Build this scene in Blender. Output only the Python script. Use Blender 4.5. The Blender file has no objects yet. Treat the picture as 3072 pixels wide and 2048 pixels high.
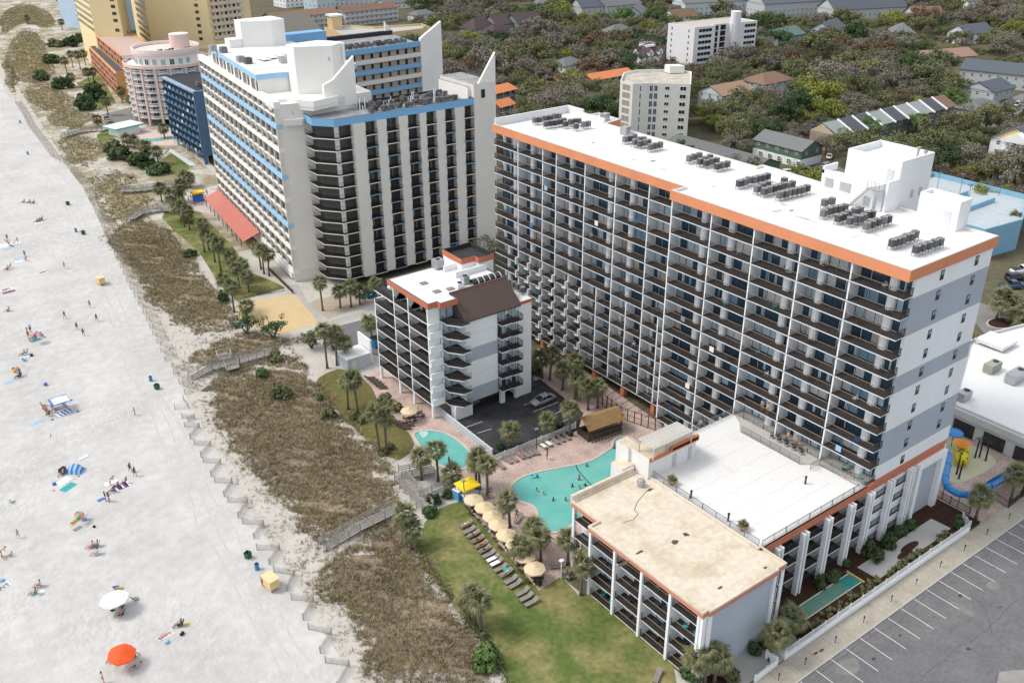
import bpy,bmesh,math,random
import numpy as np
from mathutils import Vector,Matrix

random.seed(7)
rng=np.random.default_rng(7)
SC=bpy.context.scene
COL=SC.collection
PI=math.pi

# ---------------------------------------------------------------- camera
CAM_H,FPX=80.0,2812.0
PITCH,ROLL,YAW=math.radians(26.66),math.radians(-0.35),math.radians(36.42)
_f=Vector((math.sin(YAW)*math.cos(PITCH),math.cos(YAW)*math.cos(PITCH),-math.sin(PITCH)))
_r0=Vector((math.cos(YAW),-math.sin(YAW),0));_u0=_r0.cross(_f)
_r=_r0*math.cos(ROLL)+_u0*math.sin(ROLL)
_u=_u0*math.cos(ROLL)-_r0*math.sin(ROLL)
cam_d=bpy.data.cameras.new('camera');cam=bpy.data.objects.new('camera',cam_d);COL.objects.link(cam)
cam.matrix_world=Matrix(((_r.x,_u.x,-_f.x,0),(_r.y,_u.y,-_f.y,0),(_r.z,_u.z,-_f.z,CAM_H),(0,0,0,1)))
cam_d.sensor_width=36;cam_d.lens=36*FPX/3072
cam_d.clip_start=1;cam_d.clip_end=6000
SC.camera=cam

# ---------------------------------------------------------------- sky, sun, exposure
SUN_EL=math.radians(52);SUN_FROM=Vector((-0.80,0.60,0)).normalized()
W=bpy.data.worlds.new('World');SC.world=W;W.use_nodes=True
nt=W.node_tree;nt.nodes.clear()
_sky=nt.nodes.new('ShaderNodeTexSky');_sky.sky_type='NISHITA';_sky.sun_disc=False
_sky.sun_elevation=SUN_EL;_sky.sun_rotation=math.atan2(SUN_FROM.x,SUN_FROM.y)
_sky.air_density=1.0;_sky.dust_density=5.0;_sky.ozone_density=1.0;_sky.altitude=50
_bg=nt.nodes.new('ShaderNodeBackground');_bg.inputs['Strength'].default_value=0.14
_wo=nt.nodes.new('ShaderNodeOutputWorld')
# bright overcast: the clear-sky gradient mostly veiled by even cloud
_ds=nt.nodes.new('ShaderNodeHueSaturation');_ds.inputs['Saturation'].default_value=.7
_mx=nt.nodes.new('ShaderNodeMix');_mx.data_type='RGBA';_mx.inputs[0].default_value=.62;_mx.inputs[7].default_value=(5.5,5.75,6.05,1)
nt.links.new(_sky.outputs[0],_ds.inputs['Color']);nt.links.new(_ds.outputs[0],_mx.inputs[6]);nt.links.new(_mx.outputs[2],_bg.inputs[0]);nt.links.new(_bg.outputs[0],_wo.inputs[0])
_sl=bpy.data.lights.new('sun','SUN');_sl.energy=1.45;_sl.angle=math.radians(16);_sl.color=(1,0.95,0.87)
_so=bpy.data.objects.new('sun',_sl);COL.objects.link(_so)
_sd=Vector((SUN_FROM.x*math.cos(SUN_EL),SUN_FROM.y*math.cos(SUN_EL),math.sin(SUN_EL)))
_so.rotation_euler=_sd.to_track_quat('Z','Y').to_euler();_so.location=(0,0,200)
SC.view_settings.view_transform='Standard';SC.view_settings.look='None'
SC.view_settings.exposure=0.52;SC.view_settings.gamma=1.0;SC.view_settings.use_curve_mapping=False

# ---------------------------------------------------------------- photo pixel -> place
def at(x,y,z=0.0):
    """where the sight line of photograph pixel (x, y) meets the level z"""
    d=_f*FPX+_r*(x-1536)-_u*(y-1024)
    t=(z-CAM_H)/d.z
    return Vector((d.x*t,d.y*t,z))
K=3072/2352
def ov(x,y,z=0.0):return at(x*K,y*K,z)
def aty(x,y,c):
    d=_f*FPX+_r*(x-1536)-_u*(y-1024);t=c/d.y
    return Vector((d.x*t,c,CAM_H+d.z*t))
def crop(x0,y0,s):return lambda x,y,z=0.0:at(x0+x/s,y0+y/s,z)

# ---------------------------------------------------------------- materials
MATS={}
def M(name,col,rough=.75,var=.10,scale=.6,bump=0,bscale=6,metal=0,spec=.3,col2=None,lo=.35,hi=.65,rnd=0,detail=5,stretch=None):
    """procedural surface: base colour broken up by noise, optional second colour in patches, fine relief"""
    if name in MATS:return MATS[name]
    m=bpy.data.materials.new(name);m.use_nodes=True;MATS[name]=m
    n=m.node_tree.nodes;l=m.node_tree.links;b=n['Principled BSDF']
    b.inputs['Roughness'].default_value=rough;b.inputs['Metallic'].default_value=metal
    b.inputs['Specular IOR Level'].default_value=spec
    tc=n.new('ShaderNodeTexCoord');src=tc.outputs['Object']
    if stretch:
        mp=n.new('ShaderNodeMapping');mp.inputs['Scale'].default_value=stretch;l.new(src,mp.inputs[0]);src=mp.outputs[0]
    ns=n.new('ShaderNodeTexNoise');ns.inputs['Scale'].default_value=scale;ns.inputs['Detail'].default_value=detail;ns.inputs['Roughness'].default_value=.62
    l.new(src,ns.inputs['Vector'])
    c=Vector(col[:3])
    if col2 is None:
        a,d=c*(1-var),c*(1+var)
        lo_,hi_=.25,.75
    else:a,d,lo_,hi_=c,Vector(col2),lo,hi
    cr=n.new('ShaderNodeValToRGB');e=cr.color_ramp.elements
    e[0].position=lo_;e[0].color=(*a,1);e[1].position=hi_;e[1].color=(*[min(1,v) for v in d],1)
    l.new(ns.outputs['Fac'],cr.inputs[0]);out=cr.outputs[0]
    if col2 is not None and var:
        n2=n.new('ShaderNodeTexNoise');n2.inputs['Scale'].default_value=scale*7;n2.inputs['Detail'].default_value=4;l.new(src,n2.inputs['Vector'])
        mr=n.new('ShaderNodeMapRange');mr.inputs[1].default_value=.25;mr.inputs[2].default_value=.75
        mr.inputs[3].default_value=1-var;mr.inputs[4].default_value=1+var;l.new(n2.outputs['Fac'],mr.inputs[0])
        mx=n.new('ShaderNodeMix');mx.data_type='RGBA';mx.blend_type='MULTIPLY';mx.inputs[0].default_value=1
        l.new(out,mx.inputs[6]);l.new(mr.outputs[0],mx.inputs[7]);out=mx.outputs[2]
    if rnd:
        oi=n.new('ShaderNodeObjectInfo');hs=n.new('ShaderNodeHueSaturation')
        mr2=n.new('ShaderNodeMapRange');mr2.inputs[3].default_value=1-rnd;mr2.inputs[4].default_value=1+rnd
        mr3=n.new('ShaderNodeMapRange');mr3.inputs[3].default_value=.5-rnd*.08;mr3.inputs[4].default_value=.5+rnd*.08
        ml=n.new('ShaderNodeMath');ml.operation='MULTIPLY';ml.inputs[1].default_value=7.13
        fr=n.new('ShaderNodeMath');fr.operation='FRACT'
        l.new(oi.outputs['Random'],mr2.inputs[0]);l.new(oi.outputs['Random'],ml.inputs[0]);l.new(ml.outputs[0],fr.inputs[0]);l.new(fr.outputs[0],mr3.inputs[0])
        l.new(mr2.outputs[0],hs.inputs['Value']);l.new(mr3.outputs[0],hs.inputs['Hue']);l.new(out,hs.inputs['Color']);out=hs.outputs[0]
    l.new(out,b.inputs['Base Color'])
    if bump:
        nb=n.new('ShaderNodeTexNoise');nb.inputs['Scale'].default_value=bscale;nb.inputs['Detail'].default_value=6;l.new(src,nb.inputs['Vector'])
        bp=n.new('ShaderNodeBump');bp.inputs['Strength'].default_value=min(1,bump);bp.inputs['Distance'].default_value=.05 if bump <= 1 else .05*bump
        l.new(nb.outputs['Fac'],bp.inputs['Height']);l.new(bp.outputs[0],b.inputs['Normal'])
    return m

# ---------------------------------------------------------------- mesh collecting
class MB:
    def __init__(s):s.v=[];s.f=[];s.m=[]
    def add(s,vs,fs,mat=0):
        o=len(s.v);s.v += [tuple(v) for v in vs];s.f += [tuple(i+o for i in f) for f in fs];s.m += [mat]*len(fs)
        return s
    def quad(s,a,b,c,d,mat=0):return s.add((a,b,c,d),((0,1,2,3),),mat)
    def box(s,x0,x1,y0,y1,z0,z1,mat=0,top=None):
        vs=[(x0,y0,z0),(x1,y0,z0),(x1,y1,z0),(x0,y1,z0),(x0,y0,z1),(x1,y0,z1),(x1,y1,z1),(x0,y1,z1)]
        s.add(vs,((3,2,1,0),(0,1,5,4),(1,2,6,5),(2,3,7,6),(3,0,4,7)),mat)
        s.f.append(tuple(len(s.v)-8+i for i in (4,5,6,7)));s.m.append(mat if top is None else top)
        return s
    def cbox(s,c,d,rz=0,mat=0,top=None):
        """box centred on c (z of c = bottom), size d, turned by rz"""
        n=len(s.v);s.box(-d[0]/2,d[0]/2,-d[1]/2,d[1]/2,0,d[2],mat,top)
        ca,sa=math.cos(rz),math.sin(rz)
        for i in range(n,len(s.v)):
            x,y,z=s.v[i];s.v[i]=(c[0]+x*ca-y*sa,c[1]+x*sa+y*ca,c[2]+z)
        return s
    def prism(s,poly,z0,z1,mat=0,top=None,bottom=True):
        n=len(poly);a=sum(poly[i][0]*poly[(i+1)%n][1]-poly[(i+1)%n][0]*poly[i][1] for i in range(n))
        p=list(poly) if a>0 else list(poly)[::-1]
        vs=[(q[0],q[1],z0) for q in p]+[(q[0],q[1],z1) for q in p]
        s.add(vs,[(i,(i+1)%n,(i+1)%n+n,i+n) for i in range(n)],mat)
        o=len(s.v)-2*n
        s.f.append(tuple(o+n+i for i in range(n)));s.m.append(mat if top is None else top)
        if bottom:s.f.append(tuple(o+n-1-i for i in range(n)));s.m.append(mat)
        return s
    def tube(s,pts,r,n=6,mat=0,cap=True):
        pts=[Vector(p) for p in pts];rs=r if hasattr(r,'__len__') else [r]*len(pts)
        o=len(s.v);ref=Vector((0,0,1))
        for i,p in enumerate(pts):
            d=(pts[min(i+1,len(pts)-1)]-pts[max(i-1,0)]).normalized()
            a=d.cross(ref if abs(d.z)<.95 else Vector((1,0,0))).normalized();b=d.cross(a)
            for k in range(n):
                t=2*PI*k/n;s.v.append(tuple(p+(a*math.cos(t)+b*math.sin(t))*rs[i]))
        for i in range(len(pts)-1):
            for k in range(n):
                s.f.append((o+i*n+k,o+i*n+(k+1)%n,o+(i+1)*n+(k+1)%n,o+(i+1)*n+k));s.m.append(mat)
        if cap:
            s.f.append(tuple(o+k for k in range(n-1,-1,-1)));s.m.append(mat)
            s.f.append(tuple(o+(len(pts)-1)*n+k for k in range(n)));s.m.append(mat)
        return s
    def lathe(s,prof,n=12,c=(0,0,0),mat=0,cap=True):
        o=len(s.v)
        for r,z in prof:
            for k in range(n):
                t=2*PI*k/n;s.v.append((c[0]+r*math.cos(t),c[1]+r*math.sin(t),c[2]+z))
        for i in range(len(prof)-1):
            for k in range(n):
                s.f.append((o+i*n+k,o+i*n+(k+1)%n,o+(i+1)*n+(k+1)%n,o+(i+1)*n+k));s.m.append(mat)
        if cap:
            s.f.append(tuple(o+(len(prof)-1)*n+k for k in range(n)));s.m.append(mat)
            s.f.append(tuple(o+k for k in range(n-1,-1,-1)));s.m.append(mat)
        return s
    def mesh(s,name,mats,off=(0,0,0),smooth=False):
        me=bpy.data.meshes.new(name)
        v=s.v if not any(off) else [(a-off[0],b-off[1],c-off[2]) for a,b,c in s.v]
        me.from_pydata(v,[],s.f)
        for m in (mats if isinstance(mats,(list,tuple)) else [mats]):me.materials.append(m)
        if len(me.materials)>1:me.polygons.foreach_set('material_index',s.m)
        if smooth:me.polygons.foreach_set('use_smooth',[True]*len(s.f))
        me.update();return me
    def build(s,name,mats,parent=None,smooth=False,local=False,**kw):
        off=tuple(parent.location) if parent is not None and not local else (0,0,0)
        return put(name,s.mesh(name,mats,off,smooth),parent,**kw)

def boxes(name,bl,mats,parent=None,**kw):
    return [MB().box(*b).build(name,mats,parent,**kw) for b in bl]
def tag(o,label=None,cat=None,group=None,kind=None):
    if label:o['label']=label
    if cat:o['category']=cat
    if group:o['group']=group
    if kind:o['kind']=kind
    return o
def put(name,me,parent=None,loc=None,rz=0,scale=None,world=False,label=None,cat=None,group=None,kind=None):
    """link one object; with world=True loc is in scene metres although the object has a parent"""
    o=bpy.data.objects.new(name,me);COL.objects.link(o)
    if parent is not None:
        o.parent=parent
        if world and loc is not None:loc=Vector(loc)-parent.location
    if loc is not None:o.location=loc
    if rz:o.rotation_euler=(0,0,rz)
    if scale is not None:o.scale=scale if hasattr(scale,'__len__') else (scale,)*3
    return tag(o,label,cat,group,kind)
def thing(name,label,cat,loc,rz=0,group=None,scale=None):
    return put(name,None,None,loc,rz,scale,False,label,cat,group)
def sheet(name,poly,z,mat,kind='structure',**kw):
    """a ground surface: flat polygon a few millimetres above the one below"""
    bm=bmesh.new();vs=[bm.verts.new((p[0],p[1],z)) for p in poly];f=bm.faces.new(vs)
    f.normal_update()
    if f.normal.z<0:f.normal_flip()
    bmesh.ops.triangulate(bm,faces=[f])
    me=bpy.data.meshes.new(name);bm.to_mesh(me);bm.free();me.materials.append(mat)
    return put(name,me,kind=kind,**kw)
def smooth_poly(pts,k=2):
    for _ in range(k):
        q=[]
        for i in range(len(pts)):
            a,b=Vector(pts[i]),Vector(pts[(i+1)%len(pts)])
            q += [a*.75+b*.25,a*.25+b*.75]
        pts=q
    return pts
ORD=['first','second','third','fourth','fifth','sixth','seventh','eighth','ninth','tenth','eleventh','twelfth','thirteenth','fourteenth','fifteenth','sixteenth','seventeenth','eighteenth','nineteenth','twentieth']
def nth(i):
    if i<20:return ORD[i]
    t=['twenty','thirty','forty','fifty','sixty','seventy','eighty','ninety'][(i+1) // 10-2];u=(i+1)%10
    return t[:-1]+'ieth' if u==0 else t+'-'+ORD[u-1]
def fl(k):return 'top' if k==0 else ORD[k]+'-from-top'

# common surfaces
WHITE=M('white_stucco',(.80,.825,.84),.85,.06,.22,.3,12,stretch=(1,1,.35),detail=8)
GREY=M('grey_stucco',(.40,.445,.50),.85,.08,.22,.3,12,stretch=(1,1,.35),detail=8)
CREAM=M('cream_stucco',(.72,.67,.59),.85,.05,.3,.3,12)
ROOFW=M('white_roof_membrane',(.70,.70,.695),.6,.06,.35,col2=(.60,.595,.58),lo=.56,hi=.82)
ORANGE=M('orange_trim',(.66,.265,.135),.7,.09,.25,detail=8)
ORANGE2=M('shaded_orange_trim',(.50,.17,.095),.7,.06,.4)  # darker copy of the orange trim, end-face shade put into its colour
BLUEB=M('sky_blue_trim',(.20,.42,.66),.7,.05,.4)
DARK=M('dark_metal',(.03,.028,.027),.5,.1,2)
BRONZE=M('bronze_railing',(.055,.046,.043),.5,.1,2)
TAN=M('tan_handrail',(.24,.195,.15),.5,.1,2)
BROWNF=M('brown_balcony_floor',(.050,.043,.041),.85,.2,1)
GLASS=M('dark_window_glass',(.018,.022,.028),.08,.3,.7,spec=.6)
SLABW=M('painted_slab_edge',(.62,.65,.68),.8,.06,.5)
GLASSB=M('blue_window_glass',(.028,.06,.095),.08,.4,.7,spec=.6)
CURT=M('pale_blue_curtain',(.50,.62,.70),.9,.25,9,stretch=(4,4,.2))
PANEL=M('pale_grey_panel',(.55,.55,.54),.8,.06,.5)
CONC=M('grey_concrete',(.42,.41,.39),.9,.10,.5,.3,8)
STEEL=M('galvanised_steel',(.42,.43,.44),.4,.1,3,metal=.6)
BLACKR=M('black_roofing',(.035,.035,.04),.85,.3,.6)

# a straight facade from A to B with the outside on the right hand: u runs A->B, d points outwards
class Fac:
    def __init__(s,A,B,parent):
        s.A=Vector((A[0],A[1],0));s.B=Vector((B[0],B[1],0));s.L=(s.B-s.A).length
        s.rz=math.atan2(B[1]-A[1],B[0]-A[0]);s.p=parent
    def put(s,name,me,u,z,d=0):
        c,n=math.cos(s.rz),math.sin(s.rz)
        return put(name,me,s.p,(s.A.x+c*u+n*d,s.A.y+n*u-c*d,z),s.rz,world=True)
    def box(s,name,u0,u1,d0,d1,z0,z1,mat,top=None):
        me=MB().box(0,u1-u0,-d1,-d0,0,z1-z0,0,1 if top else None).mesh(name,[mat,top] if top else mat)
        return s.put(name,me,u0,z0)
    def grid(s,name,me,us,zs,d=0):
        for z in zs:
            for u in us:s.put(name,me,u,z,d)
_WIN={}
def win_mesh(w,h,glass,frame,mull=1,bars=0,curtain=None,fr=.08):
    """window sitting on the wall face: frame proud, panes set back a little (local: x along wall, -y outwards)"""
    key=(w,h,glass.name,frame.name,mull,bars,curtain.name if curtain else '',fr)
    if key in _WIN:return _WIN[key]
    b=MB().box(0,w,-.05,.0,0,fr,1).box(0,w,-.05,.0,h-fr,h,1)
    for i in range(mull+1):
        u=i*(w-fr)/mull;b.box(u,u+fr,-.05,0,fr,h-fr,1)
    for i in range(bars):z=(i+1)*h/(bars+1);b.box(fr,w-fr,-.045,0,z-fr/2,z+fr/2,1)
    b.quad((fr,-.02,fr),(w-fr,-.02,fr),(w-fr,-.02,h-fr),(fr,-.02,h-fr),0)
    m=[glass,frame]
    if curtain:b.quad((fr,-.03,fr),(w*.42,-.03,fr),(w*.42,-.03,h-fr),(fr,-.03,h-fr),2);m.append(curtain)
    _WIN[key]=b.mesh(name='window',mats=m);return _WIN[key]
def block(name,poly,z0,z1,parent,wall,roof,par=.5,pname='parapet',wthick=.3,rz=None):
    """flat-roofed body: walls, roof surface below a parapet ring"""
    P=[Vector((p[0],p[1],0)) for p in poly]
    if area(P)<0:P=P[::-1]
    inn=ring(P,-wthick);n=len(P);b=MB()
    o=MB().prism([(p.x,p.y) for p in P],z0,z1-par,0,1).build(name,[wall,roof],parent)
    for i in range(n):
        a,c,d,e=P[i],P[(i+1)%n],inn[(i+1)%n],inn[i]
        b.add([(a.x,a.y,z1-par),(c.x,c.y,z1-par),(c.x,c.y,z1),(a.x,a.y,z1),(d.x,d.y,z1),(e.x,e.y,z1),(e.x,e.y,z1-par),(d.x,d.y,z1-par)],((0,1,2,3),(3,2,4,5),(5,4,7,6)))
    b.build(pname,wall,parent);return o
def ring(poly,w):
    n=len(poly);out=[]
    for i in range(n):
        p,a,b=Vector(poly[i]),Vector(poly[i-1]),Vector(poly[(i+1)%n])
        t0=(p-a).normalized();t1=(b-p).normalized();n0=Vector((t0.y,-t0.x,0));n1=Vector((t1.y,-t1.x,0))
        m=n0+n1;m=m/max(.3,m.dot(n0)) if m.length>1e-6 else n0
        out.append(p+m*w)
    return out
def area(p):return sum(p[i][0]*p[(i+1)%len(p)][1]-p[(i+1)%len(p)][0]*p[i][1] for i in range(len(p)))
# ================================================================ setting: ground, beach, lawns, paving, pools, streets
sand_near=M('dry_beach_sand',(.445,.436,.423),.95,.10,.09,1.2,2.4,col2=(.535,.526,.512),lo=.34,hi=.66,spec=.1)
_dn=sand_near.node_tree
def add_prints(m,sc=2.6,st=.55,dist=.14):
    n=m.node_tree.nodes;l=m.node_tree.links;b=n['Principled BSDF']
    tc=n.new('ShaderNodeTexCoord');vo=n.new('ShaderNodeTexVoronoi');vo.inputs['Scale'].default_value=sc;vo.feature='SMOOTH_F1'
    big=n.new('ShaderNodeTexNoise');big.inputs['Scale'].default_value=.06;big.inputs['Detail'].default_value=3
    l.new(tc.outputs['Object'],vo.inputs['Vector']);l.new(tc.outputs['Object'],big.inputs['Vector'])
    mr=n.new('ShaderNodeMapRange');mr.inputs[1].default_value=.38;mr.inputs[2].default_value=.62;l.new(big.outputs['Fac'],mr.inputs[0])
    mu=n.new('ShaderNodeMath');mu.operation='MULTIPLY';l.new(vo.outputs['Distance'],mu.inputs[0]);l.new(mr.outputs[0],mu.inputs[1])
    bp=n.new('ShaderNodeBump');bp.inputs['Strength'].default_value=st;bp.inputs['Distance'].default_value=dist
    l.new(mu.outputs[0],bp.inputs['Height'])
    old=b.inputs['Normal'].links
    if old:l.new(old[0].from_socket,bp.inputs['Normal'])
    l.new(bp.outputs[0],b.inputs['Normal'])
add_prints(sand_near,1.6,.6,.22)
dune_sand=M('dune_sand',(.50,.475,.435),.95,.09,.3,.9,3,col2=(.43,.405,.37),spec=.1)
wood_floor=M('leaf_litter_ground',(.10,.088,.062),.95,.25,.12,1,2,col2=(.13,.12,.07),spec=.1)
lawn_m=M('lawn_grass',(.10,.138,.038),.95,.28,.2,.8,9,col2=(.27,.23,.105),lo=.42,hi=.70,spec=.1)
lawn_n=M('pool_lawn_grass',(.125,.115,.045),.95,.25,.3,.8,9,col2=(.17,.155,.055),lo=.45,hi=.7,spec=.1)
asph=M('grey_asphalt',(.145,.142,.15),.9,.16,.3,.8,25,col2=(.178,.175,.18),spec=.2)
asph_d=M('dark_sealed_asphalt',(.032,.032,.036),.85,.3,.35,.5,20,col2=(.055,.055,.06),spec=.25)
walk_m=M('tan_sidewalk_concrete',(.34,.31,.25),.9,.10,.4,.3,10,col2=(.40,.37,.31),spec=.2)
path_m=M('grey_concrete_path',(.38,.37,.35),.9,.10,.5,.3,10)
mulch=M('red_brown_mulch',(.055,.028,.02),.95,.35,1.2,1,12,spec=.1)
white_paint=M('white_road_paint',(.66,.66,.65),.8,.2,1.2,col2=(.30,.30,.30),lo=.60,hi=.78)
yellow_sand=M('yellow_court_sand',(.56,.43,.245),.95,.08,.5,1,4,spec=.1)
pebble=M('tan_pebble_bed',(.40,.34,.27),.95,.2,2,1,14,spec=.1)

def brick_mat(name,c1,c2,mortar,scale=4.0,var=.2):
    m=bpy.data.materials.new(name);m.use_nodes=True;MATS[name]=m
    n=m.node_tree.nodes;l=m.node_tree.links;b=n['Principled BSDF'];b.inputs['Roughness'].default_value=.9;b.inputs['Specular IOR Level'].default_value=.2
    tc=n.new('ShaderNodeTexCoord');br=n.new('ShaderNodeTexBrick');br.inputs['Scale'].default_value=scale
    br.inputs['Color1'].default_value=(*c1,1);br.inputs['Color2'].default_value=(*c2,1);br.inputs['Mortar'].default_value=(*mortar,1);br.inputs['Mortar Size'].default_value=.012
    l.new(tc.outputs['Object'],br.inputs['Vector'])
    ns=n.new('ShaderNodeTexNoise');ns.inputs['Scale'].default_value=.35;ns.inputs['Detail'].default_value=6;l.new(tc.outputs['Object'],ns.inputs['Vector'])
    n3=n.new('ShaderNodeTexNoise');n3.inputs['Scale'].default_value=3.2;n3.inputs['Detail'].default_value=3;l.new(tc.outputs['Object'],n3.inputs['Vector'])
    ad=n.new('ShaderNodeMath');ad.operation='ADD';l.new(ns.outputs['Fac'],ad.inputs[0]);l.new(n3.outputs['Fac'],ad.inputs[1])
    mr=n.new('ShaderNodeMapRange');mr.inputs[1].default_value=.7;mr.inputs[2].default_value=1.3;mr.inputs[3].default_value=1-var;mr.inputs[4].default_value=1+var;l.new(ad.outputs[0],mr.inputs[0])
    mx=n.new('ShaderNodeMix');mx.data_type='RGBA';mx.blend_type='MULTIPLY';mx.inputs[0].default_value=1
    l.new(br.outputs[0],mx.inputs[6]);l.new(mr.outputs[0],mx.inputs[7]);l.new(mx.outputs[2],b.inputs['Base Color'])
    return m
paver=brick_mat('pink_brick_pavers',(.50,.39,.345),(.40,.29,.25),(.47,.38,.34),3.4,.30)

def water_mat(name,col,col2):
    m=M(name,col,(.05),.05,.09,.5,2.2,spec=.5,col2=col2,lo=.3,hi=.7);return m
water_m=water_mat('turquoise_pool_water',(.075,.37,.345),(.20,.49,.435))
sea_m=M('sea_water',(.10,.17,.18),.15,.1,.1,.6,.8)

BIG=2500
sheet('ground',[(-BIG,-BIG),(BIG,-BIG),(BIG,BIG),(-BIG,BIG)],0,wood_floor)

# beach edge along the sand fence, near to far
FENCE_OV=[(840,1600),(815,1568),(770,1490),(735,1440),(703,1390),(680,1340),(655,1310),(620,1255),(590,1200),(560,1165),(540,1120),(515,1070),(480,1010),(455,960),(425,905),(400,860),(380,830),(352,770),(330,720),(300,665),(270,600),(245,545),(215,480),(190,430),(150,380)]
FENCE=[ov(*p) for p in FENCE_OV]+[at(*p) for p in ((152,470),(118,422),(87,383),(70,348),(48,314),(17,279),(4,240))]
DUNE_R=[Vector((62,20,0)),Vector((60.5,48,0)),Vector((60,70,0)),Vector((75,100,0)),Vector((82,150,0)),Vector((84,180,0)),Vector((90,250,0)),Vector((98,330,0)),Vector((104,400,0)),Vector((125,520,0)),Vector((150,700,0)),Vector((190,1000,0))]
_fy0=FENCE[0]
FARB=[at(*p) for p in ((-18,175),(-48,90),(-72,30),(-90,0))]
sheet('beach',[(-70,-200),(_fy0.x-4,-200)]+[(p.x,p.y) for p in FENCE]+[(p.x,p.y) for p in FARB]+[(-70,1000)],.010,sand_near)
sheet('dune_ground',[(_fy0.x-6,-200),(62,-200)]+[(p.x,p.y) for p in DUNE_R]+[(p.x-.6,p.y) for p in FARB[::-1]]+[(p.x-.6,p.y) for p in FENCE[::-1]],.006,dune_sand)
sheet('sea',[(-BIG,-BIG),(-69,-BIG),(-69,BIG),(-BIG,BIG)],.014,sea_m)

mixd=M('half_grown_dune',(.50,.475,.435),.95,.2,.10,1,3,col2=(.27,.235,.15),lo=.40,hi=.56,spec=.1,detail=9)
sheet('far_dune_ground',[(46,205),(52,262),(60,330)]+[(p.x+2,p.y) for p in FARB]+[(186,1000),(150,700),(125,520),(103,400),(96,330),(88,250),(78,205)],.008,mixd)
# wheel tracks of the beach patrol
trk=M('pressed_sand',(.47,.46,.445),.95,.1,.5,1,4,spec=.1)
for d_ in (-6.5,-4.9,-3.2):
    pp=[Vector((p.x+d_+.35*math.sin(i*1.7+d_),p.y,0)) for i,p in enumerate(FENCE[2:26])];b=MB()
    for a,c in zip(pp,pp[1:]):b.quad((a.x-.14,a.y,.013),(a.x+.14,a.y,.013),(c.x+.14,c.y,.013),(c.x-.14,c.y,.013))
    b.build('wheel_track',trk,kind='structure')
# lawns
LAWN1=[(1000,1172),(1030,1158),(1062,1150),(1238,1356),(1290,1322),(1330,1368),(1352,1362),(1545,1520),(1560,1600),(1180,1600),(1130,1490),(1062,1420),(1000,1320),(962,1250),(975,1200)]
sheet('lawn',[ov(*p) for p in LAWN1],.022,lawn_m)
sheet('pool_lawn',smooth_poly([ov(*p) for p in ((735,862),(790,842),(850,880),(870,925),(935,985),(958,1030),(905,1065),(830,1000),(765,935),(722,885))],1),.022,lawn_n)
sheet('palm_lawn',[ov(*p) for p in ((372,500),(395,455),(425,440),(470,500),(530,560),(575,625),(640,652),(655,662),(545,692),(505,655),(455,575),(405,535))],.022,lawn_m)
sheet('north_lawn',[at(*p) for p in ((230,250),(262,235),(300,225),(350,310),(300,330),(265,290))],.022,lawn_m)
sheet('corner_lawn',[at(*p) for p in ((450,505),(520,455),(580,500),(535,530))],.022,lawn_m)
sheet('hedge_lawn',[at(*p) for p in ((290,405),(330,380),(345,430),(300,440))],.022,lawn_m)

# sand court, paths, planting bed, asphalt behind the small hotel
sheet('sand_court',smooth_poly([ov(*p) for p in ((535,705),(585,690),(672,675),(692,692),(742,746),(690,752),(640,772),(560,742))],1),.026,yellow_sand)
sheet('concrete_path',[ov(*p) for p in ((664,655),(685,652),(705,690),(750,738),(870,705),(873,715),(760,748),(728,752),(735,765),(726,772),(716,790),(620,808),(618,798),(708,778),(735,745),(690,690))],.030,path_m)
sheet('planting_bed',[ov(*p) for p in ((712,700),(720,690),(800,672),(868,660),(872,688),(752,733))],.034,pebble)
sheet('back_parking',[ov(*p) for p in ((745,757),(880,722),(905,770),(880,820),(800,800),(745,780))],.026,asph)
sheet('side_parking',[ov(*p) for p in ((1046,968),(1085,930),(1240,870),(1340,948),(1328,988),(1250,1006),(1142,1050))],.026,asph_d)

sp_=[o for o in bpy.data.objects if o.name=='side_parking'][0];_s1=crop(1100,730,2.7508)
for a,c in (((810,1520),(955,1470)),((915,1565),(1030,1530)),((1295,1335),(1352,1312)),((1375,1390),(1580,1310)),((1505,1425),(1640,1370)),((1535,1500),(1690,1440))):
    a,c=_s1(*a),_s1(*c);d_=c-a;put('parking_line',MB().box(0,d_.length,-.05,.05,.028,.032).mesh('parking_line',white_paint),sp_,a,math.atan2(d_.y,d_.x))
# pool terrace
DECK=[(830,870),(870,850),(960,890),(1040,950),(1062,985),(1142,1052),(1330,988),(1300,940),(1225,870),(1235,800),(1300,820),(1500,960),(1620,1060),(1480,1330),(1345,1250),(1318,1318),(1237,1357),(1086,1168),(1125,1152),(1115,1100),(1010,1078),(945,1020),(905,945),(858,905)]
sheet('pool_terrace',[ov(*p) for p in DECK],.018,paver)
c6=crop(1150,1300,2.09625)
POOL2=[(800,345),(832,308),(885,273),(960,250),(1080,225),(1200,205),(1290,185),(1350,155),(1400,120),(1432,100),(1448,82),(1448,55),(1466,33),(1500,23),(1545,28),(1576,45),(1590,70),(1620,150),(1540,330),(1380,430),(1240,520),(1160,590),(1110,616),(1040,622),(986,592),(968,550),(978,502),(960,466),(920,441),(862,426),(812,392)]
POOL1=[(1241,1306),(1251,1296),(1286,1292),(1326,1297),(1365,1316),(1404,1352),(1424,1380),(1410,1398),(1378,1409),(1340,1402),(1310,1390),(1290,1370),(1262,1336)]
coping_m=M('pale_pool_coping',(.52,.44,.38),.8,.1,1)
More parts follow.
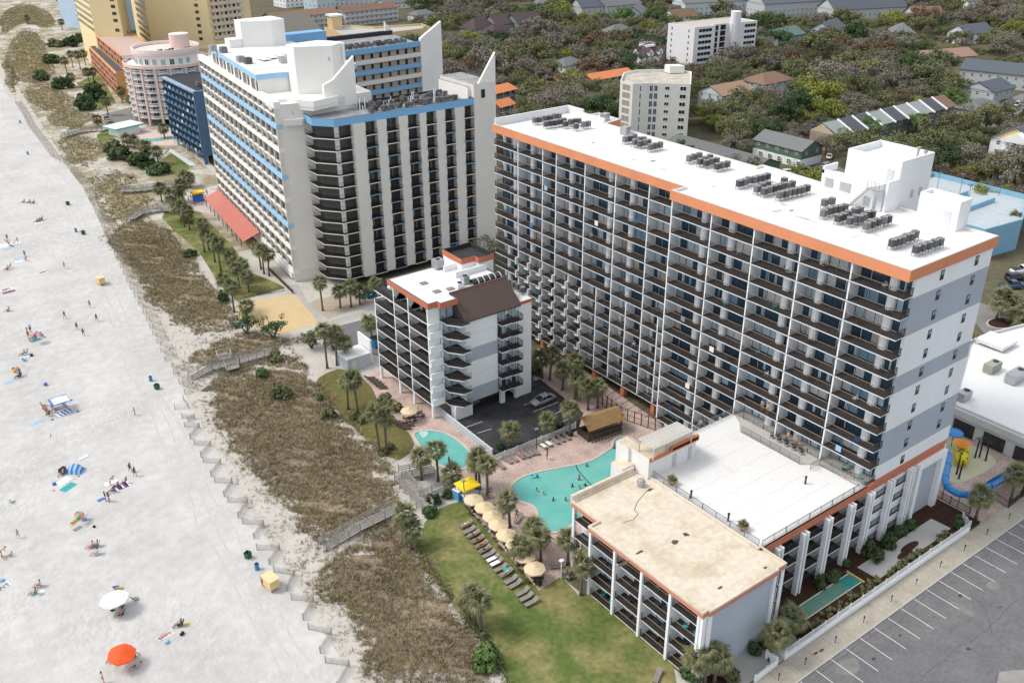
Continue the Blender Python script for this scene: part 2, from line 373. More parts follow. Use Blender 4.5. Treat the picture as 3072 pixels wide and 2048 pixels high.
def pool(name,pts,label):
    p=smooth_poly(pts,2)
    if area(p)<0:p=p[::-1]
    o=sheet(name,p,.050,water_m)
    q=ring(p,.38);n=len(p);b=MB()
    for i in range(n):
        j=(i+1)%n
        a0,a1,b0,b1=p[i],p[j],q[i],q[j]
        b.quad((a0.x,a0.y,.14),(b0.x,b0.y,.14),(b1.x,b1.y,.14),(a1.x,a1.y,.14))
        b.quad((a0.x,a0.y,.05),(a0.x,a0.y,.14),(a1.x,a1.y,.14),(a1.x,a1.y,.05))
        b.quad((b0.x,b0.y,.0),(b1.x,b1.y,.0),(b1.x,b1.y,.14),(b0.x,b0.y,.14))
    b.build('coping',coping_m,o)
    return o
pool('pool_water',[c6(*p) for p in POOL2],'')
_p1=pool('small_pool_water',[at(*p) for p in POOL1],'')
for r_,z_ in ((1.3,.058),(.9,.075),(.5,.095)):
    p=at(1254,1302);put('pool_step',MB().prism([(p.x+.25+r_*math.cos(a),p.y-.1+r_*math.sin(a)) for a in np.linspace(-PI*.55,PI*.35,12)]+[(p.x+.2,p.y)],.03,z_).mesh('pool_step',M('pale_pool_step',(.42,.62,.60),.3)),_p1)

# street on the right: asphalt, kerb, sidewalk, parking lines
sheet('street',[(40,-60),(400,-60),(400,42.0),(40,42.0)],.020,asph)
kb=MB().box(40,400,42.0,42.18,0,.15).build('kerb',CONC,kind='structure')
sheet('sidewalk',[(40,42.18),(400,42.18),(400,44.95),(40,44.95)],.14,walk_m)
jm=M('joint_line',(.17,.155,.13),.9)
_st=[o for o in bpy.data.objects if o.name=='street'][0];_sw=[o for o in bpy.data.objects if o.name=='sidewalk'][0]
_lm=MB().box(-.045,.045,0,4.25,.024,.028).mesh('parking_line',white_paint)
for k in range(-6,34):
    x=75.62+k*2.726
    put('parking_line',_lm,_st,(x,37.75,0))
_jm=MB().box(-.02,.02,42.2,44.9,.141,.144).mesh('sidewalk_joint',jm)
for k in range(0,40):put('sidewalk_joint',_jm,_sw,(50+k*3.05,0,0))
_pm=M('asphalt_patch',(.20,.195,.185),.9,.2,.8);
for i,(px_,py_,w,h) in enumerate(((2886,1826,1.2,3.2),(2980,1755,2.2,1.4),(2545,2000,3.4,2))):
    p=at(px_,py_);pts=[(p.x+w/2*math.cos(a)*(1+.2*math.sin(3*a)),p.y+h/2*math.sin(a)) for a in np.linspace(0,2*PI,14)[:-1]]
    put('asphalt_patch',MB().prism(pts,.020,.0235).mesh('asphalt_patch',_pm),_st)
# kerbed island at the bottom right corner
_is=smooth_poly([at(*p) for p in ((2985,2020),(3030,2012),(3090,2010),(3150,2060),(3150,2200),(3000,2200))],1)
MB().prism([(p.x,p.y) for p in _is],0,.16).build('kerbed_island',M('old_kerb_concrete',(.27,.26,.25),.9,.15,.6),kind='structure')
oil=M('oil_spot',(.05,.05,.052),.7,.3,2);crkm=M('crack_filler',(.055,.055,.058),.8,.2,2)
for px_,py_,w in ((2880,1786,.8),(2700,1905,.5),(2985,1700,.4),(2800,1850,.3),(2620,1975,.6),(3000,1820,.5),(2905,1945,.7)):
    p=at(px_,py_);put('oil_stain',MB().prism([(p.x+w*.5*math.cos(a)*random.uniform(.6,1.2),p.y+w*.35*math.sin(a)*random.uniform(.6,1.2)) for a in np.linspace(0,2*PI,13)[:-1]],.020,.0225).mesh('oil_stain',oil),_st)
for pl in (((2440,2040),(2560,1940),(2700,1860),(2830,1740),(2990,1650)),((2760,2040),(2850,1960),(2960,1890),(3072,1780)),((2900,1760),(2960,1830),(2975,1900),(3040,1960))):
    pts=[]
    for a,c in zip(pl,pl[1:]):
        a,c=at(*a,.0215),at(*c,.0215)
        for j in range(6):q=a.lerp(c,j/6);pts.append(q+Vector((random.uniform(-.18,.18),random.uniform(-.18,.18),0)))
    b=MB()
    for a,c in zip(pts,pts[1:]):n_=Vector((-(c-a).y,(c-a).x,0)).normalized()*.022;b.quad(a-n_,a+n_,c+n_,c-n_)
    b.build('asphalt_crack',crkm,_st)

# courtyard between wing and street
sheet('courtyard',[(60,45.2),(113,45.2),(113,52.4),(73,52.4),(73,49),(60,49)],.024,mulch)
sheet('concrete_pad',[(91.4,49.7),(108.2,49.7),(108.4,46.9),(106.5,46.7),(91.6,46.7)],.034,CONC)
put('oval_planter_hole',MB().prism([(100.4+1.9*math.cos(a),48.0+.55*math.sin(a)) for a in np.linspace(0,2*PI,20)[:-1]],.034,.05).mesh('oval_planter_hole',mulch),kind='structure')
put('oval_planter_hole',MB().prism([(98.6+1.6*math.cos(a),47.5+.5*math.sin(a)) for a in np.linspace(0,2*PI,20)[:-1]],.034,.052).mesh('oval_planter_hole',mulch),kind='structure')
green_t=M('green_court_turf',(.10,.235,.17),.9,.12,.8,col2=(.14,.25,.20));green_w=M('teal_court_turf',(.035,.24,.22),.9,.12,1)
sheet('shuffleboard_court',[(77.8,47.75),(89.5,47.75),(89.5,49.6),(77.8,49.6)],.034,green_t)
sheet('shuffleboard_court_end',[(87.2,47.75),(89.5,47.75),(89.5,49.6),(87.2,49.6)],.038,green_w)
sheet('shuffleboard_court_end',[(75.6,47.3),(77.8,47.75),(77.8,49.6),(75.6,49.6)],.038,green_w)
for y in (47.68,49.62):MB().box(75.6,89.5,y-.05,y+.05,0,.1).build('court_edging',white_paint,kind='structure')
ycurb=M('yellow_court_kerb',(.52,.38,.10),.8)
MB().box(89.5,89.8,47.4,50.0,0,.14).build('court_end_kerb',ycurb,kind='structure')
sheet('walkway',[(60,45.2),(75,45.2),(75,47.0),(71,47.2),(70.5,48.8),(66,48.8),(66,46.8),(60,46.6)],.030,path_m)

# inland streets and car parks
def strip(name,pts,w,z,mat):
    p=[Vector(q) for q in pts];L_,R_=[],[]
    for i in range(len(p)):
        t=(p[min(i+1,len(p)-1)]-p[max(i-1,0)]).normalized();nn=Vector((-t.y,t.x,0))*(w/2)
        L_.append(p[i]+nn);R_.append(p[i]-nn)
    return sheet(name,L_+R_[::-1],z,mat)
asph_far=M('faded_asphalt',(.20,.19,.185),.9,.12,.2)
strip('road',[(150,-60,0),(148,60,0),(150,150,0),(158,300,0),(180,480,0),(220,700,0)],14,.012,asph_far)
sheet('car_park',[at(*p) for p in ((2380,545),(2470,480),(2560,520),(2620,560),(2560,640),(2440,590))],.016,asph_far)
sheet('lane',[at(*p) for p in ((2640,560),(2760,560),(3000,380),(3072,330),(3072,280),(2900,340))],.016,asph_far)
# ================================================================ the orange-trimmed resort
# ---- shared balcony pieces -------------------------------------------------
_RAIL={}
def rail_mesh(L,h=1.05,tan=False,sp=.13,axis='y',mat=None):
    key=(round(L,2),h,tan,axis,sp,mat.name if mat else '')
    if key in _RAIL:return _RAIL[key]
    b=MB();mt=[mat or BRONZE,TAN]
    def bx(u0,u1,v0,v1,z0,z1,m=0):
        if axis=='y':b.box(v0,v1,u0,u1,z0,z1,m)
        else:b.box(u0,u1,v0,v1,z0,z1,m)
    bx(0,L,-.035,.035,h-.05,h,1 if tan else 0)
    bx(0,L,-.02,.02,.08,.12)
    n=max(1,int(L/1.5))
    for i in range(n+1):
        u=min(L-.05,max(0,i*L/n-.025));bx(u,u+.05,-.025,.025,0,h-.05)
    k=int(L/sp)
    for i in range(1,k):
        u=i*L/k
        o=len(b.v);w=.011
        p=[(u-w,-w),(u+w,-w),(u+w,w),(u-w,w)]
        vs=[((q[1],q[0],z) if axis=='y' else (q[0],q[1],z)) for z in (.12,h-.05) for q in p]
        b.add(vs,((0,1,5,4),(1,2,6,5),(2,3,7,6),(3,0,4,7)))
    _RAIL[key]=b.mesh('railing',mt);return _RAIL[key]
_DOOR={}
def door_mesh(L,h,v,axis='y',sgn=1):
    """glazed balcony door seen from outside: frame, panes, curtain; v picks how the curtain hangs. Faces -x (axis y) or -y (axis x)"""
    key=(round(L,2),round(h,2),v,axis)
    if key in _DOOR:return _DOOR[key]
    b=MB()
    def bx(u0,u1,d0,d1,z0,z1,m):
        if axis=='y':b.box(d0,d1,u0,u1,z0,z1,m)
        else:b.box(u0,u1,d0,d1,z0,z1,m)
    fr=.06
    bx(0,L,.0,.05,0,fr,0);bx(0,L,.0,.05,h-fr,h,0)
    n=2 if L>1.3 else 1
    for i in range(n+1):
        u=i*(L-fr)/n;bx(u,u+fr,.0,.05,fr,h-fr,0)
    for i in range(n):
        u0=i*(L-fr)/n+fr;u1=(i+1)*(L-fr)/n
        bx(u0,u1,.03,.04,fr,h-fr,1)
        c=(v >> i) & 1
        if c or v==4:
            w=(u1-u0)*(1 if c else .35)
            k=max(2,int(w/.16))
            for j in range(k):
                a=u0+j*w/k;e=u0+(j+.78)*w/k
                bx(a,e,.015,.028,fr+.02,h-fr,2)
    _DOOR[key]=b.mesh('sliding_door',[DARK,GLASSB,CURT]);return _DOOR[key]

CURT2,CURT3,CURT4=M('white_sheer',(.66,.68,.69),.9,.15,9,stretch=(4,4,.2)),M('steel_blue_curtain',(.22,.36,.48),.9,.25,9,stretch=(4,4,.2)),M('beige_curtain',(.52,.47,.40),.9,.2,9,stretch=(4,4,.2))
FH=2.59
T=thing('hotel_tower','tall white balcony tower with orange roof trim and white flat roof','hotel',(103,94,0))
ZT=35.95
ZROOF=ZT+FH+.02
# outer wall bands: white and grey stripes on the street end and the back, plain behind the balconies
XBL=98.75
XB,XE,YS,YN,YJ=96.15,112.4,52.0,135.8,89.1
bandz=[0,9.35,10.35,12.5,17.5,22.9,25.3,30.7,35.65,ZROOF]
bandc=[0,None,0,1,0,1,0,1,0]
end=MB()
for i in range(len(bandc)):
    if bandc[i] is None:continue
    end.box(95.85,XE,YS,YS+.35,bandz[i],bandz[i+1],bandc[i])
end.build('end_wall',[WHITE,GREY],T)
core=MB().box(XB,XE-.01,YS+.36,YJ,0,ZROOF-.01)
core.box(XBL,XE+.4,YJ+.01,YN,2.2,ZROOF-.011)
core.build('wall',WHITE,T)
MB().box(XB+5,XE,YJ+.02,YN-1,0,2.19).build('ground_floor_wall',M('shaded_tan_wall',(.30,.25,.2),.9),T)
# end windows
for k in range(11):
    zc=37.26-k*FH
    for x in (101.05,108.6):
        if k==10 and x>105:continue
        z=zc+(0 if x<105 else 0.0)
        b=MB().box(x-.05,x+.75,YS-.02,YS+.02,z-.72,z+.55,1);b.box(x+.03,x+.67,YS-.035,YS-.022,z-.64,z+.47,0)
        b.box(x+.05,x+.62,YS-.05,YS-.038,z-.05,z+.45,2)
        b.build('window',[GLASS,DARK,M('grey_blind',(.30,.31,.32),.8)],T)
# recessed frame on the lower right of the street end
fr=MB().box(105.0,105.75,51.2,52,0,9.2).box(110.6,111.6,51.2,52,0,9.2).box(105.75,110.6,51.2,52,8.3,9.2)
fr.build('end_frame',WHITE,T)
MB().box(105.75,110.6,51.85,51.99,0,8.3).build('end_panel',GREY,T)
# roof with orange fascia
rf=[(93.9,YS-.25),(XE+.3,YS-.25),(XE+.3,56),(114.3,86),(114.3,90),(112.9,90),(112.9,124),(117,124.9),(117.4,131.3),(113.5,131.3),(114.3,134.5),(114.3,136.6),(96.5,136.3),(96.55,YJ+.35),(93.9,YJ+.35)]
rfi=ring([Vector((*p,0)) for p in rf],-.02)
MB().prism([(p.x,p.y) for p in rfi],ZROOF,39.25).build('roof',ROOFW,T)
pr=MB();fa=MB();n=len(rf)
inn=ring([Vector((*p,0)) for p in rf],-.38)
for i in range(n):
    a,b_,c,d=rf[i],rf[(i+1)%n],inn[(i+1)%n],inn[i]
    pr.add([(a[0],a[1],39.62),(b_[0],b_[1],39.62),(c.x,c.y,39.62),(d.x,d.y,39.62),(d.x,d.y,39.25),(c.x,c.y,39.25)],((0,1,2,3),(3,2,5,4)),0)
    fa.quad((a[0],a[1],38.2),(b_[0],b_[1],38.2),(b_[0],b_[1],39.62),(a[0],a[1],39.62))
pr.build('parapet',ROOFW,T)
fa.build('fascia',[ORANGE],T)
seam=M('membrane_seam',(.585,.585,.585),.6,.1,1)
for j in range(27):
    y=54.5+j*3.05;x0=94.5 if y<88.8 else 97.2;MB().box(x0,112.0,y-.05,y+.05,39.2505,39.2525).build('roof_seam',seam,T)
tr=MB()
for i in range(n):
    a,b_=Vector((*rf[i],0)),Vector((*rf[(i+1)%n],0));t=(b_-a);
    tr.add([(a.x,a.y,39.621),(b_.x,b_.y,39.621),(b_.x+(inn[(i+1)%n].x-b_.x)*.35,b_.y+(inn[(i+1)%n].y-b_.y)*.35,39.64),(a.x+(inn[i].x-a.x)*.35,a.y+(inn[i].y-a.y)*.35,39.64)],((0,1,2,3),))
tr.build('parapet_cap',M('grey_coping',(.36,.36,.37),.6),T)
# closed parapet wall standing higher on the far and inland sides
MB().box(96.9,114.0,135.9,136.2,39.25,40.6).box(113.6,114.0,131.6,135.9,39.25,40.6).box(112.6,112.9,124.5,131,39.25,40.4).build('high_parapet',ROOFW,T)

DIV_R=[52.0,59.3,66.75,74.2,81.62,89.1]
DIV_LU=[89.1,96.5,103.9,111.2,118.55,122.2,129.2,136.2]
DIV_LL=[89.1,92.9,96.5,100.2,103.85,107.5,111.2,114.85,118.5,122.1,125.6,129.2,136.2]
def slab(x0,x1,y0,y1,z,name='balcony_slab'):
    MB().box(x0,x1,y0,y1,z-.15,z,0,1).build(name,[SLABW,BROWNF],T)
bal=[]
def balcony(xe,xb,y0,y1,z,k,bay,pv):
    L=y1-y0
    put('railing',rail_mesh(L-.2,tan=True),T,(xe+.06,y0+.1,z),world=True)
    if L>5:
        lay=[(y0+.12,'d',1.75),(y0+1.9,'p',1.0),(y0+2.92,'d',2.7),(y0+5.75,'d',1.3)]
        if bay%2:lay=[(y0+y1-u-w,t_,w) for u,t_,w in lay]
    else:
        lay=[(y0+.15,'d',2.3),(y0+2.55,'p3',.7)] if bay%2 else [(y1-2.45,'d',2.3),(y1-3.1,'p3',.7)]
    for u,t_,w in lay:
        if t_=='d':
            o=put('sliding_door',door_mesh(w,2.15,random.choice((1,2,3,3,4,0,0))),T,(xb-.07,u,z+.03),world=True);cm=random.choice((CURT,CURT,CURT2,CURT3,CURT4))
            if cm is not CURT:o.material_slots[2].link='OBJECT';o.material_slots[2].material=cm
        elif t_=='p':put('pier',PIER,T,(xb,u,z+.01),world=True)
        elif t_=='p3':put('pier',PIER3,T,(xb,u,z+.01),world=True)
    bal.append((xe,xb,y0,y1,z,k,bay,pv))
PIER=MB().prism([(0,0),(0,1.0),(-.6,1.0),(-.8,.75),(-.8,.25),(-.6,0)],0,FH-.22).mesh('pier',WHITE)
PIER3=MB().box(-.25,0,0,.5,0,FH-.22).mesh('pier',WHITE)
# right-hand part: full height, from floor 1 above the terrace
for k in range(14):
    z=ZT-k*FH
    low=z<10.6
    slab(94.0,XB-.04,DIV_R[3]+.16 if low and z<9.6 else YS+.02,YJ-.16,z) if z>1.5 else None
    if z <= 1.5:continue
    for i in range(5):
        if z<9.6 and i<3:continue
        balcony(94.0,XB,DIV_R[i]+.1,DIV_R[i+1]-.1,z,k,i,'r')
    if z>10.6:put('side_railing',rail_mesh(1.75,axis='x'),T,(94.05,YS+.1,z),world=True)
for i,y in enumerate(DIV_R):
    if i==0:continue
    z0=10.2 if i<3 else (1.2 if i>3 else 1.2)
    MB().box(94.12,XB+(XBL-XB-.01 if i==5 else .05),y-.1,y+.1,z0,ZROOF).build('divider_wall',WHITE,T)
# left-hand part set back, narrower flats below
XLE=96.75
for k in range(14):
    z=ZT-k*FH
    slab(XLE,XBL-.04,YJ+.16,136.3,z)
    D=DIV_LU if k<8 else DIV_LL
    for i in range(len(D)-1):
        balcony(XLE,XBL,D[i]+.1,D[i+1]-.1,z,k,i,'l')
    put('side_railing',rail_mesh(1.85,axis='x'),T,(XLE+.1,136.2,z),world=True)
zsw=ZT-7*FH-.2
for y in DIV_LU[1:-1]:MB().box(XLE+.1,XBL+.05,y-.1,y+.1,zsw,ZROOF).build('divider_wall',WHITE,T)
for y in DIV_LL[1:-1]:MB().box(XLE+.1,XBL+.05,y-.1,y+.1,2.1,zsw-.01).build('divider_wall',WHITE,T)
# stepped privacy walls between the small lower balconies
for k in range(8,14):
    z=ZT-k*FH
    for j,y in enumerate(DIV_LL[6:-1]):
        MB().box(XLE-.55,XLE+.1,y-.1,y+.1,z-.2,z+1.15).build('privacy_wall',WHITE,T)
        if j%1==0 and j<5:MB().box(XLE-.55,XLE-.42,y+.11,y+1.0,z-.2,z-.02).build('balcony_lip',WHITE,T)
# pillars under the raised part
for y in (92.9,100.2,107.5,114.85,122.1,129.2):
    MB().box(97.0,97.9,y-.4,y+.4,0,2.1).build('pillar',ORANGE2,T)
# ---- roof houses
def roofbox(name,x0,x1,y0,y1,z0,z1,parent,par=.45,mat=WHITE,top=ROOFW):
    w=.25
    MB().box(x0,x1,y0,y1,z0,z1-par,0,1).build(name,[mat,top],parent)
    MB().box(x0,x0+w,y0,y1,z1-par,z1).box(x1-w,x1,y0,y1,z1-par,z1).box(x0+w,x1-w,y0,y0+w,z1-par,z1).box(x0+w,x1-w,y1-w,y1,z1-par,z1).build('roof_parapet',mat,parent)
RW=M('roof_house_white',(.80,.81,.82),.8,.04,.4)
roofbox('stair_house',112.3,119.8,66.0,74.3,30,45.75,T,.9,RW)
MB().box(110,112.29,67.9,76.3,39.25,42.3,0,1).box(110,112.29,66.0,66.3,39.25,43.4).box(110,110.25,68,76.3,42.3,42.8).box(110,113,76.0,76.3,42.3,43.3).build('plant_room',[RW,ROOFW],T)
MB().box(112.2,112.29,67.0,67.9,42.3,44.4).build('roof_door',M('grey_door',(.62,.64,.66),.6),T)
MB().box(109.93,109.99,66.5,67.3,39.3,41.4).build('roof_door',MATS['grey_door'],T)
louv=M('louvre_grey',(.50,.51,.52),.6,.1,4)
for y0,y1,z0 in ((71.5,73.2,40.6),(74.3,75.6,40.6),(68.3,69.3,39.5)):
    b=MB()
    for j in range(6):b.box(109.9,109.99,y0,y1,z0+j*.22,z0+j*.22+.13)
    b.build('louvre',louv,T)
for j in range(2):
    b=MB().box(115.6+j*2,116.2+j*2,65.9,65.99,40.2,41.3);b.build('vent_grille',louv,T)
st=MB()
for j in range(9):st.box(108.6,109.9,68.3+j*.28,68.3+j*.28+.26,39.3+(8-j)*.33,39.36+(8-j)*.33)
st.build('roof_stair',STEEL,T)
MB().box(108.6,110,66.4,68.3,42.2,42.3).build('stair_landing',STEEL,T)
put('stair_railing',rail_mesh(1.8,mat=STEEL,sp=.6),T,(108.65,66.45,42.3),world=True)
roofbox('lift_house',110.6,113.2,56.3,61.8,38.5,43.1,T,.5,RW)
MB().box(110.55,110.6,57.2,58.3,39.3,41.6).build('roof_door',MATS['grey_door'],T)
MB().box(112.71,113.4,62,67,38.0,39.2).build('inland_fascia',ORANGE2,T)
for x,y,h in ((118.0,67.4,1.5),(118.5,66.6,1.1)):
    b=MB().lathe([(.16,0),(.16,h*.75),(.30,h*.78),(.30,h*.95),(.12,h)],10,(x,y,45.0));b.build('flue_pipe',STEEL,T,smooth=False)
# ================================================================ four-storey front wing and its white roof terrace
BEIGE=M('stained_beige_roof',(.62,.55,.45),.85,.12,.2,.4,6,col2=(.42,.34,.23),lo=.48,hi=.76,detail=8)
STAIN=M('dark_roof_stain',(.09,.07,.045),.9,.5,3)
WG=thing('hotel_wing','four-storey grey and white wing with stained beige flat roof and orange trim','hotel',(67,60,0))
WY=[66.6,62.3,57.8,53.3,48.95]
ZL=[0.12,2.6,5.2,7.85]
GREYL=M('pale_grey_blue_stucco',(.43,.48,.53),.85,.06,.3,.3,12)
MB().box(62.4,73.2,48.9,66.8,0,9.6).box(63.6,73.2,66.81,71.6,0,9.61).build('wall',WHITE,WG)
MB().box(61.9,71.9,48.62,48.88,0,9.62).build('end_wall',GREYL,WG)
boxes('corner_pier',[(60.6,61.2,48.52,49.2,0,9.59),(61.33,61.88,48.35,48.9,0,9.59),(71.92,72.36,48.35,48.9,0,9.59),(73.3,73.85,48.5,49.3,0,9.59)],WHITE,WG)
# roof, parapet and trim
rw=[(60.45,48.5),(61.3,48.5),(61.3,48.25),(72.4,48.25),(72.4,48.45),(74.0,48.45),(74.0,52.3),(73.5,52.3),(73.5,71.9),(62.0,71.9),(62.0,66.95),(60.45,66.95)]
MB().prism([(p.x,p.y) for p in ring([Vector((*p,0)) for p in rw],-.02)],9.62,10.12).build('roof',BEIGE,WG)
inn=ring([Vector((*p,0)) for p in rw],-.25);pb=MB();tb=MB()
for i in range(len(rw)):
    a,b_,c,d=rw[i],rw[(i+1)%len(rw)],inn[(i+1)%len(rw)],inn[i]
    pb.add([(a[0],a[1],10.38),(b_[0],b_[1],10.38),(c.x,c.y,10.38),(d.x,d.y,10.38),(d.x,d.y,10.12),(c.x,c.y,10.12),(a[0],a[1],10.12),(b_[0],b_[1],10.12)],((0,1,2,3),(3,2,5,4),(6,7,1,0)))
    tb.quad((a[0],a[1],9.6),(b_[0],b_[1],9.6),(b_[0],b_[1],10.12),(a[0],a[1],10.12))
pb.build('parapet',BEIGE,WG);tb.build('trim',M('salmon_trim',(.56,.23,.16),.75,.08,.5),WG)
MB().box(62.2,72.6,71.9,72.3,9.6,11.0).build('pool_side_parapet',BEIGE,WG)
for px_,py_,w,h in ((2024,1626,1.1,.9),(2058,1602,.9,.8),(1950,1468,1.3,.5),(2160,1762,.9,.4),(1870,1690,2.2,.6),(2296,1702,.6,.35),(1920,1655,1.5,.4)):
    p=at(px_,py_,10.13);pts=[(p.x+w/2*math.cos(a)*random.uniform(.55,1.1),p.y+h/2*math.sin(a)*random.uniform(.6,1.2)) for a in np.linspace(0,2*PI,15)[:-1]]
    MB().prism(pts,10.121,10.126).build('roof_stain',STAIN,WG)
crk=[(1942,1470),(1925,1490),(1912,1505),(1903,1530),(1915,1540),(1900,1558),(1870,1566)]
pp=[at(*q,10.125) for q in crk]
for a,b_ in zip(pp,pp[1:]):MB().tube([a,b_],.04,4).build('roof_crack',STAIN,WG)
# beach-side balconies
wb=[]
for i in range(4):
    y1,y0=WY[i],WY[i+1]
    MB().box(60.5,62.4,y1-.17,y1+.17,0,9.6).build('column',WHITE,WG)
    for k,z in enumerate(ZL):
        MB().box(60.75,62.39,y0+.18,y1-.18,z-.12,z,0,1).build('balcony_slab',[WHITE,BROWNF],WG)
        put('railing',rail_mesh(y1-y0-.4,tan=True),WG,(60.8,y0+.2,z),world=True)
        put('sliding_door',door_mesh(2.4,2.1,random.choice((0,1,2,4))),WG,(62.32,y0+.4+.6*(k%2),z+.02),world=True)
        wb.append((60.8,62.4,y0+.2,y1-.2,z,k,i))
MB().box(60.5,62.4,WY[4]+.0,WY[4]+.3,0,9.6).build('column',WHITE,WG)
MB().box(62.0,62.45,71.3,71.65,0,9.6).build('column',WHITE,WG)
for k,z in enumerate(ZL):
    MB().box(62.1,63.59,66.82,71.3,z-.12,z,0,1).build('balcony_slab',[WHITE,BROWNF],WG)
    put('railing',rail_mesh(4.2,tan=True),WG,(62.15,66.95,z),world=True)
    put('sliding_door',door_mesh(2.4,2.1,k%4),WG,(63.52,67.6,z+.02),world=True)
# stair window strip at the street corner
for k in range(4):
    MB().box(72.55,73.25,48.6,48.66,.6+k*2.35,2.6+k*2.35).box(72.86,72.92,48.55,48.6,.6+k*2.35,2.6+k*2.35,1).build('stair_window',[GLASS,WHITE],WG)

# podium under the white roof, street side with paired columns
PD=thing('hotel_podium','white-roofed podium block with paired white columns facing the street','hotel',(84,62,0))
MB().box(74.2,93.9,54.0,74.0,0,9.6).build('wall',WHITE,PD)
MB().box(74.3,93.8,53.9,53.99,0,9.6).build('dark_back_wall',M('recess_shade_dark',(.05,.05,.055),.3,.3,.8),PD)  # near-black sheet, the shade of the balcony recesses put into its colour
MB().box(73.55,93.9,52.05,74.2,9.62,10.2).build('roof',ROOFW,PD)
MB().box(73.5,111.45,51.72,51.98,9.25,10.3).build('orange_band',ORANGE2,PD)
MB().box(73.5,93.9,51.75,52.04,10.21,10.3).build('roof_edge',ROOFW,PD)
cx=[76.55,81.25,85.85,90.45,94.4,98.8,103.3]
pb=[]
for x in cx:
    for d in (-.36,.30):MB().box(x+d-.15,x+d+.15,51.05,51.7,0,9.38).build('column',WHITE,PD)
    MB().box(x-.12,x+.08,51.71,53.88,0,9.24).build('pier_wall',WHITE,PD)
for i in range(len(cx)):
    x0=cx[i]+.1;x1=(cx[i+1]-.14) if i<6 else 104.9
    for k,z in enumerate((.15,2.55,4.95,7.3)):
        if k:MB().box(x0,x1,51.75,53.88,z-.14,z,0,1).build('balcony_slab',[WHITE,BROWNF],PD)
        put('railing',rail_mesh(x1-x0-.05,axis='x'),PD,(x0+.02,51.8,z),world=True)
        put('sliding_door',door_mesh(2.2,2.05,random.choice((0,0,4,1)),'x'),PD,(x0+.6,53.85 if x1<94 else 53.15,z+.02),world=True)
        pb.append((x0,x1,z,k,i))
MB().box(94.2,105,53.21,53.4,0,9.2).build('recess_wall',GLASS,PD)
for j in range(6):MB().box(74.0,91.0,55.2+j*3.05,55.3+j*3.05,10.2005,10.2025).build('roof_seam',seam,PD)
# roof railings and concrete terrace in front of the tower
rl=M('grey_roof_railing',(.16,.16,.165),.5)
for j in range(4):put('roof_railing',rail_mesh(4.35,.95,mat=rl,sp=.16),PD,(73.85,52.4+j*4.4,10.2),world=True)
for j in range(5):put('roof_railing',rail_mesh(4.3,.95,mat=rl,sp=.16,axis='x'),PD,(74.0+j*4.35,52.1,10.2),world=True)
TERR=[(94.0,52.5),(96.1,52.5),(96.1,73.9),(94.0,73.9),(92.9,72),(91.0,70.2),(91.2,60.2),(93.0,58.6),(93.0,57.0)]
MB().prism(TERR,10.21,10.3).build('terrace_floor',CONC,PD)
for (x,y),(x2,y2) in (((91.1,60.2),(91.1,70.0)),((93.0,52.6),(93.0,58.4))):
    put('terrace_railing',rail_mesh(y2-y,1.0,mat=rl,sp=.16),PD,(x,y,10.3),world=True)
put('terrace_railing',rail_mesh(1.9,1.0,mat=rl,sp=.16,axis='x'),PD,(91.1,58.5,10.3),world=True)
put('terrace_railing',rail_mesh(13.5,1.0,mat=rl,sp=.16,axis='x'),PD,(80.5,74.1,10.2),world=True)
for i in range(3):
    for dy,v in ((.6,1),(3.2,3)):put('sliding_door',door_mesh(2.2,2.1,v),PD,(96.08,DIV_R[i]+dy+.2,10.32),world=True)
# stair house with slatted pergola
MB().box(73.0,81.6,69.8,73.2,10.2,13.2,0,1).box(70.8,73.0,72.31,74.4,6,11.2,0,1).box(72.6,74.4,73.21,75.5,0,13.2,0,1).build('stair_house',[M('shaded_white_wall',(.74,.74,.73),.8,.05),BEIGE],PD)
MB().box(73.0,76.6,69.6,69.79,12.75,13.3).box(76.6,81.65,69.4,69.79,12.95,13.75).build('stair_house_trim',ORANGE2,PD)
MB().box(76.8,81.65,69.4,73.2,13.2,13.55).build('stair_house_parapet',BEIGE,PD)
for x in (77.3,80.2):MB().box(x,x+.7,69.74,69.79,10.2,12.2).build('stair_house_door',M('pale_steel_door',(.50,.51,.53),.6),PD)
for j in range(17):MB().box(73.2+j*.42,73.2+j*.42+.27,69.2,72.2,14.95,15.02).build('pergola_slat',M('weathered_slat',(.50,.49,.47),.8,.15,3),PD)
MB().box(73.2,80.2,71.9,72.05,14.7,14.94).box(73.2,80.2,69.3,69.45,14.7,14.94).box(73.2,73.35,69.3,69.45,13.2,14.7).box(73.2,73.35,71.9,72.05,13.2,14.7).box(80,80.15,69.3,69.45,13.2,14.7).build('pergola_frame',MATS['weathered_slat'],PD)
MB().lathe([(.22,0),(.22,1.1),(.34,1.15),(.34,1.4),(.1,1.5)],10,(76.3,69.3+.6,13.2)).build('flue_pipe',STEEL,PD)
for x,y in ((74.6,57.7),(88.2,57.0),(74.4,63.6)):MB().lathe([(.12,0),(.12,1.0),(.16,1.0),(.16,1.15)],8,(x,y,10.2)).build('vent_pipe',DARK,PD)
MB().lathe([(.45,0),(.45,.5),(.6,.6),(.45,1.0),(.15,1.1)],12,(71.3,69.3,10.12)).build('roof_fan',STEEL,WG)
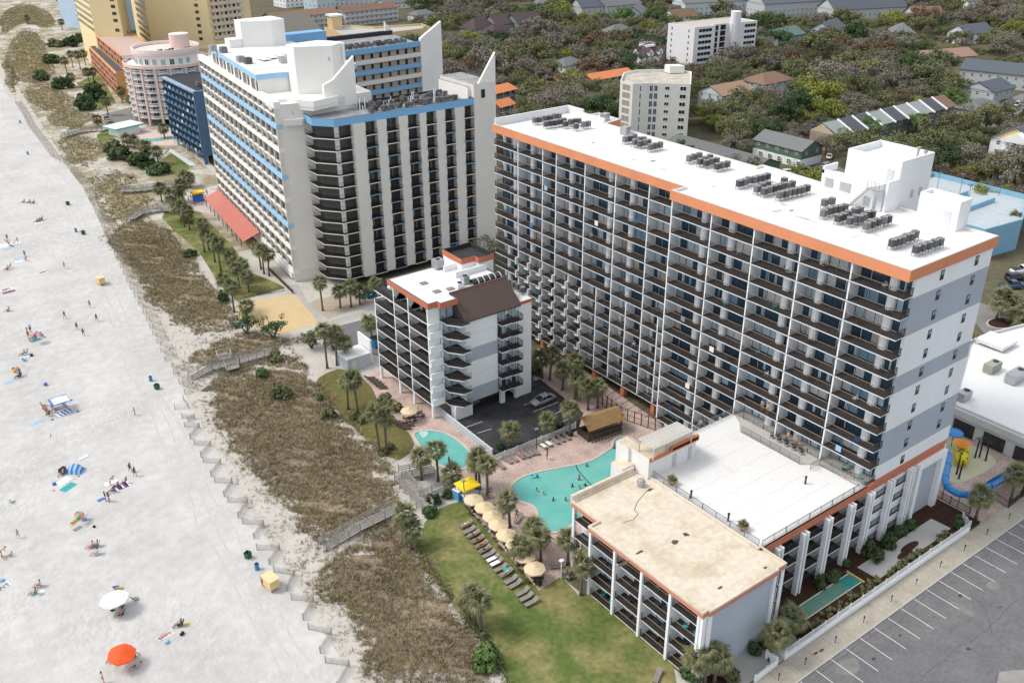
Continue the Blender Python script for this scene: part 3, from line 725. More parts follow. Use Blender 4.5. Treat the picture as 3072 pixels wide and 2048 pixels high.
# ================================================================ seven-storey small hotel between the pools
S=thing('small_hotel','seven-storey white hotel with brown metal slope roof and orange trim','hotel',(76,118,0))
BROWN=M('brown_metal_roof',(.105,.075,.065),.55,.12,1.5,stretch=(3,.3,.3))
SZ=[2.7+2.4*k for k in range(7)]
ZR=20.7
MB().box(69.6,83,113.8,125.5,2.6,ZR-.5).box(72.6,83,110.9,113.79,2.6,17.1).box(83.01,85.7,110.72,121,0,17.4).box(70,78,125.51,130.5,2.6,17.1).build('wall',WHITE,S)
sw=MB()
for z0,z1,m in ((2.5,5.05,1),(5.05,9.85,0),(9.85,12.25,1),(12.25,17.3,0)):sw.box(72.65,78.65,110.55,110.89,z0,z1,m)
sw.build('south_wall',[WHITE,GREY],S)
for z in (7.45,14.7):MB().box(72.7,78.6,110.53,110.55,z,z+.03).build('wall_joint',GREY,S)
boxes('ground_wall',[(70.2,73.5,110.6,112,0,2.45),(79.3,80.1,110.6,111.2,0,2.6),(82.3,82.95,110.6,111.2,0,2.6)],WHITE,S)
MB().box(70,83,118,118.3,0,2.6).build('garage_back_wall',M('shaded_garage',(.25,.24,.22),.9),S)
# roof, trim and slope
rs=[(67.35,113.0),(69.0,113.0),(69.0,112.1),(72.3,112.1),(72.3,114),(83,114),(83,124),(76.5,124),(76.5,125.6),(67.35,125.6)]
MB().prism([(p.x,p.y) for p in ring([Vector((*p,0)) for p in rs],-.02)],ZR-.9,ZR-.1).build('roof',ROOFW,S)
fa=MB();inn=ring([Vector((*p,0)) for p in rs],-.2);cp=MB()
for i in range(len(rs)):
    a,b_=rs[i],rs[(i+1)%len(rs)]
    fa.quad((a[0],a[1],ZR-.95),(b_[0],b_[1],ZR-.95),(b_[0],b_[1],ZR),(a[0],a[1],ZR))
    c,d=inn[(i+1)%len(rs)],inn[i]
    cp.add([(a[0],a[1],ZR+.01),(b_[0],b_[1],ZR+.01),(c.x,c.y,ZR+.01),(d.x,d.y,ZR+.01),(d.x,d.y,ZR-.1),(c.x,c.y,ZR-.1)],((0,1,2,3),(3,2,5,4)))
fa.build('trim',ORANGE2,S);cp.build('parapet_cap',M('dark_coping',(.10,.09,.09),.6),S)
sl=MB()
n=26
for j in range(n):
    x0=72.35+j*(83.2-72.35)/n;x1=x0+(83.2-72.35)/n
    for (u0,u1,up) in ((x0,x1-.09,0),(x1-.09,x1,.07)):
        sl.add([(u0,110.2,17.35+up),(u1,110.2,17.35+up),(u1,114.2,20.75+up),(u0,114.2,20.75+up)],((0,1,2,3),))
    sl.add([(x1-.09,110.2,17.35),(x1-.09,114.2,20.75),(x1-.09,114.2,20.82),(x1-.09,110.2,17.42)],((0,1,2,3),))
sl.add([(72.35,110.2,17.1),(83.2,110.2,17.1),(83.2,110.2,17.35),(72.35,110.2,17.35)],((0,1,2,3),))
sl.add([(72.35,110.2,17.35),(72.35,114.2,20.75),(72.35,114.2,17.1),(72.35,110.2,17.1)],((0,1,2,3),))
sl.build('slope_roof',BROWN,S)
MB().box(72.2,83.2,114.15,114.5,20.6,20.9).build('ridge_cap',BROWN,S)
MB().box(83.0,85.75,110.65,121,17.41,17.6).build('annex_roof',ROOFW,S)
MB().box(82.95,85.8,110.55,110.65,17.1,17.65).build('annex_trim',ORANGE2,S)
# front (beach side): frames, slabs, railings
FY=[113.6,119.4,124.0,130.6]
for i,y in enumerate(FY):
    top=20.0 if i<3 else 15.4
    MB().box(67.5,69.6,y-.14,y+.14,2.3,top).build('divider_wall',WHITE,S)
    MB().box(67.6,68.0,y-.2,y+.2,0,2.3).build('leg_column',WHITE,S)
sb=[]
for i in range(3):
    for k,z in enumerate(SZ):
        if i==2 and k==6:pass
        y0,y1=FY[i]+.15,FY[i+1]-.15
        MB().box(67.45,69.58,y0,y1,z-.18,z,0,1).build('balcony_slab',[WHITE,BROWNF],S)
        put('railing',rail_mesh(y1-y0),S,(67.5,y0,z),world=True)
        for u,v in ((.4,k%4),(2.9,(k+i)%5%4)):
            if y0+u+1.7<y1:put('sliding_door',door_mesh(1.7,2.05,v),S,(69.53,y0+u,z+.02),world=True)
        sb.append((67.5,69.6,y0,y1,z,k,i))
# chamfered tops of the frames at the roof
for y in (119.4,124.0):MB().add([(67.5,y-.14,17.3),(67.5,y+.14,17.3),(69.6,y+.14,19.7),(69.6,y-.14,19.7),(69.6,y-.14,17.3),(69.6,y+.14,17.3)],((0,1,2,3),(0,3,4),(1,5,2))).build('frame_slope',WHITE,S)
# south-west corner: solid white balcony fronts and angled balconies
for k,z in enumerate(SZ):
    if k<6:MB().box(67.4,69.7,112.85,113.05,z-.2,z+1.0).build('solid_balcony_front',WHITE,S)
    MB().box(67.4,69.7,113.05,113.45,z-.2,z).build('corner_slab',WHITE,S)
    poly=[(69.75,113.7),(69.75,111.6),(71.2,109.6),(72.9,109.6),(72.9,110.5),(72.6,113.7)]
    MB().prism(poly,z-.18,z,0,1).build('balcony_slab',[WHITE,BROWNF],S)
    b=MB()
    for a,c in (((69.8,111.6),(71.2,109.65)),((71.2,109.65),(72.85,109.65)),((69.8,113.0),(69.8,111.6))):
        b.tube([(*a,z+1.02),(*c,z+1.02)],.03,4);b.tube([(*a,z+.1),(*c,z+.1)],.02,4)
        L_=math.dist(a,c);m_=int(L_/.14)
        for j in range(m_+1):
            t=j/m_;x,y=a[0]+(c[0]-a[0])*t,a[1]+(c[1]-a[1])*t
            b.box(x-.011,x+.011,y-.011,y+.011,z,z+1.0)
    b.build('railing',BRONZE,S)
    for x,v in ((69.95,3),(71.2,1)):put('sliding_door',door_mesh(1.15,2.1 if k<6 else 2.6,v,'x'),S,(x,113.72 if k==6 else 113.0,z+.02),world=True)
    if k<6:MB().box(69.76,72.6,113.06,113.78,z,z+2.2).build('corner_wall',WHITE,S)
# south-east balconies in two staggered columns
for k in range(6):
    z=SZ[k]+.35
    for x0,x1,yo in ((78.75,80.7,109.5),(80.85,82.9,109.3)):
        MB().box(x0,x1,yo,110.88,z-.16,z,0,1).build('balcony_slab',[WHITE,BROWNF],S)
        put('railing',rail_mesh(x1-x0,axis='x'),S,(x0,yo+.04,z),world=True)
        for x in (x0+.03,x1-.03):put('side_railing',rail_mesh(110.8-yo,axis='y'),S,(x,yo+.05,z),world=True)
        put('sliding_door',door_mesh(1.5,2.0,random.choice((1,2,3))),S,None) if False else put('sliding_door',door_mesh(1.5,2.0,random.choice((1,2,3)),'x'),S,(x0+.2,110.84,z+.02),world=True)
# stair tower behind
ty0,ty1,tx0,tx1,tz=119.8,126.6,79.0,84.6,22.6
MB().box(tx0,tx1,ty0+1.2,ty1,0,tz-.5,0,1).box(81.6,tx1,ty0,ty0+1.2,0,tz-.5,0,1).build('stair_tower',[WHITE,BLACKR],S)
tp=[(tx0-.1,ty0+1.1),(81.5,ty0+1.1),(81.5,ty0-.1),(tx1+.1,ty0-.1),(tx1+.1,ty1+.1),(tx0-.1,ty1+.1)]
ti=ring([Vector((*p,0)) for p in tp],-.22);b=MB()
for i in range(6):
    a,c_,c2_,d=tp[i],tp[(i+1)%6],ti[(i+1)%6],ti[i]
    b.add([(a[0],a[1],tz-.75),(c_[0],c_[1],tz-.75),(c_[0],c_[1],tz+.25),(a[0],a[1],tz+.25)],((0,1,2,3),),0)
    b.add([(a[0],a[1],tz+.25),(c_[0],c_[1],tz+.25),(c2_.x,c2_.y,tz+.25),(d.x,d.y,tz+.25),(d.x,d.y,tz-.5),(c2_.x,c2_.y,tz-.5)],((0,1,2,3),(3,2,5,4)),1)
b.build('stair_tower_trim',[ORANGE2,BLACKR],S)
MB().box(80.3,81.2,ty0+1.15,ty0+1.19,19,21).build('tower_louvre',louv,S)
# roof vault skylight, hatches
b=MB()
for j in range(5):
    x0=77.2+j*1.1
    for t in range(6):
        a0,a1=PI*t/6,PI*(t+1)/6
        P_=lambda x,a,r:(x,115.6+r*math.cos(a),20.6+r*math.sin(a))
        b.add([P_(x0,a0,.8),P_(x0+.95,a0,.8),P_(x0+.95,a1,.8),P_(x0,a1,.8)],((0,1,2,3),),0)
        b.add([P_(x0+.95,a0,.86),P_(x0+1.1,a0,.86),P_(x0+1.1,a1,.86),P_(x0+.95,a1,.86)],((0,1,2,3),),1)
b.build('barrel_skylight',[GLASS,WHITE],S)
for x,y in ((73.5,116.0),(71.2,116.4),(71.3,120.5)):MB().box(x-.6,x+.6,y-.5,y+.5,20.6,20.75).build('roof_hatch',M('grey_hatch',(.22,.21,.2),.7,.2,2),S)
MB().box(76.6,82.9,119.2,119.5,19,21.6).box(76.6,79,122.6,122.9,19,21.6).build('roof_screen_wall',WHITE,S)
# ================================================================ large cream hotel with sky-blue bands
BH=thing('banded_hotel','large cream hotel with sky-blue bands and pointed white fin walls','hotel',(90,200,0))
CRW=M('cream_white_stucco',(.80,.785,.745),.85,.04,.25,.2,10)
CRS=M('shaded_cream_stucco',(.70,.675,.63),.85,.05,.25,.2,10)  # darker copy of the cream, shade of the street side put into the colour
GRAVEL=M('grey_gravel_roof',(.20,.20,.22),.9,.25,.5,col2=(.33,.33,.34))
A_,B_=(81.6,243.5),(74.0,180.0)
F=Fac(A_,B_,BH)
# beach wing body
dirx,diry=math.cos(F.rz),math.sin(F.rz)
def bw(u,d):return (F.A.x+dirx*u+diry*d,F.A.y+diry*u-dirx*d)
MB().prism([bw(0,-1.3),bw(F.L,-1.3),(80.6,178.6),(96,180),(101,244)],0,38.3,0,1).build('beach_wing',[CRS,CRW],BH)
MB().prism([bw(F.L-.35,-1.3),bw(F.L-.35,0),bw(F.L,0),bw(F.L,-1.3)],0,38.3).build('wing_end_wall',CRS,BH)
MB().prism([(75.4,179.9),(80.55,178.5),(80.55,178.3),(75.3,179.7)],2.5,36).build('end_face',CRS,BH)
NB=16;bwid=F.L/NB
for i in range(NB+1):
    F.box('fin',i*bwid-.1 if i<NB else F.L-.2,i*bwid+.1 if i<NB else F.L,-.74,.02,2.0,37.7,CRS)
bands=[(33.4,34.35,BLUEB),(28.6,29.5,CRW),(22.9,23.9,BLUEB),(18.0,18.9,CRW),(12.3,13.3,BLUEB),(7.35,8.2,CRW),(1.9,2.8,CRW)]
F.box('parapet_band',-.2,F.L+.1,-1.2,.1,37.6,38.9,CRW)
tops=[37.6]+[b[0] for b in bands]
LBLUE=M('sunlit_blue_band',(.33,.56,.78),.7,.05,.4)  # lighter copy of the blue trim, beach-side sunlight put into the colour
PANG=M('grey_recess_panel',(.42,.42,.41),.8,.06,.5);WINB=M('brown_black_glass',(.035,.03,.03),.2,.3,.6,spec=.5)
cellA=MB().box(0,bwid-.2,.44,.52,0,2.1,1);cellA.box(bwid*.5,bwid*.5+.08,.38,.43,0,2.1,0);cellA.box(0,bwid-.2,.1,.14,.85,.9,1);cellA=cellA.mesh('balcony_opening',[PANG,WINB])
cellB=MB().box(0,bwid-.2,.44,.52,0,2.1,0);cellB.box(.1,bwid-.3,.36,.43,.0,.8,1);cellB=cellB.mesh('balcony_panel',[PANG,WINB])
for j,(z0,z1,m) in enumerate(bands):
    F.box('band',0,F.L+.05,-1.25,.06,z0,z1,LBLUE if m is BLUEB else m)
    zt=tops[j];zm=(z1+zt)/2
    F.box('floor_line',0,F.L,-.74,.03,zm-.09,zm+.09,CRW)
    for i in range(NB):
        F.put('balcony_opening',cellA,i*bwid+.1,zm+.1);F.put('balcony_panel',cellB,i*bwid+.1,z1+.02)
# set-back top storey with blue fascia
top=[(76.0,192.2),(79.4,191.9),(82.3,191.0),(98,190.5),(100,232.5),(81.5,233.7)]
MB().prism(top,38.3,41.2).build('penthouse',CRW,BH)
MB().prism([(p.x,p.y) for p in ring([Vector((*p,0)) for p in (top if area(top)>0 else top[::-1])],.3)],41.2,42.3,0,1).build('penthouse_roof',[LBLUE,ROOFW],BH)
F2=Fac((81.2,233.5),(75.7,192.2),BH)
for i in range(7):
    F2.box('penthouse_fin',i*F2.L/6-.08,i*F2.L/6+.08,0,.28,38.9,41.2,CRW)
    if i<6:F2.box('penthouse_window',i*F2.L/6+F2.L/14,(i+1)*F2.L/6-.15,.0,.06,38.95,41.0,GLASS)
boxes('roof_solar_panel',[(83+j*2.3,84.9+j*2.3,205+j*1.2,209+j*1.2,42.6,42.7) for j in range(5)],ROOFW,BH)
# core towers
MB().prism([(87.1,226.5),(93.6,223.5),(97.4,224.5),(97,231),(87.1,230.3)],42.0,48.2).build('lift_tower',CRW,BH)
MB().prism([(82.3,186.4),(89.3,183.2),(93.4,185.9),(92,189),(90,191.4),(82.4,190.4)],36,47.9).build('core_tower',CRW,BH)
MB().box(88.4,89.2,183.4,183.6,44.9,45.6).build('tower_vent',louv,BH)
MB().prism([(84.0,227),(87,226.6),(87,230),(84.2,230.4)],42.3,44.2).build('roof_shed',CRW,BH)
MS=M('tan_standing_seam_roof',(.26,.235,.19),.6,.12,2,stretch=(4,4,.5));MSD=M('dark_mansard',(.09,.08,.075),.6,.1,2)
MB().add([(98,232,42),(112,232,42),(109,236,47.5),(98,236,47.5),(98,240,42),(112,240,42)],((0,1,2,3),(1,5,2),(3,2,5,4))).build('mansard',[MS],BH)
MB().box(98,110,228,231.9,38,43.8).build('mansard_wall',BLUEB,BH)
MB().tube([(111,236,46),(110.5,236,58)],.06,5).build('antenna_mast',STEEL,BH)
for j,(x,y) in enumerate(((92.6,185.0),(93.1,185.5),(93.4,186.2),(92.9,187.2))):MB().box(x,x+.25,y-.2,y+.2,44.0,47.8).build('phone_antenna',WHITE,BH)
# terrace around the core and low parapet
MB().prism([(74.2,182),(77.3,181.7),(80.7,176.2),(87,177.8),(89,182.5),(82.3,186.4),(76,192)],36.9,38.0,0,1).build('corner_terrace',[CRW,ROOFW],BH)
b=MB()
for a,c in (((74.1,182),(77.3,181.6)),((77.3,181.6),(80.7,176.0)),((80.7,176.0),(87,177.7))):b.add([(*a,37.6),(*c,37.6),(*c,38.9),(*a,38.9),(a[0]+.2,a[1]+.35,38.9),(c[0]+.2,c[1]+.35,38.9),(c[0]+.2,c[1]+.35,37.6),(a[0]+.2,a[1]+.35,37.6)],((0,1,2,3),(3,2,5,4),(5,6,7,4)))
b.build('terrace_parapet',CRW,BH)
MB().box(77.5,81.5,179.3,179.5,34.6,36.8).build('corner_window',M('green_tint_glass',(.02,.10,.09),.1,.3,1,spec=.6),BH)
MB().prism([(75.3,178.6),(78.6,177.5),(80.2,178.5),(78,188)],34.2,35.4).build('corner_balcony',CRS,BH)
# street wing with dark balconies
DW=[(79.8,180.6),(79.1,174.1),(82.1,170.4),(85.7,170.3),(115.3,169.7),(115.3,181.6),(93.7,182.4),(88,181.4)]
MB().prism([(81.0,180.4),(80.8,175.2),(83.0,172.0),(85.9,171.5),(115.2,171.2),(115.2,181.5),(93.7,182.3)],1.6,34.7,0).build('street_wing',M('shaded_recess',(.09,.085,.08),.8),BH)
MB().prism(DW,34.75,35.5,0,1).build('street_wing_roof',[BLUEB,GRAVEL],BH)
b=MB();P=[Vector((*p,0)) for p in (DW if area(DW)>0 else DW[::-1])];inn=ring(P,-.25);ou=ring(P,.03)
for i in range(len(P)):
    a,c,d,e=ou[i],ou[(i+1)%len(P)],inn[(i+1)%len(P)],inn[i]
    b.add([(a.x,a.y,34.6),(c.x,c.y,34.6),(c.x,c.y,36.1),(a.x,a.y,36.1)],((0,1,2,3),),0)
    b.add([(a.x,a.y,36.1),(c.x,c.y,36.1),(d.x,d.y,36.1),(e.x,e.y,36.1),(e.x,e.y,35.5),(d.x,d.y,35.5)],((0,1,2,3),(3,2,5,4)),1)
b.build('blue_fascia',[BLUEB,BLACKR],BH)
bx=[(88.7,91.4),(93.6,96.5),(98.7,101.5),(103.2,105.7),(107.9,110.4),(112.9,115.2)]
edges=[86.0]+[e for p in bx for e in p]
for i in range(len(bx)):
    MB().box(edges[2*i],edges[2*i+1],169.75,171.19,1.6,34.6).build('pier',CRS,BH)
BF=2.53
rd=rail_mesh(2.6,1.0,axis='x',sp=.2,mat=DARK)
def ndoor(v):
    m=door_mesh(2.3,2.1,v,'x').copy();m.materials[1]=M('smoked_glass',(.05,.045,.04),.15,.2,1,spec=.5);m.materials[2]=M('taupe_curtain',(.22,.20,.18),.9,.2,6);return m
dg,dg4,dg1=ndoor(0),ndoor(4),ndoor(1)
smoke=M('smoked_glass',(.05,.045,.04),.15,.2,1,spec=.5)
for k in range(13):
    z=32.1-BF*k
    for i,(x0,x1) in enumerate(bx):
        MB().box(x0-.25,x1,169.45,171.15,z-.16,z,0,1).build('balcony_slab',[CRW if (k+i)%2==0 or k<1 else BLUEB,DARK],BH)
        put('railing',rail_mesh(round(x1-x0,1),1.0,axis='x',sp=.3,mat=DARK),BH,(x0-.2,169.5,z),world=True)
        put('sliding_door',(dg,dg,dg4,dg,dg1)[(i*5+k*3)%5],BH,(x0+.15,171.14,z+.02),world=True)
    poly=[(79.3,179.8),(79.2,174.3),(82.2,170.5),(86.0,170.35),(86.0,171.45),(83,172),(80.9,175.2),(81,179.8)]
    MB().prism(poly,z-.18,z,0,1).build('bay_slab',[CRW,DARK],BH)
    b=MB()
    for a,c in (((79.35,179.8),(79.3,174.4)),((79.3,174.4),(82.25,170.62)),((82.25,170.62),(86,170.45))):
        b.tube([(*a,z+1.0),(*c,z+1.0)],.035,4);m_=int(math.dist(a,c)/.34)
        b.tube([(*a,z+.1),(*c,z+.1)],.02,4)
        for j in range(m_+1):
            t=j/m_;x,y=a[0]+(c[0]-a[0])*t,a[1]+(c[1]-a[1])*t;b.box(x-.012,x+.012,y-.012,y+.012,z,z+1)
    b.build('bay_railing',DARK,BH)
    MB().box(82.7,83.5,171.4,171.95,z,z+2.3).build('bay_pier',CRW,BH)
    put('sliding_door',dg,BH,(83.6,171.5,z+.02),world=True)
MB().box(80.6,81.0,178.2,180.5,1,36).build('corner_strip',CRW,BH)
for k in range(13):MB().box(80.5,80.59,178.7,179.7,1.6+BF*k+.3,1.6+BF*k+2.2).build('strip_window',GLASS,BH)
# inland end pier, spikes and stair house
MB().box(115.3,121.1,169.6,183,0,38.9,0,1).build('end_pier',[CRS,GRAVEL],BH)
def wedge(name,pts,y0,y1,mat):
    n=len(pts);b=MB().add([(x,y0,z) for x,z in pts]+[(x,y1,z) for x,z in pts],[tuple(range(n)),tuple(range(2*n-1,n-1,-1))]+[((i+1)%n,i,i+n,(i+1)%n+n) for i in range(n)])
    return b.build(name,mat,BH)
wedge('fin_spike',[(116.6,38.9),(121.08,38.9),(121.08,45.1)],169.62,170.2,CRW)
wedge('fin_spike',[(84.9,36.2),(92.2,36.2),(92.2,46.0),(87.2,41.8),(84.9,41.0)],179.4,180.2,CRW)
MB().box(117.2,118.2,169.55,169.6,35.8,37.6).build('end_window',GLASS,BH)
MB().box(114.6,120.6,171,182.6,35.5,38.2,0,1).build('stair_house',[CRW,GRAVEL],BH)
# rear wing with open galleries
R0,R1=(105.5,212.5),(129.2,214.5)
MB().prism([R0,R1,(131,232),(104,232)],0,40.6,0,1).build('rear_wing',[M('gallery_wall',(.45,.41,.37),.9),GRAVEL],BH)
MB().prism([(104,231),(131,231),(131,232.4),(104,232.4)],40.6,41.6).build('rear_parapet',BLACKR,BH)
FR=Fac(R0,R1,BH)
for k in range(8):
    z=40.0-2.55*k
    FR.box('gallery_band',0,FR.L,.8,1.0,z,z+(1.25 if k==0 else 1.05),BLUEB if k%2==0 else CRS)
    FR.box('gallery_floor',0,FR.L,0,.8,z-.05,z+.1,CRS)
    for j in range(9):
        u=1.0+j*2.6
        FR.box('gallery_door' if j%3==1 else 'gallery_window',u,u+.75,.01,.06,z-(2.2 if j%3==1 else 1.45),z-.35,GLASS)
wedge('fin_spike',[(129.0,0),(135.4,0),(135.4,45.5),(129.0,41.8)],213.4,214.3,CRW)
wedge('fin_spike',[(129.0,41),(131.6,41),(129.0,44.0)],231.5,232,CRW)
# red awning along the beach front
RED=M('red_awning',(.50,.165,.13),.7,.06,1.5,stretch=(1,6,1))
aw0=F.L*.02;n=24
PL=F.L*.60
ab=MB()
for j in range(n):
    u0=aw0+j*PL/n;u1=aw0+(j+1)*PL/n-.12
    p0,p1,p2,p3=bw(u0,4.3),bw(u1,4.3),bw(u1,.15),bw(u0,.15)
    ab.add([(*p0,2.3),(*p1,2.3),(*p2,4.0),(*p3,4.0)],((0,1,2,3),));q0,q3=bw(u1,4.3),bw(u1,.15);q1,q2=bw(u1+.12,4.3),bw(u1+.12,.15)
    ab.add([(*q0,2.36),(*q1,2.36),(*q2,4.06),(*q3,4.06)],((0,1,2,3),))
ab.build('awning',RED,BH)
for j in range(9):
    p=bw(aw0+1+j*PL/9,4.1);MB().box(p[0]-.06,p[0]+.06,p[1]-.06,p[1]+.06,0,2.3).build('awning_post',DARK,BH)
MB().prism([bw(0,.2),bw(0,-1.2),bw(F.L*.985,-1.2),bw(F.L*.985,.2)],0.6,2.0).build('base_wall',CRW,BH)
# ================================================================ hotels further along the beach
# navy slab hotel
NV=thing('navy_hotel','narrow navy-blue hotel with dark flat roof beside the banded hotel','hotel',(98,295,0))
NAVY=M('navy_panel',(.075,.15,.25),.7,.08,.4);NAVD=M('dark_navy_glass',(.02,.04,.07),.15,.3,.6,spec=.5);NAVF=M('navy_frame',(.10,.17,.25),.6)
block('body',[(92.6,283),(112,284.5),(112,311.5),(92.7,311.5)],2.6,22.0,NV,NAVY,BLACKR,.3)
MB().box(91.5,92.55,281.7,282.1,0,22).box(91.5,110,281.6,282.99,2.6,22).build('end_wall',NAVY,NV)
boxes('ground_pillar',[(92.6+i%2*5,93.2+i%2*5,283+i*4.4,283.6+i*4.4,0,2.59) for i in range(7)],PANEL,NV)
FN=Fac((91.6,311),(91.5,282.2),NV)
FN.box('roof_edge',-.2,FN.L,-.9,.1,21.4,22.05,M('pale_navy',(.30,.38,.48),.6))
for k in range(8):
    z=2.8+k*2.34
    FN.box('slab',0,FN.L,-.9,.03,z-.1,z+.08,NAVF)
    for i in range(8):
        u=i*FN.L/8
        FN.put('window',win_mesh(3.0,1.95,NAVD,NAVF,2),u+.35,z+.2,-.85)
        FN.put('balcony_panel',MB().box(0,1.7,0,.05,0,.85).mesh('balcony_panel',[PANEL if (i*7+k*5)%6==0 else NAVF]),u+.1+(k%2)*1.6,z+.08,0)
for i in range(9):FN.box('fin',i*FN.L/8-.06,i*FN.L/8+.06,-.9,.02,2.6,21.4,NAVY)
# pink round hotel
RD=thing('round_hotel','pink and white curved hotel with rings of white balconies','hotel',(106,350,0))
PINK=M('pale_pink_stucco',(.70,.56,.51),.85,.05,.3);PINKW=M('pinkish_white',(.74,.68,.65),.8,.04)
C=(106,350)
def circ(r,n=40,a0=0,a1=2*PI):return [(C[0]+r*math.cos(a0+(a1-a0)*i/n),C[1]+r*math.sin(a0+(a1-a0)*i/n)) for i in range(n)]
MB().prism(circ(13.2),2.6,20,0).build('drum',PINKW,RD)
MB().prism(circ(11),20,23.4).build('top_storey',PINKW,RD)
MB().prism(circ(11.6),23.4,24.2,0).build('roof_ring',PINK,RD)
MB().lathe([(11.6,24.2),(11.6,25.3),(11.2,25.3),(11.2,24.3)],40,(C[0],C[1],0),cap=False).build('roof_parapet',PINKW,RD)
MB().prism([(C[0]+5+3.4*math.cos(a),C[1]-1+3.2*math.sin(a)) for a in np.linspace(0,2*PI,25)[:-1]],24.2,29.0,0,1).build('lift_drum',[PINK,PINKW],RD)
for k in range(8):
    z=2.7+k*2.2
    for j in range(10):
        a0,a1=PI*.62+j*PI*.115,PI*.62+(j+1)*PI*.115-.05;n=6;am=(a0+a1)/2
        prof=[a0+(a1-a0)*i/n for i in range(n+1)];bulge=[14.2+.9*math.sin(PI*i/n) for i in range(n+1)]
        out=[(C[0]+r*math.cos(t),C[1]+r*math.sin(t)) for r,t in zip(bulge,prof)];inn_=[(C[0]+13.2*math.cos(t),C[1]+13.2*math.sin(t)) for t in prof]
        MB().prism(out+inn_[::-1],z-.2,z+.05,0).build('balcony_slab',PINKW,RD)
        b=MB()
        for i in range(n):
            p,q=out[i],out[i+1]
            b.quad((*p,z+.75),(*q,z+.75),(*q,z+.95),(*p,z+.95));b.quad((*p,z+.3),(*q,z+.3),(*q,z+.42),(*p,z+.42));b.quad((*p,z),(*q,z),(*q,z+.12),(*p,z+.12))
        b.build('balcony_railing',WHITE,RD)
        p=(C[0]+13.26*math.cos(am),C[1]+13.26*math.sin(am))
        put('window',win_mesh(2.4,1.7,GLASS,WHITE,2),RD,(p[0]-1.2*-math.sin(am),p[1]-1.2*math.cos(am),z+.1),am+PI/2,world=True)
for j in range(11):
    a=PI*.62+j*PI*.115-.025;p=(C[0]+14.2*math.cos(a),C[1]+14.2*math.sin(a))
    MB().cbox((*p,0),(.9,.7,20.5),a).build('pilaster',PINK,RD)
MB().lathe([(14.6,19.6),(15.0,19.6),(15.0,20.7),(14.6,20.7)],44,(C[0],C[1],0),cap=False).build('terrace_ring',PINK,RD)
MB().prism(circ(14.6,44),19.5,19.9,0,0).build('terrace',PINKW,RD)
for j in range(12):
    a=PI*.66+j*PI*.085;put('top_window',win_mesh(1.6,2.0,GLASSB if j%3==0 else M('sea_green_glass',(.2,.38,.36),.3),WHITE,2),RD,(C[0]+11.05*math.cos(a),C[1]+11.05*math.sin(a),20.3),a+PI/2,world=True)
for (x,y) in ((103.5,341.5),(105.5,343),(110.5,341.5),(112,342.5),(101.5,343),(113.5,343.2)):
    for q in range(2):MB().lathe([(.42,.2),(.42,.95),(.3,1.0)],8,(x+q,y+q*.3,24.2)).build('roof_condenser',DARK,RD)
# orange terraced hotel
OG=thing('terraced_hotel','low orange hotel with stepped sun deck behind the pink round hotel','hotel',(105,425,0))
ORG=M('orange_stucco',(.66,.33,.11),.85,.05,.3);BRK=M('salmon_balcony',(.45,.22,.15),.85,.1);
block('lower_block',[(98.2,391.8),(102.4,392.3),(110.8,462.5),(106.7,462.5)],0,10.6,OG,ORG,M('dark_deck',(.08,.09,.10),.8),.5)
block('upper_block',[(102.6,395.3),(117.5,394),(124,461),(109.8,462)],0,16.0,OG,ORG,M('pink_deck',(.50,.37,.33),.9,.1),.6)
MB().prism([(102.3,395.0),(117.6,393.6),(117.6,393.9),(102.6,395.3)],15.0,16.1).build('cornice',CRW,OG)
for (A2,B2,z0,rows,nb) in (((106.7,462.4),(98.2,391.9),.5,4,16),((109.8,461.9),(102.6,395.4),10.9,2,15)):
    ff=Fac(A2,B2,OG)
    for r_ in range(rows):
        ff.box('slab',0,ff.L,0,.35,z0+r_*2.4+2.2,z0+r_*2.4+2.42,M('salmon_trim_line',(.60,.33,.24),.8))
        for i in range(nb):
            ff.put('opening',MB().box(0,ff.L/nb-.5,-.06,0,0,1.85).mesh('opening',BRK if (i+r_)%3 else GLASS),i*ff.L/nb+.25,z0+r_*2.4+.3)
    for i in range(nb+1):ff.box('fin',i*ff.L/nb-.12,i*ff.L/nb+.12,0,.36,z0,z0+rows*2.4,M('salmon_trim_line',(.6,.33,.24),.8))
# yellow towers
YL=M('pale_yellow_stucco',(.80,.66,.38),.85,.04,.2);YLT=M('cream_trim',(.74,.68,.52),.8)
Y1=thing('yellow_tower','tall pale yellow hotel tower above the orange terraced hotel','hotel',(114,470,0))
P0,P1=(108.8,456.5),(118.5,448.5)
MB().prism([P0,P1,(128,470),(113,500)],0,66).build('body',YL,Y1)
ff=Fac(P0,P1,Y1)
for k in range(13):ff.put('window',win_mesh(1.9,1.4,GLASS,BRK,2),ff.L-3.2,18.5+k*2.9+(.0 if k else-1.2))
ff2=Fac((113,500),P0,Y1)
for k in range(14):
    for i in range(12):ff2.put('window',win_mesh(2.6,1.7,GLASS,YLT,1),i*ff2.L/12+.5,17+k*2.9,.02)
Y2=thing('yellow_tower','broad pale yellow hotel tower with grey balcony strip on its inland side','hotel',(150,470,0))
Q0,Q1=(133.5,460),(154,437)
MB().prism([Q0,Q1,(175,440),(176,470),(140,505)],0,70).build('body',YL,Y2)
ff=Fac(Q0,Q1,Y2)
for k in range(12):ff.put('window',win_mesh(1.9,1.4,GLASS,BRK,2),ff.L-6.5,11.5+k*2.9)
ff.box('base_band',-.2,ff.L,0,.3,7.6,8.6,YLT);ff.box('dark_entrance',ff.L*.45,ff.L*.75,0,.1,0,6,M('maroon_panel',(.10,.03,.03),.7))
ff2=Fac((138,492),Q0,Y2)
for k in range(16):
    for i in range(9):ff2.put('window',win_mesh(2.2,1.8,GLASS,YLT,1),i*ff2.L/9+.6,9+k*2.9,.02)
ff3=Fac(Q1,(175,440),Y2)
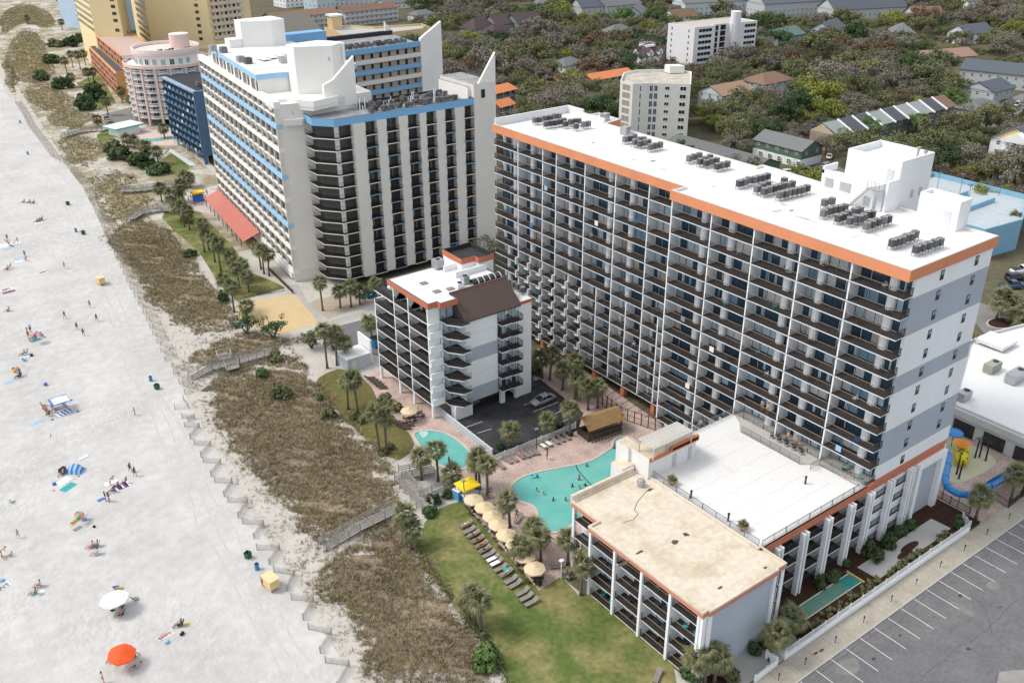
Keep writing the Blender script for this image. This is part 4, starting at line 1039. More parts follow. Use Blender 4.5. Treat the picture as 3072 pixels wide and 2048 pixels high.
for k in range(14):
    z=12+k*2.9
    ff3.box('balcony_front',1.2,ff3.L-4.2,.3,.7,z,z+1.25,M('grey_balcony_front',(.60,.58,.54),.8))
    for i in range(7):ff3.put('window',win_mesh(1.3,1.3,GLASS if i%2 else BRK,BRK,1),1.5+i*(ff3.L-6)/7,z+1.4,.02)
for k in range(2):
    for i in range(3):ff3.put('base_window',win_mesh(3.8,1.6,BRK,ORG,1),2+i*5,4+k*3.2,.02)
# pale blue far hotel
LB=thing('pale_blue_hotel','pale blue far hotel at the top of the beach','hotel',(140,600,0))
LBM=M('pale_blue_stucco',(.40,.52,.64),.85,.05,.2)
MB().prism([(131.5,624.5),(134.5,600),(139,572),(160,575),(165,630)],0,62).build('body',LBM,LB)
ff=Fac((134.5,600),(139,572),LB)
for k in range(18):
    for i in range(7):ff.put('window',win_mesh(1.7,1.7,GLASSB,WHITE,1,fr=.25),i*ff.L/7+.9,4+k*2.7,.03)
# ================================================================ inland blocks and houses
# ochre parking structure behind
PG=thing('parking_structure','ochre-walled parking structure with pale roof deck behind the banded hotel','garage',(240,448,0))
OCH=M('ochre_wall',(.68,.53,.30),.85,.05,.3)
block('deck',[(214.5,424.5),(267,427),(268,441.6),(243,447),(236,460),(222,462),(221,446)],0,8.6,PG,OCH,CONC,1.0)
MB().box(224,229.5,456,462,0,14).build('stair_tower',OCH,PG)
MB().box(223.5,230,455.5,462.5,14,14.8).build('stair_tower_cap',WHITE,PG)
# white apartment tower
AP=thing('apartment_block','white seven-storey apartment block with rounded stair tower among trees','apartments',(335,302,0))
APW=M('bright_white_stucco',(.72,.72,.74),.85,.04,.3)
block('body',[(317,294.3),(329,293.2),(329,295.5),(339,294.8),(339,292.5),(354,291),(355,307),(317,310.5)],0,18.6,AP,APW,M('tan_gravel_roof',(.45,.41,.35),.9),.35)
MB().lathe([(2.3,0),(2.3,23.5),(2.0,23.5)],18,(341.5,293,0)).build('stair_tower',APW,AP,smooth=False)
ff=Fac((317,294.3),(329,293.2),AP);f2=Fac((345,291.9),(354,291),AP);f3=Fac((317,310.5),(317,294.4),AP);f4=Fac((329,295.5),(339,294.8),AP)
for k in range(7):
    z=1.2+k*2.5
    ff.put('window',win_mesh(7.6,1.5,GLASS,WHITE,4),2.4,z,.02);f2.put('window',win_mesh(6.8,1.5,GLASS,WHITE,4),1.5,z,.02)
    for u in (2.2,12.5):f3.put('window',win_mesh(.8,1.3,GLASS,WHITE,1),u,z,.02)
    f4.put('window',win_mesh(3.2,2.1,GLASS,DARK,2),.8,z-.3,.02);f4.put('window',win_mesh(3.2,2.1,GLASS,DARK,2),5.4,z-.3,.02)
# cream octagonal condominium
OC=thing('condominium','cream eight-sided condominium with weathered flat roof behind the white-roofed tower','apartments',(226,226,0))
OCM=M('cream_paint',(.74,.73,.68),.85,.04,.3)
oct_=[(213.5,229),(213.5,223),(219.5,219.6),(227.7,211.2),(243,225.5),(242.6,231.5),(231,239.6),(223.8,238.6)]
block('body',oct_,0,18.6,OC,OCM,M('weathered_roof',(.36,.33,.28),.9,.3,.3,col2=(.5,.47,.41)),.8)
f1=Fac((219.5,219.6),(227.7,211.2),OC);f0=Fac((213.5,223),(219.5,219.6),OC);fz=Fac((213.5,229),(213.5,223),OC)
for k in range(7):
    z=1.0+k*2.5
    f1.put('window',win_mesh(1.5,1.1,GLASS,WHITE,2),3.6,z+.5,.02);f1.put('window',win_mesh(2.0,1.3,GLASS,WHITE,2),8.4,z+.4,.02)
    f1.put('tall_window',win_mesh(1.1,1.9,GLASSB,WHITE,2),.2,z,.02);f0.put('tall_window',win_mesh(1.1,1.9,GLASSB,WHITE,2),f0.L-1.35,z,.02)
    f0.put('tall_window',win_mesh(.5,1.9,GLASSB,WHITE,1),2.3,z,.02)
    fz.put('balcony_opening',win_mesh(3.6,1.9,M('beige_recess',(.34,.30,.25),.9),OCM,2),1.2,z,.02)
MB().prism([(237,230),(241.5,227.5),(242,231),(238,233.5)],18,20.4).build('roof_room',OCM,OC)

def house(name,label,cx,cy,w,d,h,rh,rz,wall,roof,hip=False,eave=.5,win=None,wrows=None,cat='house',group=None,gable=None):
    """w along local x (ridge direction), d across; hip or gable roof; windows on the four walls"""
    H_=thing(name,label,cat,(cx,cy,0),rz,group)
    b=MB().box(-w/2,w/2,-d/2,d/2,0,h);b.build('wall',wall,H_,local=True)
    if not hip:
        for s in (-1,1):
            x=s*w/2
            MB().add([(x-.05,-d/2,h),(x+.05,-d/2,h),(x+.05,d/2,h),(x-.05,d/2,h),(x-.05,0,h+rh),(x+.05,0,h+rh)],((1,2,5),(0,4,3),(0,1,5,4),(3,4,5,2))).build('gable',gable or wall,H_,local=True)
    e=eave;k=min(w,d)/2 if hip else 0
    r=MB();xr=w/2+e-(k if hip else 0)
    z0=h-e*rh/(d/2)
    for dz,up in ((0,1),(-.18,-1)):
        A,B,C_,D=(-w/2-e,-d/2-e,z0+dz),(w/2+e,-d/2-e,z0+dz),(w/2+e,d/2+e,z0+dz),(-w/2-e,d/2+e,z0+dz)
        R1,R2=(-xr,0,h+rh+dz+.02),(xr,0,h+rh+dz+.02)
        fs=[(0,1,5,4),(2,3,4,5),(1,2,5),(3,0,4)] if hip else [(0,1,5,4),(2,3,4,5)]
        r.add([A,B,C_,D,R1,R2],[f if up>0 else f[::-1] for f in fs])
    r.add([(-w/2-e,-d/2-e,z0),(w/2+e,-d/2-e,z0),(w/2+e,-d/2-e,z0-.18),(-w/2-e,-d/2-e,z0-.18),(-w/2-e,d/2+e,z0),(w/2+e,d/2+e,z0),(w/2+e,d/2+e,z0-.18),(-w/2-e,d/2+e,z0-.18)],((3,2,1,0),(4,5,6,7),(0,4,7,3),(1,2,6,5)))
    r.build('roof',roof,H_,local=True)
    wm=win or win_mesh(1.1,1.3,GLASS,WHITE,2,1)
    for z in (wrows or ([.9] if h<4 else [.9,3.6])):
        if z+1.4>h:continue
        n=max(1,int(w/3.2))
        for i in range(n):
            u=-w/2+(i+.5)*w/n
            put('window',wm,H_,(u-.55,-d/2-.01,z));put('window',wm,H_,(u+.55,d/2+.01,z),PI)
        n=max(1,int(d/3.6))
        for i in range(n):
            u=-d/2+(i+.5)*d/n
            put('window',wm,H_,(-w/2-.01,u+.55,z),-PI/2);put('window',wm,H_,(w/2+.01,u-.55,z),PI/2)
    return H_
SHB=M('brown_shingle',(.20,.125,.09),.9,.14,1.2,.3,8,rnd=.08);SHG=M('grey_shingle',(.15,.155,.16),.9,.12,1.2,.3,8,rnd=.12);SHD=M('slate_blue_shingle',(.10,.115,.14),.9,.12,1.2,.3,8,rnd=.1)
SHP=M('purple_brown_shingle',(.085,.06,.065),.9,.12,1.2);TERRA=M('terracotta_tile',(.56,.20,.085),.85,.1,1.5,stretch=(1,6,1));SHGN=M('green_metal_roof',(.10,.17,.15),.7,.1,1)
PALEB=M('pale_blue_siding',(.52,.62,.66),.8,.04,1);SAGE=M('sage_siding',(.22,.29,.26),.85,.05,1);GRS=M('grey_siding',(.45,.48,.50),.85,.05,1);TANS=M('tan_siding',(.50,.42,.30),.85,.05,1);GREENS=M('green_siding',(.10,.155,.115),.8,.05,1)
BRICK=brick_mat('red_brown_brick',(.30,.17,.13),(.40,.27,.22),(.36,.30,.27),5,.25)
# terracotta motels near the cream condominium
def motel(label,cx,cy,w,d,rz):
    h=house('motel',label,cx,cy,w,d,4.9,1.4,rz,M('dim_motel_wall',(.16,.15,.16),.9),TERRA,False,.9,wrows=[],cat='motel',group='terracotta-roofed motel blocks')
    for z in (2.5,):MB().box(-w/2,w/2,-d/2-1.2,-d/2,z-.15,z).build('gallery_floor',M('blue_grey_rail',(.35,.42,.52),.7),h,local=True)
    put('gallery_railing',rail_mesh(w,1.0,axis='x',sp=.3,mat=MATS['blue_grey_rail']),h,(-w/2,-d/2-1.15,2.5))
    for i in range(int(w/4)+1):MB().box(-w/2+i*4-.08,-w/2+i*4+.08,-d/2-1.2,-d/2-1.05,0,4.6).build('post',PANEL,h,local=True)
    for z in (.1,2.6):
        for i in range(int(w/3)):put('door',win_mesh(1.1,2.0,GLASS,PANEL,1),h,(-w/2+i*3+1,-d/2-.01,z))
    return h
motel('long terracotta-roofed two-storey motel beside the cream condominium',265.5,293.5,22,9,.02)
motel('terracotta motel roof half hidden by trees left of the long motel block',245,296,10,9,.1)
motel('terracotta motel corner showing beside the tall pointed fin wall',213,298,12,9,.2)
motel('small terracotta porch roof by the turquoise pool fence',200,277,7,6,.2)
# pale blue houses
house('house','pale blue house with tan shingle roof nearer the cream condominium',279,241,17,12,5.4,2.6,.0,PALEB,M('tan_shingle',(.30,.20,.14),.9,.12,1),False,group='houses among the trees')
house('house','pale blue house with brown hipped roof behind its tan-roofed neighbour',308,245,18,12,5.4,2.6,.0,PALEB,SHB,True,group='houses among the trees')
# house with roof walk
VH=house('house','white house with dark purple roof, gables and white roof walk',312,318,13,11,5.5,4.2,.0,WHITE,SHP,True,.6,group='houses among the trees')
for j in range(4):
    a=j*PI/2;L_=5.2
    put('roof_walk_railing',rail_mesh(L_,.9,axis='x',sp=.35,mat=WHITE),VH,(L_/2*(math.sin(a)-math.cos(a)),-L_/2*(math.cos(a)+math.sin(a)),9.0),a)
MB().box(-2.6,2.6,-2.6,2.6,8.2,9.0).build('roof_walk_deck',WHITE,VH,local=True)
for x,y,rz in ((-3,-5.2,0),(3,-5.2,0),(-6.2,0,-PI/2)):
    put('dormer',MB().add([(-1.5,-.8,5),(1.5,-.8,5),(1.5,-.8,6.6),(0,-.8,8.2),(-1.5,-.8,6.6),(-1.5,2.5,6.6),(0,3.5,8.2),(1.5,2.5,6.6),(-1.5,2.5,5),(1.5,2.5,5)],((0,1,2,3,4),(0,4,5,8),(1,9,7,2))).mesh('dormer',WHITE),VH,(x,y,0),rz)
    put('dormer_roof',MB().add([(-1.7,-1.1,6.5),(0,-1.1,8.35),(0,3.5,8.35),(-1.7,2.5,6.5),(1.7,-1.1,6.5),(1.7,2.5,6.5)],((0,1,2,3),(1,4,5,2))).mesh('dormer_roof',SHP),VH,(x,y,0),rz)
    put('window',win_mesh(1.0,1.4,GLASS,WHITE,2,1),VH,(x-.5 if rz==0 else x-.86,y-.86 if rz==0 else y+.5,5.4),rz)
# terrace row with brick end and white party-wall copings
RH=thing('terrace_row','row of townhouses with brick gable end and white stripes across grey roof','townhouses',(288,179,0))
x0,nrow,wl=254.5,9,7.6;dr=M('dim_olive_siding',(.14,.155,.13),.85,.08)
roofm=[M('pale_green_grey_shingle',(.27,.295,.29),.9,.08,1),M('charcoal_shingle',(.085,.09,.10),.9,.1,1),SHB]
pat=[0,1,1,0,1,0,0,1,2,1]
for i in range(nrow):
    a,c=x0+i*wl,x0+(i+1)*wl;dy=.35*i
    MB().box(a,c-.01,173.6+dy*.2,183,0,5.4).build('house_body',dr if i else SAGE,RH)
    r=MB().add([(a,172.6+dy*.2,5.35),(c,172.6+dy*.2,5.35),(c,179,8.2),(a,179,8.2),(a,185,5.9),(c,185,5.9)],((0,1,2,3),(3,2,5,4)));r.build('roof',roofm[pat[i]],RH)
    if i:MB().add([(a-.3,172.4,5.5),(a+.3,172.4,5.5),(a+.3,179,8.55),(a-.3,179,8.55),(a-.3,172.4,5.1),(a-.3,179,8.1),(a+.3,172.4,5.1),(a+.3,179,8.1),(a+.3,185,6.3),(a-.3,185,6.3)],((0,1,2,3),(0,3,5,4),(1,6,7,2),(0,4,6,1),(3,2,8,9))).build('party_wall_coping',WHITE,RH)
    for z in (.8,3.3):
        for u in (1.2,4.4):put('window',win_mesh(1.6,1.4,GLASS,WHITE,2),RH,(a+u,173.58+dy*.2,z),world=True)
MB().box(254.2,254.49,173.6,183,0,5.4).build('brick_end_wall',BRICK,RH)
MB().add([(254.3,173.6,5.4),(254.3,183,5.4),(254.3,179,8.0),(254.48,173.6,5.4),(254.48,183,5.4),(254.48,179,8.0)],((0,2,1),(3,4,5))).build('end_gable',TANS,RH)
# green condominium pair
G1=house('house','dark green two-storey house with white ground floor by the car park',237,178,18,10,5.2,2.2,PI/2,GREENS,SHG,False,.4,cat='house',group='green-gabled houses')
MB().box(-9.05,9.05,-5.06,5.06,0,2.4).build('ground_floor',WHITE,G1,local=True)
for i in range(5):put('window',win_mesh(1.3,1.4,GLASS,WHITE,2,1),G1,(-8+i*3.6,5.09+.3,.6),PI)
G2=house('house','long low house with grey roof and green gable just behind the white-roofed tower',217,187,36,11,3.6,1.9,PI/2,GREENS,SHG,False,.4,group='green-gabled houses')
# grey blocks at the right
house('house','long grey-roofed building with white window row at the right edge',398,188,46,16,6.2,3.0,-1.28,GRS,SHD,False,.5,group='grey-roofed buildings')
house('house','grey gabled building in front of the long grey-roofed one',361,183,15,13,5.6,2.6,0,GRS,SHD,False,.4,group='grey-roofed buildings')
house('house','low grey hipped-roof house past the end of the terrace row',338,174,18,11,3.4,1.9,.15,GRS,SHG,True,.5,group='grey-roofed buildings')
# yellow gabled house at right edge
YH=house('house','white and yellow gabled house with porches at right edge',288,131,16,14,8.6,3.6,.05,WHITE,SHD,False,.6,wrows=[1,3.8,6.4],gable=M('pale_yellow_siding',(.70,.56,.30),.8,.04))
for z in (.3,3.2,6.0):
    MB().box(-11,-8.01,-6,3,z-.25,z).build('porch_floor',WHITE,YH,local=True);put('porch_railing',rail_mesh(9,.9,mat=WHITE,sp=.3),YH,(-10.9,-6,z))
boxes('porch_post',[(-11,-10.8,y-.12,y+.12,0,8.6) for y in (-5.8,-2.9,0,2.8)],WHITE,YH,local=True) if False else [MB().box(-11,-10.8,y-.12,y+.12,0,8.6).build('porch_post',WHITE,YH,local=True) for y in (-5.8,-2.9,0,2.8)]
MB().add([(-11.3,-6.4,8.5),(-11.3,3.4,8.5),(-11.3,-1.5,11.4),(-7.5,-1.5,11.4),(-7.5,-6.4,8.5),(-7.5,3.4,8.5)],((0,2,1),(0,4,3,2),(1,2,3,5))).build('porch_gable',[WHITE],YH,local=True)
# parking deck behind the tower
DK=thing('parking_deck','pale parking deck with sky-blue parapet walls behind the white tower','garage',(222,112,0))
DKM=M('pale_deck_concrete',(.40,.45,.48),.85,.08,.4);DKB=M('deck_blue',(.22,.42,.56),.75,.05,.5)
dp=[(204,97),(217.5,95.5),(236,104),(236,129.5),(204,129.5)]
MB().prism(dp,0,6.2,0,1).build('deck',[DKB,DKM],DK)
b=MB();P=[Vector((*p,0)) for p in dp];inn=ring(P,-.3)
for i in range(5):
    a,c,d,e=P[i],P[(i+1)%5],inn[(i+1)%5],inn[i]
    b.add([(a.x,a.y,6.2),(c.x,c.y,6.2),(c.x,c.y,7.4),(a.x,a.y,7.4),(d.x,d.y,7.4),(e.x,e.y,7.4),(e.x,e.y,6.2),(d.x,d.y,6.2)],((0,1,2,3),(3,2,4,5),(5,4,7,6)))
b.build('parapet',DKB,DK)
boxes('ramp_wall',[(212,228,107.8,108.2,6.2,7.3),(222,228,114.8,115.2,6.2,7.3)],DKB,DK)
for i in range(9):MB().box(208.5+i*2.7,208.6+i*2.7,99.5,104,6.204,6.21).build('bay_line',white_paint,DK)
for i,(x,y) in enumerate(((228,117),(224,121),(221,111),(234,110))):
    MB().tube([(x,y,6.2),(x,y,11)],.08,6).box(x-.8,x+.8,y-.15,y+.15,11,11.15).build('deck_lamp',M('lamp_blue_grey',(.12,.17,.22),.5),DK)
# white-roofed low building at right edge
LR=thing('low_building','low white-roofed building with glass doors behind the splash pad','building',(150,60,0))
lp=[(131.5,36),(176,36),(176,68),(160,71.5),(154.5,71.8),(131.5,61.5)]
block('body',lp,0,4.6,LR,PANEL,ROOFW,.5)
fl_=Fac((131.5,61.5),(131.5,36),LR)
fl_.box('canopy',0,fl_.L,0,.5,3.2,4.3,PANEL)
for i in range(5):fl_.put('glass_door',win_mesh(3.4,2.3,GLASS,DARK,4),1.0+i*4.9,.1,.03)
MB().box(155,160,66,71,4.6,5.2).build('roof_step',ROOFW,LR)
MB().tube([(155.2,70.9,0),(155.2,70.9,6)],.05,5).tube([(154.6,71.2,0),(154.6,71.2,6)],.05,5).build('roof_ladder',DARK,LR)
# townhouses with brown roofs far behind
TW=M('pale_grey_wall',(.52,.55,.60),.85,.05)
for i,(cx,cy,w,d,rz,lab) in enumerate(((276,517,36,13,.06,'long brown-roofed grey townhouse block with palms in front, right block'),(243,519,26,13,.06,'brown-roofed grey townhouse block, middle of the far row'),(223,518,15,13,.06,'brown-roofed grey townhouse block, left end of the far row'),(330,585,90,14,2.62,'far sawtooth-gabled townhouse row with brown roof behind the row with palms'))):
    h=house('townhouse_block',lab,cx,cy,w,d,8.2,2.2,rz,TW,SHB,False,.8,wrows=[.8,3.4,6.0],cat='townhouses',group='brown-roofed townhouse blocks')
    for z in (2.7,5.4):MB().box(-w/2,w/2,-d/2-1.1,-d/2,z-.2,z+.75).build('balcony_front',PANEL,h,local=True)
h_=[o for o in bpy.data.objects if o.get('label','').startswith('far sawtooth')][0]
for i in range(14):
    x=-42+i*6.4
    put('front_gable',MB().add([(-2.6,-7.6,7.9),(2.6,-7.6,7.9),(0,-7.6,10.4),(0,-1,10.4)],((0,1,2),(0,2,3),(2,1,3))).mesh('front_gable',[SHB]),h_,(x,0,0))
# scattered far roofs in the wood
far=[(1490,118,16,11,5,4,.3,GRS,SHP,'grey shingled house beside the tall fin wall'),(1435,105,16,11,5.5,4.5,.2,GRS,SHP,'steep grey-brown roofed house behind the parking structure'),(1515,95,22,12,6.5,4,.1,SAGE,SHP,'green house with stacked porches left of the far wood'),
       (1570,92,18,12,6.5,4,.1,SAGE,SHP,'green house with stacked porches right of its twin'),(1775,45,22,14,7,4,-.2,GRS,SHD,'grey town house with white balconies at the top centre'),(1850,40,26,14,7,4,-.1,GRS,SHG,'grey shingled town house with white windows at top'),(1905,62,18,12,6,4,.6,GRS,SHG,'steep grey gabled house below the grey town houses'),
       (2120,35,40,16,8,3,-.3,PALEB,SHG,'pale blue-white town house row behind the apartment block'),(2230,28,26,15,8,3.5,-.3,PALEB,SHG,'pale town house at the end of the row behind the apartment block'),(2370,40,52,18,9,5,-.25,GRS,SHD,'large blue-grey gabled building at the top right of the apartment block'),
       (2580,55,48,17,8,5,-.35,GRS,SHD,'wide blue-grey gabled building among trees at the top right'),(2340,120,24,13,4,3,.1,SAGE,SHGN,'green-roofed house right of the apartment block'),(2820,185,28,13,4,2.5,-.3,TANS,M('pink_brown_shingle',(.30,.19,.155),.9,.1),'tan house with pinkish-brown roof in the right-hand wood'),(1700,205,13,9,3.5,2.2,.2,WHITE,SHG,'small white house with grey hipped roof left of the long motel'),
       (1850,108,16,11,4,3,.2,WHITE,SHG,'grey gabled white house above the house with the roof walk'),(1905,112,12,10,4,3,.0,WHITE,SHP,'maroon gabled house right of the grey gabled white house'),(2925,15,26,14,5,2.5,-.3,WHITE,SHG,'white building glimpsed at the top right edge'),(1180,20,20,10,4,2,.1,WHITE,SHG,'small white building at the top behind the far townhouses'),
       (1265,55,14,9,4,2,.1,WHITE,SHG,'white shed with dark openings right of the far townhouses'),(880,12,20,16,12,1,.1,WHITE,ROOFW,'plain white block at the top left of the far townhouses'),(960,28,14,14,9,1,.2,PALEB,SHG,'pale blue block at the left end of the far townhouses')]
for i,(x_,y_) in enumerate(((1640,28),(2040,70),(2480,108),(2700,118),(2765,62),(2905,120))):
    far.append((x_,y_,15+i%3*3,11,5.5,3.5,.4*(i%4)-.5,(GRS,WHITE,PALEB,TANS)[i%4],(SHG,SHB,SHD)[i%3],('grey','white','pale blue','tan')[i%4]+' house with '+('grey','brown','slate')[i%3]+f' roof deep in the wood, {ORD[i]} in the scattered group'))
for px_,py_,w,d,h,rh,rz,wm,rm,lab in far:
    p=at(px_,py_+6);house('house',lab,p.x,p.y,w,d,h,rh,rz,wm,rm,w<17,.6,group='houses among the trees')
# ================================================================ vegetation
def tri_mesh(name,V,Fq,mats,mi=None,smooth=False):
    """mesh from numpy arrays; Fq is (n,3) or (n,4)"""
    me=bpy.data.meshes.new(name);n,k=Fq.shape
    me.vertices.add(len(V));me.vertices.foreach_set('co',np.asarray(V,np.float32).ravel())
    me.loops.add(n*k);me.loops.foreach_set('vertex_index',Fq.astype(np.int32).ravel())
    me.polygons.add(n);me.polygons.foreach_set('loop_start',(np.arange(n)*k).astype(np.int32))
    for m in (mats if isinstance(mats,(list,tuple)) else [mats]):me.materials.append(m)
    if mi is not None:me.polygons.foreach_set('material_index',np.asarray(mi,np.int32))
    me.update(calc_edges=True);me.validate();return me
def leaf_mat(name,c1,c2,rnd=.25,scale=.16):
    m=M(name,c1,.8,.12,scale,col2=c2,lo=.3,hi=.7,rnd=rnd,spec=.15)
    b=m.node_tree.nodes['Principled BSDF']
    return m
LM={'grey':leaf_mat('grey_brown_twigs',(.165,.148,.12),(.24,.218,.178),.18),'olive':leaf_mat('olive_leaves',(.11,.122,.058),(.19,.195,.095),.18),
      'dark':leaf_mat('dark_green_leaves',(.045,.078,.034),(.09,.135,.056),.2),'lime':leaf_mat('yellow_green_leaves',(.16,.18,.04),(.26,.275,.07),.12),
      'rust':leaf_mat('rust_brown_leaves',(.14,.098,.064),(.20,.145,.095),.12),'green':leaf_mat('fresh_green_leaves',(.085,.15,.045),(.15,.235,.08),.15)}
BARK=M('grey_bark',(.115,.095,.075),.95,.25,2,.8,6)
def leaves(centers,radii,per,size,flat=.8,seed=0):
    r=np.random.default_rng(seed);n=len(centers)*per
    c=np.repeat(centers,per,0);R=np.repeat(radii,per)
    d=r.normal(size=(n,3));d /= np.linalg.norm(d,axis=1)[:,None]
    rad=R*r.uniform(.25,1.0,n) ** .5
    p=c+d*rad[:,None]*np.array([1,1,flat])
    nn=d*1.0+r.normal(size=(n,3))*.38+np.array([0,0,.25]);nn /= np.linalg.norm(nn,axis=1)[:,None]
    a=np.cross(nn,r.normal(size=(n,3)));a /= np.linalg.norm(a,axis=1)[:,None];b=np.cross(nn,a)
    s=size*r.uniform(.6,1.35,n)[:,None]
    V=np.stack([p-a*s-b*s*.55,p+a*s-b*s*.55,p+a*s*.8+b*s*.55,p-a*s*.8+b*s*.55],1).reshape(-1,3)
    return V,np.arange(n*4).reshape(n,4)
def crown_mesh(kind,seed,R=4.6,Hc=5.2,z0=2.6,nclump=34,per=52,size=.30):
    r=np.random.default_rng(seed);cs=[]
    while len(cs)<nclump:
        d=r.normal(size=3);d /= np.linalg.norm(d);d[2]=abs(d[2])*1.0-.25
        q=np.array([d[0]*R,d[1]*R,d[2]*Hc*.62])*r.uniform(.55,1.0)*(1+.22*math.sin(3*math.atan2(d[1],d[0])+seed))
        cs.append(q+np.array([0,0,z0+Hc*.38]))
    cs=np.array(cs);rad=r.uniform(.85,1.5,len(cs))*R/4.6*1.05
    V,Fq=leaves(cs,rad,per,size,.75,seed)
    return tri_mesh('crown',V,Fq,LM[kind]),cs
def trunk_mesh(cs,z0,R,seed,nb=9):
    r=random.Random(seed);b=MB();th=.26*R/4.6
    top=Vector((r.uniform(-.3,.3),r.uniform(-.3,.3),z0+1.4));b.tube([(0,0,-.1),(top.x*.4,top.y*.4,z0*.6),top],[th*1.3,th,th*.8],7)
    for c in r.sample(list(cs),nb):
        m=(top+Vector(c))/2+Vector((r.uniform(-.5,.5),r.uniform(-.5,.5),r.uniform(.1,.6)))
        b.tube([top*.85,m,Vector(c)],[th*.5,th*.3,th*.1],5,cap=False)
    return b.mesh('trunk',BARK)
TREE={}
for k_,(nv,R_,H_,pr,sz) in {'grey':(4,5.0,6.4,85,.15),'olive':(4,5.2,5.8,95,.17),'dark':(2,4.4,7.0,95,.18),'lime':(2,5.0,5.6,95,.18),'rust':(2,4.8,5.6,85,.15),'green':(2,3.8,4.8,95,.16)}.items():
    TREE[k_]=[]
    for i in range(nv):
        sd=hash_={'grey':10,'olive':30,'dark':50,'lime':70,'rust':90,'green':110}[k_]+i
        cm,cs=crown_mesh(k_,sd,R_,H_,2.6,44,pr,sz);TREE[k_].append((cm,trunk_mesh(cs,2.4,R_,sd,14 if k_=='grey' else 8)))
def tree(kind,x,y,s,label,group,name='broadleaf_tree',v=None,zs=1.0):
    cm,tm=TREE[kind][random.randrange(len(TREE[kind])) if v is None else v]
    t=thing(name,label,'tree',(x,y,0),random.uniform(0,6.28),group,(s,s,s*zs))
    put('trunk',tm,t);put('crown',cm,t);return t

# ---- keep-out map from everything built so far
import itertools
KEEP=[]
for o in bpy.data.objects:
    if o.parent is None and o.get('category') and o.type=='EMPTY':
        pts=[]
        for c in o.children:
            if c.type=='MESH' and c.name.split('.')[0] in ('wall','body','house_body','deck','roof','lower_block','upper_block','drum','beach_wing','street_wing','rear_wing','brick_end_wall'):
                mw=Matrix.Translation(o.location) @ o.rotation_euler.to_matrix().to_4x4() @ Matrix.Translation(c.location)
                pts += [mw @ Vector(q) for q in c.bound_box]
        if pts:KEEP.append((min(p.x for p in pts),max(p.x for p in pts),min(p.y for p in pts),max(p.y for p in pts),o['label']))
ROADX=lambda x,y:abs(x-(148+max(0,y-60)*.04+max(0,y-300)*.12))<9 and y<720
def kept(x,y,m):
    for a,b,c,d,_ in KEEP:
        if a-m-(9 if b-a<60 else 2)<x<b+m and c-m-(11 if d-c<60 else 2)<y<d+m:return True
    return ROADX(x,y)
def nearest_landmark(x,y):
    best=min(KEEP,key=lambda k:(max(k[0]-x,0,x-k[1])) ** 2+(max(k[2]-y,0,y-k[3])) ** 2);return best
OPEN=[[at(*p) for p in poly] for poly in (((2380,545),(2470,480),(2560,520),(2620,560),(2560,640),(2440,590)),((2700,590),(2760,490),(2900,410),(2960,400),(2830,520)),((1660,330),(1790,350),(1830,310),(1720,290)))]
def inpoly(x,y,P):
    c=False;n=len(P);j=n-1
    for i in range(n):
        if (P[i][1]>y) != (P[j][1]>y) and x<(P[j][0]-P[i][0])*(y-P[i][1])/(P[j][1]-P[i][1])+P[i][0]:c=not c
        j=i
    return c
placed=[]
def free(x,y,dmin):
    for (a,b) in placed:
        if (a-x) ** 2+(b-y) ** 2<dmin*dmin:return False
    return True
# ---- single trees that stand out
special=[('lime',2445,345,1.75,'largest bright yellow-green tree in the right-hand wood'),('lime',2395,395,1.0,'yellow-green tree just left of the largest yellow-green one'),('dark',2345,400,1.35,'dense dark green tree above the green-gabled house'),('lime',2950,640,1.05,'bright lime tree beside the blue parking deck'),
           ('green',1868,85,1.6,'round fresh green tree near the top among brown woods'),('lime',1760,92,1.3,'pale yellow-green tree left of the round green one'),('green',2598,425,1.15,'fresh green tree in front of the terrace row, nearest the brick end'),('green',2745,400,1.0,'fresh green tree in front of the terrace row, middle'),('green',2850,340,1.25,'fresh green tree at the far end of the terrace row'),
           ('rust',2552,450,.62,'low rust-coloured tree at the porch of the brick-ended terrace'),('dark',1752,165,1.2,'dark evergreen left of the house with the roof walk'),('olive',1825,200,1.5,'olive tree with golden tinge in front of the house with the roof walk'),('olive',1610,330,1.5,'spreading olive oak beside the pointed fin wall'),('olive',1720,310,1.45,'spreading oak in front of the terracotta motels'),('rust',1695,285,.9,'small rust-tinted tree against the terracotta motel roof'),
           ('olive',1845,330,1.2,'oak close to the left face of the cream condominium'),('dark',2560,150,1.5,'dark green tree left of the rust-coloured clump'),('rust',2590,195,1.5,'rust-brown tree in the middle of the right-hand wood'),('rust',2650,190,1.4,'rust-brown tree right of the middle of the wood'),('rust',2730,270,1.3,'rust-brown tree above the far end of the terrace row'),('olive',2290,225,1.5,'wide pale olive tree behind the cream condominium'),
           ('olive',2640,520,1.5,'spreading bare-limbed oak behind the white stair house'),('olive',2720,560,1.5,'oak between the white stair house and the blue parking deck'),('olive',2800,500,1.5,'oak left of the yellow-gabled house'),('olive',2870,440,1.4,'oak behind the yellow-gabled house'),('grey',3040,560,1.4,'grey bare tree in front of the yellow-gabled house'),('olive',2950,410,1.5,'olive oak above the yellow-gabled house'),('olive',2690,610,1.2,'brownish tree beside the deck parapet'),('grey',3010,190,1.6,'tall grey bare tree at the right edge'),('lime',3040,130,1.5,'golden-topped tree at the right edge')]
for kd,px_,py_,s,lab in special:
    p=at(px_,py_);tree(kd,p.x,p.y,s,lab,None);placed.append((p.x,p.y))
